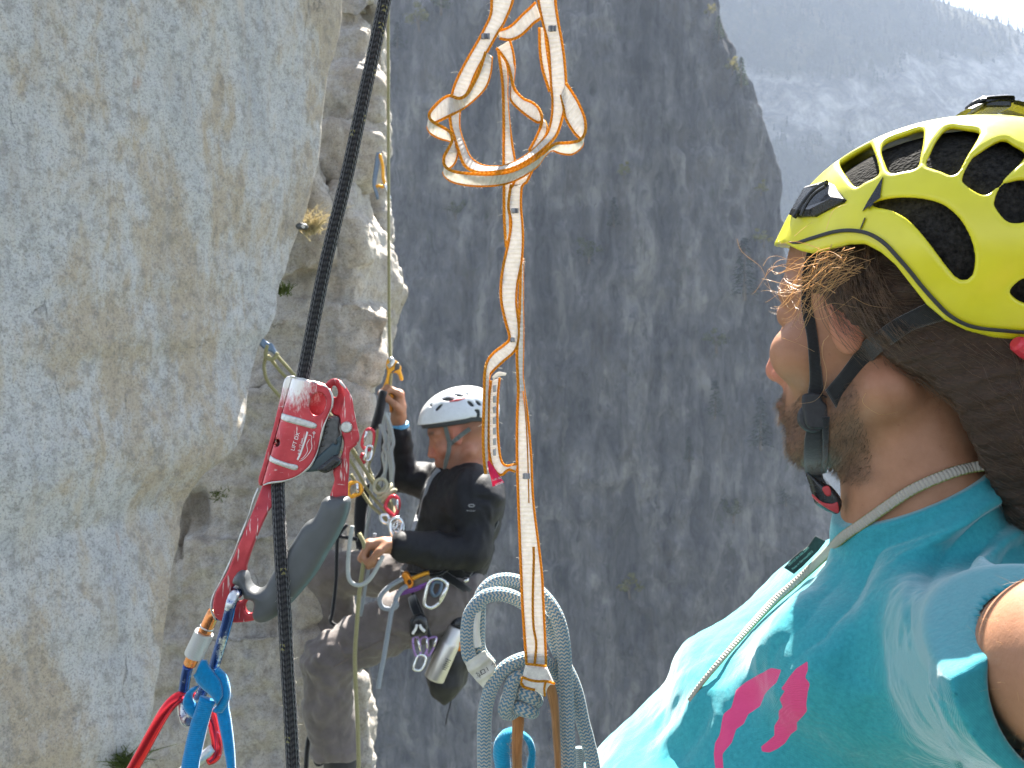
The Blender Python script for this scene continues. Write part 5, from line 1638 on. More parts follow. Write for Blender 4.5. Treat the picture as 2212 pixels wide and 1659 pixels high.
V, Fc = solid(helmet_sdf, (.12, .50, -.0), (.50, .86, .225), .0014)
mhl = Mat('yellow polycarbonate shell')
v = mhl.map()
sn = mhl.noise(v, 40, 4)
yc = mhl.ramp(sn, [(.3, (.60, .55, .012)), (.7, (.66, .61, .02))])
scr = mhl.ramp(mhl.noise(mhl.map((1, 1, 7), rot=(0, .5, 0)), 26, 8, .6), [(.70, 0.), (.73, .35)])
mhl.col(mhl.mix(scr, yc, (.42, .40, .12)))
mhl.p(Roughness=mhl.math('MULTIPLY_ADD', mhl.noise(v, 90, 5), .18, .26), Coat_Weight=.25, Coat_Roughness=.15)
mhl.bump(mhl.noise(v, 700, 2), .05, .0003)
mesh_obj('shell', V, Fc, mhl.m, hel)
def liner_sdf(X, Y, Z_):
    f, l, z = toL(X, Y, Z_)
    f, l, z = np.broadcast_arrays(f, l, z)
    e = ell(f, l, z, HC, tuple(r-.011 for r in HR))
    d = sx(e, -(e+.012), .003)
    return sx(d, (zcut(f, l)+.004-z)*.85, .003)
V, Fc = solid(liner_sdf, (.12, .50, -.0), (.50, .86, .225), .0026)
mfo = Mat('black foam liner')
fnz = mfo.n('TexVoronoi'); fnz.inputs['Scale'].default_value = 420; mfo.L.new(mfo.map(), fnz.inputs['Vector'])
mfo.col(mfo.ramp(mfo.noise(mfo.map(), 260, 5, .7), [(.35, (.008, .008, .008)), (.7, (.04, .038, .036))])); mfo.p(Roughness=1, Specular_IOR_Level=.05); mfo.bump(fnz.outputs[0], .8, .0015)
mesh_obj('foam_liner', V, Fc, mfo.m, hel)
# dark stripe above the rim
def on_shell(px, g=.0008): return hW(hray(px, g))
sp = spline(np.array(Z(A_, [(285, 912), (370, 945), (480, 915), (600, 880), (700, 868), (790, 878), (860, 905), (930, 955), (1000, 1030), (1070, 1110), (1150, 1210), (1230, 1300), (1310, 1380), (1400, 1435), (1500, 1465), (1640, 1480), (1773, 1490), (1950, 1492)])), n=110)
c = on_shell(sp, .0015)
up = np.array((0, 0, 1.))
nr = np.array([((toL(*p)[0]-HC[0])/HR[0]**2, (toL(*p)[1])/HR[1]**2, (toL(*p)[2]-HC[2])/HR[2]**2) for p in c])
nw_ = nr[:, :1]*HF+nr[:, 1:2]*HL+nr[:, 2:3]*up; nw_ /= np.linalg.norm(nw_, axis=1)[:, None]
tg = np.gradient(c, axis=0); tg /= np.linalg.norm(tg, axis=1)[:, None]
bn_ = np.cross(nw_, tg)
M_dk = plain('dark grey rubber stripe', (.025, .025, .028), .6, 0, .2, 300, .2, .0003)
wv = .0013*np.minimum(1, np.linspace(0, 14, len(c)))[:, None]
mesh_obj('rim_stripe', *ribbon(c-bn_*wv, c+bn_*wv, .0012, 4)[:2], M_dk, hel)
# printed arrow marks
def decal(name, pl, g, mat):
    q = on_shell(spline(np.array(pl), n=len(pl)*4, closed=True) if len(pl) > 5 else np.array(pl), g)
    q0 = on_shell(np.array(pl) if len(pl) <= 5 else spline(np.array(pl), n=len(pl)*4, closed=True), g-.0012)
    k = len(q)
    return mesh_obj(name, np.vstack([q, q0]), [list(range(k))]+[[i, k+i, k+(i+1) % k, (i+1) % k] for i in range(k)], mat, hel, smooth=False)
decal('arrow_print', Z(A_, [(787, 750), (820, 690), (860, 625), (912, 540), (895, 670), (868, 652)])[0:5], .0014, M_blackpl)
decal('arrow_print', Z(A_, [(822, 742), (838, 708), (852, 678), (856, 704)]), .0014, M_blackpl)
decal('arrow_print', Z(A_, [(771, 862), (800, 790), (806, 792), (786, 845)]), .0014, M_blackpl)
# front lamp clip: a faceted black piece
base = on_shell(Z(A_, [(352, 778), (455, 605), (572, 574), (612, 590), (688, 682), (676, 700), (505, 786), (402, 792)]), .0006)
ctr = base.mean(0); nrm = (ctr-toW(*HC)); nrm /= np.linalg.norm(nrm)
topv = ctr+(base-ctr)*.72+nrm*.0065
rdg = on_shell(Z(A_, [(430, 760), (560, 600)]), .0105)
Vt = np.vstack([base-nrm*.004, base+nrm*.002, topv])
k = 8
Fl = [[i, (i+1) % k, k+(i+1) % k, k+i] for i in range(k)]+[[k+i, k+(i+1) % k, 2*k+(i+1) % k, 2*k+i] for i in range(k)]+[[2*k+i for i in range(k)]]
clip_ = MB().add(Vt, Fl)
clip_.add(*tube(spline(on_shell(Z(A_, [(372, 790), (405, 735), (450, 670), (510, 608), (572, 576)]), .0050), n=16), .0019, 8))
clip_.add(*tube(spline(on_shell(Z(A_, [(412, 778), (450, 700), (500, 640), (560, 600)]), .0095), n=12), .0013, 6))
clip_.build('lamp_clip', M_blackpl, hel, smooth=False)
# rear lamp bracket on the crown
bmm = MB()
for rows, th in (([(2078, 240), (2100, 230), (2135, 222), (2175, 224), (2215, 236), (2245, 250)], .004), ([(2106, 222), (2111, 216), (2162, 213), (2168, 220), (2166, 228)], .006)):
    p = D3([(a, b+7, .668) for a, b in rows])
    bmm.add(*tube(spline(p, n=22), th/2, 8, rn=.015))
V, Fc = box_mesh(P(2138, 233, .668), .0190, .026, .0065, bev=.0012); bmm.add(V, Fc)
bmm.build('lamp_bracket', M_blackpl, hel, smooth=False)
# red adjuster at the back
wz = P(2206, 752, .585)
mesh_obj('adjuster_wheel', *lathe(wz+np.array((-.004, 0, .004)), wz+np.array((.012, .004, -.006)), [(0, .004), (.1, .0055), (.5, .006), (.9, .0055), (1, .004)], 14)[:2], plain('red plastic', (.55, .03, .05), .4), hel, smooth=False)
# straps
M_strap = webmat('black helmet strap', (.018, .019, .021), 900, .0)
def hh(X, Y, Z_): return np.minimum(head_sdf(X, Y, Z_), hair_sdf(X, Y, Z_))
def strap(rows, off, th=.0016, w=None, smooth=True):
    s = spline(np.array([r[:4] for r in rows]), n=34)
    c = (s[:, :2]+s[:, 2:])/2
    pc = march(hh, c, off=off)
    dep = pc[:, 1]
    ker = np.ones(7)/7
    dep = np.convolve(np.r_[[dep[0]]*3, dep, [dep[-1]]*3], ker, 'valid')
    A = np.array([P(s[i, 0], s[i, 1], dep[i]+.001) for i in range(len(s))]); B2 = np.array([P(s[i, 2], s[i, 3], dep[i]) for i in range(len(s))])
    return ribbon(A, B2, th, 6, bulge=.0004)
sb = MB()
sb.add(*strap(ZR('fac', [(425, 40, 520, 40), (390, 180, 470, 180), (384, 330, 445, 330), (390, 420, 455, 410), (415, 540, 475, 530), (428, 680, 492, 670), (432, 800, 505, 790), (420, 880, 510, 880)]), .0035))
sb.add(*strap(ZR('fac', [(1290, 430, 1180, 320), (1180, 460, 1080, 365), (1090, 485, 1000, 405), (1000, 520, 920, 445), (900, 590, 830, 505), (810, 660, 730, 580), (730, 770, 650, 690), (650, 870, 580, 780), (580, 950, 520, 850)]), .0040))
sb.add(*strap(ZR('fac', [(405, 960, 560, 960), (415, 1050, 540, 1050), (402, 1150, 532, 1150), (400, 1250, 512, 1250), (412, 1330, 505, 1330), (440, 1390, 525, 1380)]), .0050))
sb.add(*strap(ZR('fac', [(500, 1000, 545, 1000), (505, 1100, 540, 1100), (505, 1220, 535, 1220), (498, 1320, 528, 1310)]), .0030))
strp = sb.build('chin_strap', M_strap, hel)
bc = march(hh, Z('fac', [(482, 940)]), off=.006)[0]
pl = Z('fac', [(388, 890), (415, 868), (470, 866), (530, 885), (578, 930), (575, 985), (530, 1060), (470, 1068), (420, 1058), (398, 1000)])
mesh_obj('strap_slider', *plate(pl, bc[1]+.001, .0045, [Z('fac', [(500, 880), (530, 905), (545, 945), (540, 960), (525, 930), (500, 905)])], None, h=.0008, rnd=.0018), M_dk, strp)
dc = march(hh, Z('fac', [(455, 1006)]), off=.0095)[0]
mesh_obj('press_button', *lathe(dc+np.array((0, .004, 0)), dc+np.array((-.0005, -.0012, 0)), [(0, .0115), (.6, .0115), (.9, .0105), (1, .0085)], 30)[:2], M_dk, strp, smooth=False)
bd_ = march(hh, Z('fac', [(500, 1400)]), off=.004)[0][1]
bd_ = min(bd_, .70)
mesh_obj('buckle', *plate(Z('fac', [(412, 1310), (510, 1370), (560, 1395), (612, 1470), (600, 1540), (560, 1550), (470, 1500), (448, 1450), (430, 1390)]), bd_, .011, [], None, h=.0009, puff=dome(.006), rnd=.002), M_blackpl, strp)
mred = plain('red buckle insert', (.50, .045, .05), .45)
mesh_obj('buckle_insert', *plate(Z('fac', [(503, 1400), (540, 1392), (553, 1440), (530, 1450), (508, 1425)]), bd_-.005, .003, h=.0006, rnd=.001), mred, strp)
mesh_obj('buckle_insert', *plate(Z('fac', [(448, 1436), (500, 1480), (560, 1490), (588, 1480), (596, 1540), (575, 1542), (500, 1500), (450, 1456)]), bd_-.0048, .003, h=.0006, rnd=.001), mred, strp)

# ------------------------------------------------------------------ cord round the neck
def body_all(X, Y, Z_): return np.minimum(np.minimum(head_sdf(X, Y, Z_), shirt_sdf(X, Y, Z_)), hair_sdf(X, Y, Z_)+.012)
cpx = Z('fac', [(1720, 1335), (1644, 1300), (1560, 1278), (1450, 1274), (1300, 1298), (1150, 1350), (1000, 1420), (850, 1520), (720, 1612)])+Z('sht', [(1262, 372), (1150, 485), (1000, 622), (920, 690), (800, 815), (660, 975), (530, 1130), (465, 1222)])
cpx = spline(np.array([p[:2] for p in cpx]), n=90)
pc = march(body_all, cpx, off=.0042)
dep = pc[:, 1]; ker = np.ones(9)/9
dep = np.convolve(np.r_[[dep[0]]*4, dep, [dep[-1]]*4], ker, 'valid')
cp = np.array([P(a[0], a[1], d_) for a, d_ in zip(cpx, dep)])
mcd = Mat('grey and olive flat cord')
u, v = mcd.uv()
n = mcd.noise(mcd.map(), 900, 3)
edg = mcd.math('ABSOLUTE', mcd.math('SINE', mcd.math('MULTIPLY', u, 2*math.pi)))
cc = mcd.ramp(mcd.math('ADD', edg, mcd.math('MULTIPLY', mcd.math('SUBTRACT', n, .5), .6)), [(.80, (.34, .31, .26)), (.93, (.22, .23, .06))])
mcd.col(cc); mcd.p(Roughness=.9); mcd.bump(mcd.math('SINE', mcd.math('MULTIPLY', v, 2*math.pi*8)), .5, .0007); mcd.bump(n, .4, .0005)
w_ = np.interp(np.linspace(0, 1, 90), [0, .5, .7, .85, 1], [.0041, .0041, .0038, .0026, .0020])
V, Fc, U = tube(cp, w_, 14, rn=w_*.55)
cord = thing('neck_cord', 'flat grey and olive cord slung round the near climber\'s neck and down the chest', 'cord', cp[40])
mesh_obj('cord', V, Fc, mcd.m, cord, U)
tp = Z('sht', [(958, 528), (1000, 480), (1045, 440), (1080, 420), (1122, 360), (1180, 388), (1140, 440), (1060, 520), (1012, 562)])
td = float(np.interp(1722, cpx[::-1, 0], dep[::-1]))-.004
tg_ = mesh_obj('sewn_label', *plate(tp, td, .0012, h=.0007, smooth_poly=False), plain('black woven label', (.02, .024, .024), .8, 0, .3, 300, .3, .0004), cord)
mlt = plain('mint lettering', (.30, .45, .40), .8)
text_mesh('lettering', 'CE0123 EN 566 22kN', Z('sht', [(985, 520)])[0], Z('sht', [(1112, 408)])[0], 4.6, td-.0009, mlt, tg_)
text_mesh('lettering', 'Made in Germany/2012', Z('sht', [(1006, 540)])[0], Z('sht', [(1132, 426)])[0], 4.4, td-.0009, mlt, tg_)
# ------------------------------------------------------------------ THE SECOND CLIMBER, hanging a little farther along the wall
def PD(w, x, y, d):
    a, b, s = ZM[w]
    return P(a+x*s, b+y*s, d)
O2 = P(993, 932, 2.75)
F2 = np.array((-.955, -.13, -.27)); F2 /= np.linalg.norm(F2)
L2 = np.cross((0, 0, 1), F2); L2 /= np.linalg.norm(L2); U2 = np.cross(F2, L2)
def toL2(X, Y, Z_):
    x, y, z = X-O2[0], Y-O2[1], Z_-O2[2]
    return x*F2[0]+y*F2[1]+z*F2[2], x*L2[0]+y*L2[1]+z*L2[2], x*U2[0]+y*U2[1]+z*U2[2]
def W2(f, l, z): return O2+F2*f+L2*l+U2*z
J = lambda u, v, d, r: tuple(P(u, v, d))+(r,)
near_arm = [J(1030, 1078, 2.60, .062), J(1016, 1192, 2.54, .046), J(935, 1190, 2.50, .041), J(862, 1180, 2.47, .030)]
far_arm = [J(965, 1050, 2.92, .060), J(866, 1028, 2.90, .045), J(863, 960, 2.87, .037), J(861, 905, 2.85, .027)]
near_leg = [J(975, 1288, 2.66, .098), J(850, 1345, 2.60, .076), J(705, 1428, 2.58, .068), J(712, 1520, 2.58, .062), J(735, 1650, 2.58, .050), J(742, 1720, 2.58, .045)]
far_leg = [J(940, 1250, 2.90, .090), J(820, 1238, 2.93, .070), J(702, 1236, 2.95, .060), J(728, 1330, 2.97, .058), J(762, 1450, 2.98, .046)]
TA, TB = P(1002, 1085, 2.77), P(962, 1245, 2.77)
def torso2(X, Y, Z_, g=0):
    sc = .64
    Yt = (Y-2.77)*sc+2.77
    d = cone(X, Yt, Z_, TA, TB, .122+g, .112+g)
    d = sm(d, cone(X, Y, Z_, P(1003, 1030, 2.77), near_arm[0][:3], .062+g, .066+g), .05)
    d = sm(d, cone(X, Y, Z_, P(1003, 1030, 2.77), far_arm[0][:3], .062+g, .06+g), .05)
    return d
def shrink(ch, g): return [c[:3]+(c[3]+g,) for c in ch]
# hands: palm and five fingers each, closed on what they hold
def hand_pts(u, v, d, dx, dy, curl, grip, s=1.0):
    """returns list of chains; (dx,dy) = picture direction from wrist to knuckles, grip = side the fingers curl to"""
    w = P(u, v, d)
    a = np.array((dx, 0, -dy), float); a /= np.linalg.norm(a)
    b = np.array((grip[0], grip[1], grip[2]), float); b -= a*(a@b); b /= np.linalg.norm(b)
    c = np.cross(a, b)
    out = [[tuple(w)+(.024*s,), tuple(w+a*.035*s+c*.012)+(.022*s,), tuple(w+a*.075*s+c*.016)+(.015*s,)],
           [tuple(w)+(.024*s,), tuple(w+a*.035*s-c*.012)+(.022*s,), tuple(w+a*.072*s-c*.018)+(.015*s,)],
           [tuple(w+a*.075*s+c*.018)+(.014*s,), tuple(w+a*.073*s-c*.02)+(.0135*s,)]]
    for i, (k, L) in enumerate(((.030, .040), (.010, .044), (-.010, .041), (-.029, .033))):
        p0 = w+a*(.078-.004*abs(i-1))*s+c*k*s
        p1 = p0+(a*math.cos(curl)+b*math.sin(curl))*L*s
        p2 = p1+(a*math.cos(curl*2.1)+b*math.sin(curl*2.1))*L*.68*s
        p3 = p2+(a*math.cos(curl*3.0)+b*math.sin(curl*3.0))*L*.5*s
        out.append([tuple(p0)+(.0105*s,), tuple(p1)+(.0095*s,), tuple(p2)+(.0085*s,), tuple(p3)+(.0072*s,)])
    t0 = w+a*.022*s+c*.024*s
    t1 = t0+(a*.55+c*.45+b*.55)*.038*s; t2 = t1+(a*.6-c*.15+b*.7)*.030*s; t3 = t2+(a*.5-c*.5+b*.6)*.022*s
    out.append([tuple(t0)+(.014*s,), tuple(t1)+(.0115*s,), tuple(t2)+(.0098*s,), tuple(t3)+(.0078*s,)])
    return out
H1 = hand_pts(858, 1179, 2.465, -1, -.05, 1.15, (.1, -.25, -1.))
H2 = hand_pts(861, 902, 2.845, .0, -1, 1.1, (-1., -.35, 0))
def body2(X, Y, Z_):
    d = head_core(*toL2(X, Y, Z_))
    f, l, z = toL2(X, Y, Z_)
    d = sm(d, cone(X, Y, Z_, W2(-.02, 0, -.06), P(1008, 1045, 2.77), .053, .062), .02)
    d = sm(d, torso2(X, Y, Z_, -.012), .02)
    d = sm(d, chain(X, Y, Z_, shrink(near_arm, -.007)), .02)
    d = sm(d, chain(X, Y, Z_, shrink(far_arm, -.006)), .02)
    d = sm(d, chain(X, Y, Z_, shrink(near_leg, -.014)), .03)
    d = sm(d, chain(X, Y, Z_, shrink(far_leg, -.014)), .03)
    for H in (H1, H2):
        c = H[0]
        e = None
        if d.size > 1:
            pass
        for ch in H:
            q = chain(X, Y, Z_, ch, .004)
            e = q if e is None else sm(e, q, .006)
        d = sm(d, e, .010)
    return d
far = thing('person', 'second climber in black long sleeved shirt and grey trousers hanging beside the rock, looking down', 'person', P(965, 1250, 2.77))
V, Fc = solid(body2, (-.66, 2.36, -1.28), (-.0, 3.12, .10), .0052)
f, l, z = toL2(V[:, 0], V[:, 1], V[:, 2])
hd = (z > -.16) & (np.abs(l) < .1) & (np.abs(f) < .14)
beard2 = smooth01(-z, .045, .07)*smooth01(f, .0, .03)*(1-smooth01(-z, .13, .145))*hd*.55
red2 = (np.exp(-((f-.10)**2+(z+.05)**2)/.0006)+np.exp(-((f-.016)**2+(z+.004)**2)/.0011)*smooth01(np.abs(l), .06, .075)+.35)*hd
brow2 = np.exp(-((z-.020)/.007)**2)*smooth01(f, .07, .084)*smooth01(np.abs(l), .008, .016)*(1-smooth01(np.abs(l), .046, .054))*hd
hairm = np.clip(smooth01(-f, -.012, .012)*smooth01(z, -.035, -.005), 0, 1)*hd*.55
mesh_obj('body', V, Fc, bpy.data.materials['tanned skin'], far, attrs={'beard': np.clip(np.maximum(beard2, hairm), 0, 1), 'red': np.clip(red2, 0, 1), 'brow': brow2})
# finer hands on top of the body's limbs are part of the same skin: clothing over it
def wr(X, Y, Z_, s, a): 
    return 0
def shirt2(X, Y, Z_):
    d = torso2(X, Y, Z_, .006)
    d = sm(d, chain(X, Y, Z_, shrink(near_arm[:3]+[J(868, 1181, 2.472, .034)], .008)), .03)
    d = sm(d, chain(X, Y, Z_, shrink(far_arm[:2]+[J(862, 938, 2.86, .031)], .007)), .03)
    nk = (Z_-P(0, 1018, 2.77)[2])+.25*(X-P(1003, 0, 2.77)[0])
    d = np.maximum(d, np.where(np.hypot(X-P(1003, 0, 2.77)[0], Y-2.77) < .115, nk*.9, -1))
    return np.maximum(d, (P(0, 1262, 2.77)[2]-.12*(X-P(960, 0, 2.77)[0])-Z_))
def displace(V, Fc, fn):
    tri = V[Fc]; nn = np.cross(tri[:, 2]-tri[:, 0], tri[:, 3]-tri[:, 1]); vn = np.zeros_like(V)
    for k in range(4): np.add.at(vn, Fc[:, k], nn)
    vn /= np.linalg.norm(vn, axis=1)[:, None]+1e-12
    return V+vn*fn(V)[:, None]
V, Fc = solid(shirt2, (-.55, 2.38, -.75), (-.0, 3.05, -.10), .0055)
V = displace(V, Fc, lambda V: vfbm(V*np.array((16, 9, 16))+vfbm(V*7, 2, 2)[:, None], 3, 5)*.007+(1-np.abs(vfbm(V*np.array((22, 6, 14)), 3, 9)))*.004)
msh = Mat('black technical jersey')
n = msh.noise(msh.map(), 120, 5, .7)
msh.col(msh.ramp(n, [(.3, (.005, .005, .007)), (.7, (.010, .0105, .013))])); msh.p(Roughness=.6, Specular_IOR_Level=.3); msh.bump(n, .4, .003)
sh2 = mesh_obj('shirt', V, Fc, msh.m, far)
def pants2(X, Y, Z_):
    d = chain(X, Y, Z_, shrink(near_leg[:4], .005)+[J(728, 1618, 2.58, .070)], .03)
    d2 = chain(X, Y, Z_, shrink(far_leg[:4], .004)+[J(757, 1432, 2.98, .058)], .03)
    d = sm(d, d2, .03)
    sc = .64
    Yt = (Y-2.77)*sc+2.77
    d = sm(d, cone(X, Yt, Z_, P(955, 1240, 2.77), P(975, 1275, 2.77), .112, .112), .05)
    d = np.maximum(d, Z_-P(0, 1228, 2.77)[2]-.12*(X-P(960, 0, 2.77)[0]) if False else np.where(X > P(880, 0, 2.77)[0], Z_-P(0, 1222, 2.77)[2], -1))
    cut = (P(0, 1630, 2.58)[2]-Z_)
    return np.maximum(d, np.where(Y < 2.75, cut, (P(0, 1436, 2.98)[2]-Z_)))
V, Fc = solid(pants2, (-.70, 2.42, -1.15), (-.03, 3.12, -.45), .0055)
kx = np.array(near_leg[2][:3])
def pw(V):
    a = vfbm(V*np.array((14, 8, 14))+vfbm(V*6, 2, 22)[:, None]*1.2, 4, 6)*.010
    dk = np.linalg.norm(V-kx, axis=1)
    t = (V[:, 0]*.55+V[:, 2]*.83)
    a += np.sin(t*130+vfbm(V*9, 2, 4)*4)*.004*np.exp(-((dk-.05)/.09)**2)
    a += -.003*np.exp(-((V[:, 1]-2.515)/.004)**2)
    return a
V = displace(V, Fc, pw)
mpt = Mat('grey brown climbing trousers')
n = mpt.noise(mpt.map(), 14, 6, .65)
mpt.col(mpt.ramp(n, [(.3, (.088, .073, .067)), (.7, (.165, .139, .129))])); mpt.p(Roughness=.8, Specular_IOR_Level=.3, Sheen_Weight=.25); mpt.bump(mpt.noise(mpt.map(), 160, 5, .7), .4, .003)
pt2 = mesh_obj('trousers', V, Fc, mpt.m, far)
sm_ = MB()
M_seam = plain('trouser seam thread', (.14, .11, .10), .9)
sm_.add(*tube(spline(np.array([PD('cl2', x, y, dd) for x, y, dd in ((790, 690, 2.535), (700, 745, 2.52), (560, 820, 2.51), (440, 890, 2.505), (330, 950, 2.505), (250, 990, 2.51))]), n=30), .0016, 5))
sm_.add(*tube(spline(np.array([PD('cl2', x, y, dd) for x, y, dd in ((300, 820, 2.51), (330, 880, 2.505), (350, 920, 2.506))]), n=10), .0014, 5))
sm_.build('trouser_seam', M_seam, pt2)
# shoes
def shoe(pts, r, name):
    def fn(X, Y, Z_): return chain(X, Y, Z_, pts, .03)
    p = np.array([q[:3] for q in pts])
    V, Fc = solid(fn, p.min(0)-.09, p.max(0)+.09, .006)
    return mesh_obj(name, V, Fc, plain('black shoe leather', (.016, .016, .018), .55, 0, .2, 60, .3, .002) if 'black shoe leather' not in bpy.data.materials else bpy.data.materials['black shoe leather'], far)
shoe([J(764, 1440, 2.98, .052), J(768, 1482, 2.98, .05), J(742, 1498, 2.96, .040), J(700, 1502, 2.95, .032)], .05, 'shoe')
shoe([J(738, 1640, 2.58, .052), J(742, 1690, 2.58, .052), J(712, 1706, 2.57, .042), J(672, 1712, 2.56, .033)], .05, 'shoe')
# grey strap hanging across the chest, sleeve mark, wristband
M_grey = webmat('grey webbing', (.22, .23, .24), 500, .05)
A = np.array([PD('cl1', x, y, dd) for x, y, dd in ((1310, 1090, 2.55), (1235, 1180, 2.545), (1190, 1300, 2.55), (1150, 1450, 2.55), (1120, 1600, 2.55))])
A = march(shirt2, [(633.6+x*.2431, 748.8+y*.2431) for x, y in ((1300, 1090), (1235, 1180), (1190, 1300), (1150, 1450), (1110, 1620))], 2.2, 3.2, .006)
st2 = MB(); st2.add(*tube(spline(A, n=24), .010, 8, rn=.0025, up=(0, -1, 0)))
A2 = march(shirt2, [(633.6+x*.2431, 748.8+y*.2431) for x, y in ((1260, 1120), (1200, 1200), (1165, 1320), (1110, 1470), (1060, 1640))], 2.2, 3.2, .006)
st2.add(*tube(spline(A2, n=24), .006, 8, rn=.002, up=(0, -1, 0)))
st2.build('chest_strap', M_grey, far)
lg = MB()
ld = march(shirt2, [(633.6+1580*.2431, 748.8+1430*.2431)], 2.2, 3.2, .003)[0][1]-.012
for x, y, a, b in ((1583, 1412, 26, 11),):
    lg.add(*tube(np.array([PD('cl1', x+a*math.cos(t), y+b*math.sin(t), ld) for t in np.linspace(0, 6.28, 16)[:-1]]), .0016, 5, closed=True))
lg.build('sleeve_logo', plain('dull grey print', (.28, .28, .29), .8), sh2)
text_mesh('lettering', 'outdoor', Z('cl1', [(1535, 1462)])[0], Z('cl1', [(1635, 1466)])[0], 4.2, ld, bpy.data.materials['dull grey print'], sh2, .0006)
wc, wd = P(862, 914, 2.853), P(863, 922, 2.857)
mesh_obj('wristband', *lathe(wc, wd, [(0, .0275), (.02, .031), (.98, .032), (1, .0285)], 24)[:2], plain('light blue wristband', (.10, .36, .62), .5, 0, .3, 200), far, smooth=False)

# ---- his white helmet
HC2 = (-.012, 0, .047); HR2 = (.128, .103, .090)
def hray2(uv, g=0.0):
    out = []
    for u, v_ in uv:
        r = np.array(((u-1106)/F, 1, (829.5-v_)/F)); o = -O2
        o = np.array((o@F2-HC2[0], o@L2-HC2[1], o@U2-HC2[2])); dd = np.array((r@F2, r@L2, r@U2)); R = np.array(HR2)+g
        a = ((dd/R)**2).sum(); b = 2*(o*dd/R**2).sum(); c = ((o/R)**2).sum()-1
        disc = b*b-4*a*c
        t = (-b-math.sqrt(disc))/(2*a) if disc > 0 else -b/(2*a)
        out.append(o+dd*t+np.array(HC2))
    return np.array(out)
vp2 = []
for pl in ([(1318, 466), (1360, 446), (1405, 452), (1424, 466), (1372, 482)], [(1428, 424), (1470, 420), (1512, 438), (1470, 442)], [(1545, 484), (1580, 490), (1608, 526), (1574, 524)], [(1618, 478), (1652, 488), (1672, 520), (1642, 514)],
           [(1258, 562), (1290, 520), (1324, 512), (1284, 562)], [(1608, 562), (1655, 566), (1655, 642), (1634, 644), (1632, 590)], [(1210, 520), (1228, 505), (1226, 530)], [(1530, 410), (1556, 418), (1548, 430)]):
    q = hray2(spline(np.array(Z('cl1', pl)), n=26, closed=True)); c = q.mean(0)
    nrm = (c-np.array(HC2))/np.array(HR2)**2; nrm /= np.linalg.norm(nrm)
    ax = np.cross((0, 0, 1), nrm); ax /= np.linalg.norm(ax); ay = np.cross(nrm, ax)
    vp2.append((c, nrm, ax, ay, np.c_[(q-c)@ax, (q-c)@ay]))
zc2 = lambda f, l: .030+.12*(f+.02)*(f > -.02)-.30*np.clip(-f-.04, 0, .1)
def hel2(X, Y, Z_):
    f, l, z = np.broadcast_arrays(*toL2(X, Y, Z_))
    fl = .010*np.exp(-np.maximum(z-zc2(f, l), 0)/.012)*np.clip((f-.02)/.06, 0, 1)
    e = ell(f, l, z, HC2, HR2)-fl
    d = sx(sx(e, -(e+.006), .002), (zc2(f, l)+.008-z)*.9, .003).copy()
    al = np.abs(l)
    for c, nrm, ax, ay, pl in vp2:
        lx, ly, lz = f-c[0], al-abs(c[1]), z-c[2]
        h = lx*nrm[0]+ly*nrm[1]+lz*nrm[2]
        m = (lx*lx+ly*ly+lz*lz < .03**2) & (np.abs(h) < .02)
        if m.any():
            p2 = poly2d((lx*ax[0]+ly*ax[1]+lz*ax[2])[m], (lx*ay[0]+ly*ay[1]+lz*ay[2])[m], pl)
            d[m] = sx(d[m], -p2, .003)
    return d
h2 = thing('climbing_helmet', 'white climbing helmet with a dark rim on the second climber', 'helmet', W2(0, 0, .05))
V, Fc = solid(hel2, O2-np.array((.17, .15, .09)), O2+np.array((.17, .15, .17)), .0026)
mesh_obj('shell', V, Fc, plain('white helmet shell', (.66, .68, .70), .3, 0, .04, 40, .05, .0004), h2)
def lin2(X, Y, Z_):
    f, l, z = np.broadcast_arrays(*toL2(X, Y, Z_))
    e = ell(f, l, z, HC2, tuple(r-.007 for r in HR2))
    return sx(sx(e, -(e+.015), .003), (zc2(f, l)-.006-z)*.9, .003)
V, Fc = solid(lin2, O2-np.array((.17, .15, .10)), O2+np.array((.17, .15, .17)), .0045)
mesh_obj('dark_rim', V, Fc, plain('dark grey liner', (.045, .05, .055), .7), h2)
sw = hray2(spline(np.array(Z('cl1', [(1388, 488), (1430, 480), (1490, 468), (1532, 454)])), n=14), .0012)
sw = np.array([W2(*q) for q in sw])
mesh_obj('red_stripe', *tube(sw, np.r_[np.linspace(.001, .004, 7), np.linspace(.004, .0008, 7)], 6)[:2], plain('red print', (.55, .06, .07), .5), h2)
def body2c(X, Y, Z_): return head_core(*toL2(X, Y, Z_))
s2 = MB()
for rows in ([(1300, 600), (1345, 700), (1378, 820), (1390, 850)], [(1570, 730), (1500, 780), (1440, 830), (1395, 865)], [(1385, 850), (1380, 930), (1355, 1030), (1350, 1110), (1345, 1160)]):
    pth = march(body2c, spline(np.array(Z('cl1', rows)), n=14), 2.3, 3.0, .004)
    dep = np.minimum.accumulate(pth[:, 1]); 
    s2.add(*tube(spline(pth, n=26), .0066, 8, rn=.0018, up=(0, -1, 0)))
M_gstrap = webmat('grey helmet strap', (.14, .155, .14), 500, .05)
s2.build('chin_strap', M_gstrap, h2)
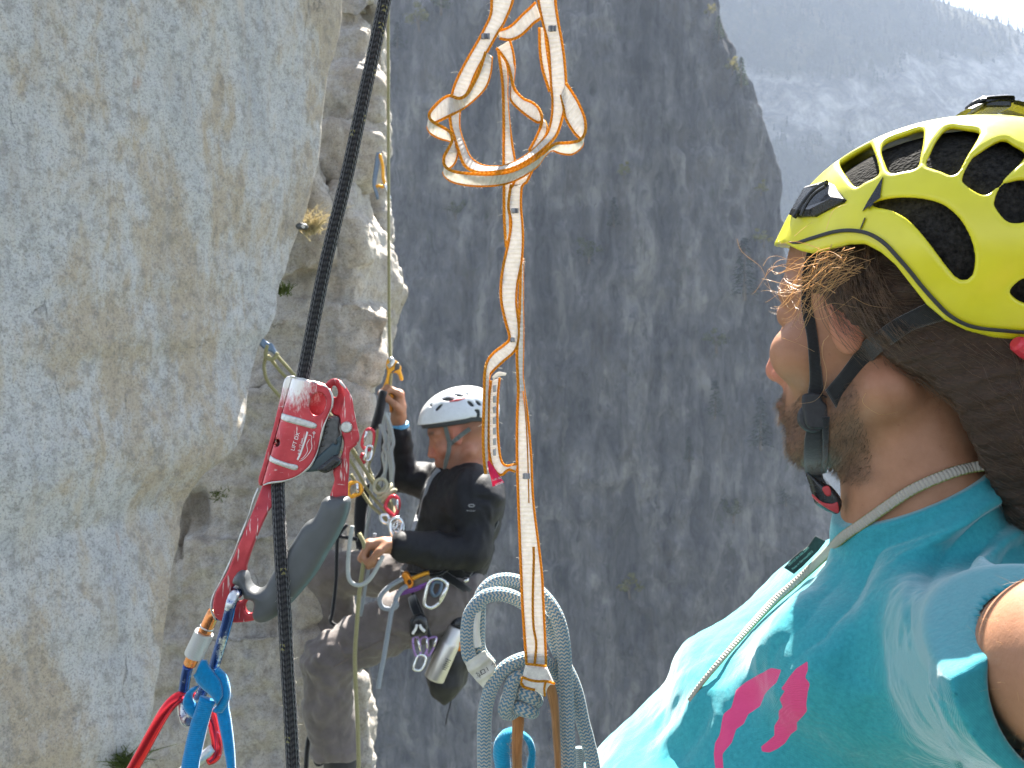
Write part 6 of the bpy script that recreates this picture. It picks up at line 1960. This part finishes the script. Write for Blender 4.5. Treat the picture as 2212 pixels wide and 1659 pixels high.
# ------------------------------------------------------------------ ROPES AND GEAR ROUND THE SECOND CLIMBER
def q1(pts, d): return np.array([PD('cl1', p[0], p[1], p[2] if len(p) > 2 else d) for p in pts])
def q2(pts, d): return np.array([PD('cl2', p[0], p[1], p[2] if len(p) > 2 else d) for p in pts])
M_olive = rope_mat('olive rope sheath', (.20, .18, .07), (.38, .35, .20), 9, 8, .5, br=.5)
M_greycord = rope_mat('grey cord sheath', (.20, .23, .27), (.34, .37, .40), 9, 6, .5, br=.5)
M_paleco = rope_mat('pale cord sheath', (.30, .33, .33), (.52, .54, .52), 9, 6, .5, br=.5)
M_orange = plain('orange anodised aluminium', (.72, .25, .015), .32, .35, .15, 150, .1, .0005)
M_yellow = plain('yellow orange anodised aluminium', (.75, .34, .02), .32, .35, .15, 150, .1, .0005)
M_steel = plain('polished aluminium', (.70, .70, .69), .22, .9, .08, 200, .1, .0003)
M_violet = plain('violet anodised wire', (.33, .20, .42), .3, .5)
M_redc = plain('red anodised wire', (.55, .04, .06), .3, .5)
M_bluec = plain('blue grey anodised aluminium', (.13, .18, .25), .35, .5)
M_blackweb = webmat('black webbing', (.012, .013, .016), 500, 0)

def cordthing(name, label, cat, paths, r, mat, n=8, group=None):
    mb = MB()
    for p in paths: mb.add(*tube(spline(p, n=max(12, int(len(p)*9))), r, n))
    return tag(mb.build(name, mat), label, cat, group)
cordthing('thin_rope', 'thin taut olive rope running straight down into the yellow hand ascender', 'rope', [np.array([P(838.5, -80, 2.84), P(839, 300, 2.84), P(841, 700, 2.84), P(845, 800, 2.83), P(840, 860, 2.82)])], .0050, M_olive)
cordthing('thin_rope', 'thin olive rope hanging below the second climber\'s lower hand, past his knee', 'rope', [q2([(440, 90, 2.44), (475, 170, 2.43), (470, 280, 2.43), (440, 500, 2.44), (425, 700, 2.44), (412, 900, 2.44), (420, 1150, 2.44), (432, 1400, 2.44), (440, 1800, 2.44)], 2.44)], .0062, M_olive)
cordthing('thin_rope', 'grey blue cord hanging beside the olive rope, ending on the near thigh', 'rope', [q2([(545, 90, 2.46), (520, 240, 2.46), (490, 400, 2.47), (465, 560, 2.48), (450, 640, 2.49)], 2.44)], .0045, M_greycord)
# olive strands tensioned from the wall anchor to the harness
a1 = [P(u, v, d) for u, v, d in ((579, 768, 2.50), (615, 812, 2.55), (690, 880, 2.62), (760, 968, 2.68), (800, 1036, 2.70), (838, 1088, 2.68), (852, 1122, 2.62))]
a2 = [P(u, v, d) for u, v, d in ((573, 772, 2.50), (571, 800, 2.5), (590, 840, 2.53), (680, 930, 2.6), (752, 990, 2.66), (795, 1060, 2.69), (832, 1105, 2.66), (850, 1130, 2.62))]
a3 = [P(u, v, d) for u, v, d in ((596, 766, 2.5), (640, 815, 2.55), (720, 905, 2.62), (768, 985, 2.69), (812, 1045, 2.71), (842, 1080, 2.68), (856, 1118, 2.62))]
a4 = [P(u, v, d) for u, v, d in ((758, 1025, 2.70), (775, 1052, 2.71), (800, 1090, 2.70), (822, 1110, 2.67), (846, 1136, 2.62))]
cordthing('anchor_rope', 'olive rope strands slanting from the blue anchor on the rock to the second climber\'s harness', 'rope', [np.array(a) for a in (a1, a2, a3, a4)], .0052, M_olive)
kn = MB()
for k in range(3):
    t = np.linspace(0, 6.28, 14)[:-1]
    c = P(822+k*9, 1050+k*11, 2.68)
    kn.add(*tube(c+np.stack([np.cos(t)*.020, np.sin(t)*.016, np.sin(t+k)*.020], 1), .0055, 7, closed=True))
tag(kn.build('rope_knot', plain('pale olive rope', (.42, .40, .27), .9)), 'pale knot in the slanting olive ropes in front of the black sleeve', 'knot')
# hand ascender
ha = thing('hand_ascender', 'yellow orange hand ascender gripped by the second climber at the top of his raised arm', 'rope clamp', P(850, 815, 2.83))
hp = Z('cl1', [(838, 108), (865, 100), (894, 112), (936, 146), (960, 186), (956, 212), (978, 290), (952, 300), (930, 248), (900, 232), (870, 240), (856, 280), (842, 400), (793, 384), (822, 290), (834, 225), (824, 160)])
mesh_obj('frame', *plate(hp, 2.83, .012, [], None, h=.0022, rnd=.003), M_yellow, ha)
V, Fc, U = tube(q1([(850, 118), (872, 108), (888, 125), (868, 160), (842, 178)], 2.815), .0075, 8); mesh_obj('white_edge', V, Fc, M_silver, ha)
mesh_obj('cam', *plate(Z('cl1', [(905, 160), (930, 140), (948, 165), (940, 200), (905, 215), (890, 230), (870, 235), (880, 215), (900, 205)]), 2.822, .012, h=.002, rnd=.003), M_camsteel, ha)
mesh_obj('lower_grip', *plate(Z('cl1', [(842, 392), (880, 420), (896, 452), (880, 458), (878, 480), (880, 560), (868, 590), (856, 560), (850, 470), (836, 430)]), 2.825, .012, h=.0022, rnd=.003), M_orange, ha)
# black sleeve hanging from it, with straps
bl = MB()
A, B2 = band(ZR('cl1', [(768, 380, 838, 398), (752, 450, 832, 460), (738, 520, 818, 535), (722, 590, 800, 620), (700, 660, 780, 690), (682, 735, 740, 748)]), 2.80, step=.012)
bl.add(*ribbon(A, B2, .02, 6, bulge=.012))
tag(bl.build('webbing_sleeve', M_blackweb), 'padded black webbing sleeve hanging from the yellow hand ascender', 'sling')
bl = MB()
A, B2 = band(ZR('cl1', [(790, 740, 850, 740), (782, 850, 850, 850), (775, 980, 860, 980), (770, 1100, 870, 1100), (640, 1240, 700, 1290), (560, 1330, 670, 1390), (545, 1450, 650, 1480), (540, 1600, 640, 1620), (560, 1800, 620, 1800)]), 2.96, step=.012)
bl.add(*ribbon(A, B2, .008, 6, bulge=.004))
tag(bl.build('webbing_ladder', M_blackweb), 'broad black webbing hanging behind the olive ropes left of the second climber', 'sling')
# pale cords
cordthing('cord_bundle', 'pale grey cords dangling in wavy loops below the yellow hand ascender', 'cord', [q1(p, d) for p, d in (
    ([(825, 580), (800, 690), (812, 760), (842, 830), (820, 900), (795, 960), (815, 1080), (812, 1200), (830, 1400)], 2.78), ([(850, 590), (845, 700), (860, 800), (850, 900), (862, 1050), (872, 1250), (880, 1420)], 2.77),
    ([(820, 600), (860, 690), (880, 780), (890, 860), (872, 940), (888, 1080), (880, 1200), (895, 1350), (890, 1480)], 2.76), ([(768, 690), (800, 760), (816, 850), (802, 900), (830, 960), (820, 1100), (780, 1180), (760, 1260)], 2.775),
    ([(700, 1130), (690, 1300), (690, 1420), (655, 1600), (640, 1750)], 2.80))], .0058, M_paleco, 6)
cordthing('accessory_line', 'olive cord from the black sleeve down to the knot of slanting ropes', 'cord', [q1([(752, 735), (735, 850), (700, 980), (672, 1060), (700, 1150), (740, 1240)], 2.72)], .0042, M_olive, 6)
cordthing('rope_loop', 'grey rope loop hanging from the second climber\'s lower hand', 'rope', [q2([(395, 40), (380, 140), (368, 260), (368, 370), (392, 420), (440, 436), (490, 415), (530, 370), (575, 290), (600, 240)], 2.42)], .0058, M_paleco)

def small_biner(label, pts, d, r, mat, gate=None, group=None):
    """closed wire shape; pts are picture points"""
    t = thing('small_carabiner', label, 'carabiner', P(pts[0][0], pts[0][1], d), group)
    p = spline(D3(pts, d), n=40, closed=True)
    p[:, 1] += np.sin(np.linspace(0, 6.28, len(p)))*.006
    mesh_obj('body', *tube(p, r, 8, closed=True)[:2], mat, t)
    if gate:
        mesh_obj('gate', *tube(D3(gate, d-.004), r*.9, 8)[:2], M_steel, t)
    return t
small_biner('silver and red carabiner on the black sleeve of the hand ascender', Z('cl1', [(650, 745), (690, 735), (715, 770), (712, 860), (700, 905), (650, 920), (615, 880), (620, 820)]), 2.72, .0052, M_redc, Z('cl1', [(652, 750), (618, 860)]))
small_biner('bright silver carabiner below the red and silver one', Z('cl1', [(655, 890), (690, 885), (698, 915), (680, 1000), (650, 1010), (645, 950)]), 2.71, .0050, M_steel)
small_biner('pinkish carabiner half hidden behind the olive ropes', Z('cl1', [(612, 960), (632, 970), (640, 1010), (620, 1030), (606, 1000)]), 2.76, .0055, M_redc)
small_biner('yellow orange carabiner left of the olive ropes, beside the red clamp', Z('cl1', [(500, 1225), (545, 1210), (595, 1240), (600, 1290), (550, 1320), (510, 1330), (488, 1290)]), 2.62, .0062, M_yellow, Z('cl1', [(560, 1215), (575, 1300)]))
small_biner('dark red carabiner at the lower end of the olive ropes', Z('cl1', [(850, 1350), (890, 1330), (930, 1360), (935, 1430), (905, 1500), (860, 1470), (820, 1420)]), 2.60, .0055, M_redc, Z('cl1', [(920, 1360), (928, 1450)]))
small_biner('silver carabiner in front of the black shirt, topmost of the shiny cluster', Z('cl1', [(780, 1505), (830, 1500), (850, 1545), (830, 1570), (790, 1545)]), 2.58, .0055, M_steel)
small_biner('large silver carabiner at the second climber\'s belly above his hand', Z('cl1', [(870, 1550), (920, 1525), (965, 1560), (975, 1640), (940, 1720), (900, 1700), (865, 1620)]), 2.55, .0062, M_steel, Z('cl1', [(965, 1570), (950, 1700)]))
rp_ = MB()
for c in ((888, 1575), (925, 1600), (905, 1650)):
    t = np.linspace(0, 6.28, 14)[:-1]; p = PD('cl1', c[0], c[1], 2.56)
    rp_.add(*tube(p+np.stack([np.cos(t)*.013, np.sin(t)*.004, np.sin(t)*.015], 1), .0045, 7, closed=True))
tag(rp_.build('chain_links', M_steel), 'shiny steel chain links at the second climber\'s belly', 'chain')

# harness
hn = thing('climbing_harness', 'black climbing harness worn by the second climber over grey trousers', 'harness', P(960, 1250, 2.77))
t = np.linspace(0, 2*math.pi, 60)[:-1]
c = P(960, 1243, 2.77)
ring = c+np.stack([np.cos(t)*.128, np.sin(t)*.190, -np.cos(t)*.012], 1)
mesh_obj('waist_belt', *tube(ring, .008, 8, closed=True, rn=.022, up=(0, 0, 1))[:2], M_blackweb, hn)
la_, lb_ = np.array(near_leg[0][:3]), np.array(near_leg[1][:3])
ax = (lb_-la_)/np.linalg.norm(lb_-la_); n1 = np.cross(ax, (0, 1, 0)); n1 /= np.linalg.norm(n1); n2 = np.cross(ax, n1)
c = la_+(lb_-la_)*.62
ring = c+(np.cos(t)[:, None]*n1+np.sin(t)[:, None]*n2)*.110
mesh_obj('leg_loop', *tube(ring, .006, 8, closed=True, rn=.006)[:2], M_blackweb, hn)
bk = MB()
bk.add(*tube(spline(np.array([PD('cl2', x, y, dd) for x, y, dd in ((1000, 360, 2.57), (1090, 420, 2.56), (1150, 460, 2.57), (1200, 500, 2.6))]), n=16), .012, 8, rn=.003))
bk.add(*tube(spline(np.array([PD('cl2', x, y, dd) for x, y, dd in ((1350, 0, 2.62), (1290, 130, 2.60), (1220, 270, 2.58), (1160, 360, 2.575))]), n=16), .013, 8, rn=.003))
bk.add(*tube(spline(np.array([PD('cl2', x, y, dd) for x, y, dd in ((1030, 330, 2.56), (980, 360, 2.55), (900, 370, 2.55), (800, 360, 2.55), (720, 350, 2.55))]), n=16), .005, 8))
bk.build('back_strap', M_blackweb, hn)
mesh_obj('strap_buckle', *lathe(PD('cl2', 1150, 395, 2.565), PD('cl2', 1162, 415, 2.56), [(0, .006), (.5, .010), (1, .006)], 12)[:2], M_steel, hn)

# belay device, slings, carabiners on the gear loops
bd2 = thing('belay_device', 'bright orange belay device clipped at the second climber\'s waist', 'belay device', q2([(770, 400)], 2.50)[0])
mesh_obj('body', *plate(Z('cl2', [(728, 360), (745, 342), (768, 350), (785, 380), (805, 415), (800, 440), (772, 462), (752, 440), (745, 410), (728, 385)]), 2.50, .022, [Z('cl2', oval((778, 412), 13, 17))], None, h=.002, rnd=.004), M_orange, bd2)
V, Fc, U = tube(spline(q2([(790, 395), (830, 378), (870, 362), (908, 352)], 2.505), n=14), .006, 8); mesh_obj('handle', V, Fc, M_yellow, bd2)
sg = MB()
for off in (0, 10, 22):
    sg.add(*tube(spline(q2([(692, 480+off), (740, 470+off), (800, 462+off*.6), (850, 440+off*.8), (900, 420+off*.3), (938, 400)], 2.49+off*.0004), n=26), .0042, 6, rn=.002))
tag(sg.build('thin_sling', plain('violet sling webbing', (.17, .06, .26), .8)), 'violet thin slings bundled below the orange belay device', 'sling')
sg = MB()
for off in (0, 14, 26):
    sg.add(*tube(spline(q2([(640, 470+off*.4), (700, 430+off), (780, 412+off), (850, 400+off), (910, 372+off*.6)], 2.515), n=22), .0038, 6, rn=.002))
tag(sg.build('thin_sling', plain('beige sling webbing', (.22, .18, .13), .8)), 'beige and dark slings behind the violet ones at the waist', 'sling')
cordthing('looped_cord', 'grey blue cord looping from the belay device with a loose end below the thigh', 'cord', [q2([(730, 392), (650, 440), (590, 500), (578, 545), (600, 585), (650, 595), (690, 575), (685, 530), (720, 470), (760, 440)], 2.48), q2([(690, 545), (660, 600), (645, 680), (625, 800), (600, 950), (582, 1040), (568, 1125)], 2.475)], .0068, M_greycord)
small_biner('large silver carabiner hanging on the near hip of the second climber', Z('cl2', [(905, 420), (960, 392), (1015, 415), (1026, 450), (985, 540), (930, 582), (885, 570), (878, 530)]), 2.49, .0055, M_steel, Z('cl2', [(1022, 450), (975, 550)]))
small_biner('dark blue carabiner inside the large silver one', Z('cl2', [(940, 420), (985, 425), (980, 480), (945, 505), (925, 470)]), 2.53, .0055, M_bluec)
for k, (pts, m, lb) in enumerate((([(800, 800), (830, 790), (850, 880), (838, 910), (815, 890)], M_violet, 'violet wire carabiner hanging lowest left under the black pouch'), ([(850, 800), (890, 790), (895, 860), (870, 905), (852, 880)], M_violet, 'violet wire carabiner in the middle under the black pouch'), ([(900, 800), (955, 790), (940, 850), (905, 905), (892, 870)], M_violet, 'violet wire carabiner on the right under the black pouch, beside the bottle'))):
    small_biner(lb, Z('cl2', pts), 2.50+k*.012, .0036, m, Z('cl2', pts[1:3]), 'wire carabiners under the black pouch')
small_biner('narrow silver carabiner dangling below the violet wire carabiners', Z('cl2', [(825, 920), (842, 905), (870, 910), (885, 935), (862, 990), (835, 1002), (805, 985)]), 2.495, .0042, M_steel)
# multi-tool pouch
po = thing('tool_pouch', 'black pouch with white curved marks hanging over the near thigh', 'pouch', q2([(840, 700)], 2.48)[0])
mesh_obj('pouch', *plate(Z('cl2', [(800, 640), (840, 618), (880, 635), (902, 675), (905, 720), (890, 770), (840, 775), (785, 785), (778, 730), (775, 680)]), 2.485, .035, [], None, h=.003, puff=dome(.015), rnd=.006), M_blackpl, po)
V, Fc, U = tube(q2([(790, 510, 2.53), (805, 570, 2.50), (830, 630, 2.485)], 2.49), .012, 8, rn=.003); mesh_obj('hanging_strap', V, Fc, M_blackweb, po)
wm = MB()
wm.add(*tube(spline(q2([(826, 700), (820, 725), (808, 745), (797, 762)], 2.463), n=10), .0042, 6)); wm.add(*tube(spline(q2([(846, 700), (852, 718), (864, 732), (880, 745)], 2.463), n=10), .0042, 6))
wm.build('white_mark', M_white, po)
# bottle
bo = thing('water_bottle', 'brushed metal water bottle hanging behind the second climber\'s thigh', 'bottle', q2([(1010, 900)], 2.56)[0])
b0, b1 = q2([(938, 1072)], 2.55)[0], q2([(1092, 715)], 2.57)[0]
mbt = Mat('brushed steel bottle'); nb_ = mbt.noise(mbt.map((1, 1, 1)), 300, 3)
mbt.col((.55, .53, .50)); mbt.p(Metallic=.85, Roughness=mbt.math('MULTIPLY_ADD', nb_, .15, .28))
mesh_obj('body', *lathe(b0, b1, [(0, .020), (.02, .0285), (.04, .030), (.66, .030), (.72, .029), (.76, .0255), (.98, .0255), (1, .022)], 32)[:2], mbt.m, bo)
ctop = b1+(b1-b0)/np.linalg.norm(b1-b0)*.034
mesh_obj('cap', *lathe(b1, ctop, [(0, .022), (.1, .024), (.8, .022), (1, .015)], 20)[:2], M_blackpl, bo)
axb = (b1-b0)/np.linalg.norm(b1-b0); sdb = np.cross(axb, (0, 1, 0)); sdb /= np.linalg.norm(sdb)
bt = MB()
for k in range(6):
    p = b0+(b1-b0)*(.30+.035*k)+sdb*(-.014)*1
    w = .011+.006*((k*7) % 3)/2
    bt.add(*tube(np.array([p-sdb*w*.5+np.array((0, -.0285, 0)), p+sdb*w*.5+np.array((0, -.0300, 0))]), .0010, 4))
bt.build('printed_lines', M_blackpl, bo)
# stuff sack
def sack(X, Y, Z_): return chain(X, Y, Z_, [tuple(q2([(1100, 740)], 2.66)[0])+(.035,), tuple(q2([(1065, 900)], 2.66)[0])+(.052,), tuple(q2([(1020, 1080)], 2.65)[0])+(.050,), tuple(q2([(1012, 1160)], 2.65)[0])+(.026,)], .03)
p0 = q2([(1060, 950)], 2.66)[0]
V, Fc = solid(sack, p0-np.array((.16, .09, .22)), p0+np.array((.16, .09, .22)), .006)
V = displace(V, Fc, lambda V: vfbm(V*np.array((30, 30, 9)), 3, 3)*.006)
sk2 = thing('stuff_sack', 'black drawstring stuff sack hanging behind the metal bottle', 'bag', p0)
mesh_obj('bag', V, Fc, plain('black nylon', (.014, .014, .016), .6, 0, .3, 60, .3, .002), sk2)
V, Fc, U = tube(spline(q2([(1060, 1190), (1048, 1240), (1030, 1310), (1018, 1375)], 2.65), n=12), .0022, 5); mesh_obj('drawstring', V, Fc, M_blackweb, sk2)
A, B2 = band(ZR('cl2', [(1105, 500, 1128, 505), (1098, 560, 1125, 565), (1092, 640, 1122, 640), (1100, 730, 1130, 730), (1100, 810, 1128, 800), (1090, 870, 1126, 874)]), 2.60, step=.01)
tag(mesh_obj('wide_sling', *ribbon(A, B2, .006, 4, bulge=.003)[:2], plain('orange webbing', (.72, .24, .02), .75)), 'orange webbing strap hanging behind the metal bottle', 'sling')
A, B2 = band(ZR('cl2', [(915, 790, 960, 770), (930, 805, 985, 785)]), 2.60, step=.01)
# dark gear behind the lower hand, laces at the bottom
cordthing('thin_sling', 'black cord triangle left of the second climber\'s lower hand', 'sling', [q2([(360, 30), (310, 90), (296, 130), (290, 250), (285, 420), (262, 620), (250, 680), (300, 715)], 2.60), q2([(296, 108), (360, 118), (430, 130)], 2.60)], .0058, M_blackweb)
cordthing('shoe_strap', 'black straps dangling beside the second climber\'s lower trouser leg', 'strap', [q2([(118, 1420), (100, 1480), (88, 1600), (80, 1800)], 2.66), q2([(125, 1440), (135, 1560), (160, 1630), (195, 1620), (215, 1580)], 2.62)], .0075, M_blackweb)

# ---- bolts, anchors and plants on the rock
an = thing('rock_anchor', 'blue grey anchor bar on the rock with olive rope threaded, left of the black rope', 'anchor', P(575, 745, 2.49))
mesh_obj('bar', *plate([(549, 726), (556, 721), (580, 740), (588, 742), (600, 765), (597, 772), (588, 762), (574, 756), (562, 746)], 2.49, .014, [], None, h=.002, rnd=.004), M_bluec, an)
V, Fc, U = tube(spline(D3([(578, 745), (574, 770), (590, 775), (600, 762)], 2.485), n=14), .0058, 8); mesh_obj('rope_bight', V, Fc, M_olive, an)
an2 = thing('quickdraw', 'blue and orange quickdraw hanging on the rock edge beside the thin vertical rope', 'quickdraw', P(822, 380, 3.0))
A, B2 = band(ZR('rck', [(455, 632, 472, 634), (448, 680, 468, 690), (438, 760, 455, 765), (448, 800, 462, 798), (456, 830, 466, 826)]), 3.0, step=.01)
mesh_obj('tape', *ribbon(A, B2, .006, 4)[:2], M_bluec, an2)
V, Fc, U = tube(spline(Z3('rck', [(470, 640), (482, 690), (484, 740), (492, 770), (478, 775), (468, 770), (455, 775)], 2.99), n=20), .0055, 8); mesh_obj('carabiner_loop', V, Fc, M_yellow, an2)
V, Fc, U = tube(spline(Z3('rck', [(490, 765), (500, 790), (512, 828)], 2.985), n=10), .0055, 8); mesh_obj('lower_carabiner', V, Fc, M_steel, an2)
hb = thing('bolt_hanger', 'small dark steel bolt hanger under the dry grass tuft on the rock', 'bolt', P(650, 490, 2.6))
mesh_obj('plate', *plate([(640, 486), (650, 482), (664, 486), (664, 494), (652, 496), (641, 494)], 2.56, .02, h=.002, rnd=.005), M_camsteel, hb)
mesh_obj('nut', *lathe(P(655, 489, 2.552), P(655, 489, 2.538), [(0, .006), (1, .006)], 6)[:2], M_steel, hb, smooth=False)
def tuft(name, label, cat, c, d, n, L, spread, mat, up=(0, 0, 1), seed=1):
    rg = random.Random(seed); mb = MB()
    b = P(c[0], c[1], d)
    for _ in range(n):
        a = np.array((rg.gauss(0, spread), rg.gauss(-.3, .3), 0))+np.array(up)*rg.uniform(.4, 1)
        p0 = b+np.array((rg.gauss(0, .012), rg.gauss(0, .008), rg.gauss(0, .008))); l_ = L*rg.uniform(.4, 1)
        q = np.array([p0, p0+a*l_*.5, p0+a*l_+np.array((rg.gauss(0, .2)*l_, 0, -.35*l_*rg.random()))])
        mb.add(*tube(spline(q, n=6), np.linspace(.0018, .0004, 6), 3, cap=False))
    return tag(mb.build(name, mat), label, cat)
mdry = foliage('dry grass', (.34, .27, .15), (.60, .52, .32), 60); mgrn = foliage('green moss plant', (.05, .08, .02), (.14, .17, .05), 60)
tuft('grass_tuft', 'dry pale grass tuft growing in the corner of the rock above the bolt', 'grass tuft', (672, 500), 2.72, 170, .10, .55, mdry, seed=2)
tuft('moss_plant', 'small green plant in the rock corner left of the black rope', 'plant', (612, 630), 2.56, 90, .035, .5, mgrn, seed=3)
tuft('moss_plant', 'green plant at the foot of the granite wall at the bottom edge', 'plant', (276, 1652), 1.96, 160, .06, .6, mgrn, seed=4)
tuft('moss_plant', 'tiny green plant on the brown rock left of the red clamp handle', 'plant', (470, 1072), 2.55, 40, .022, .5, mgrn, seed=5)
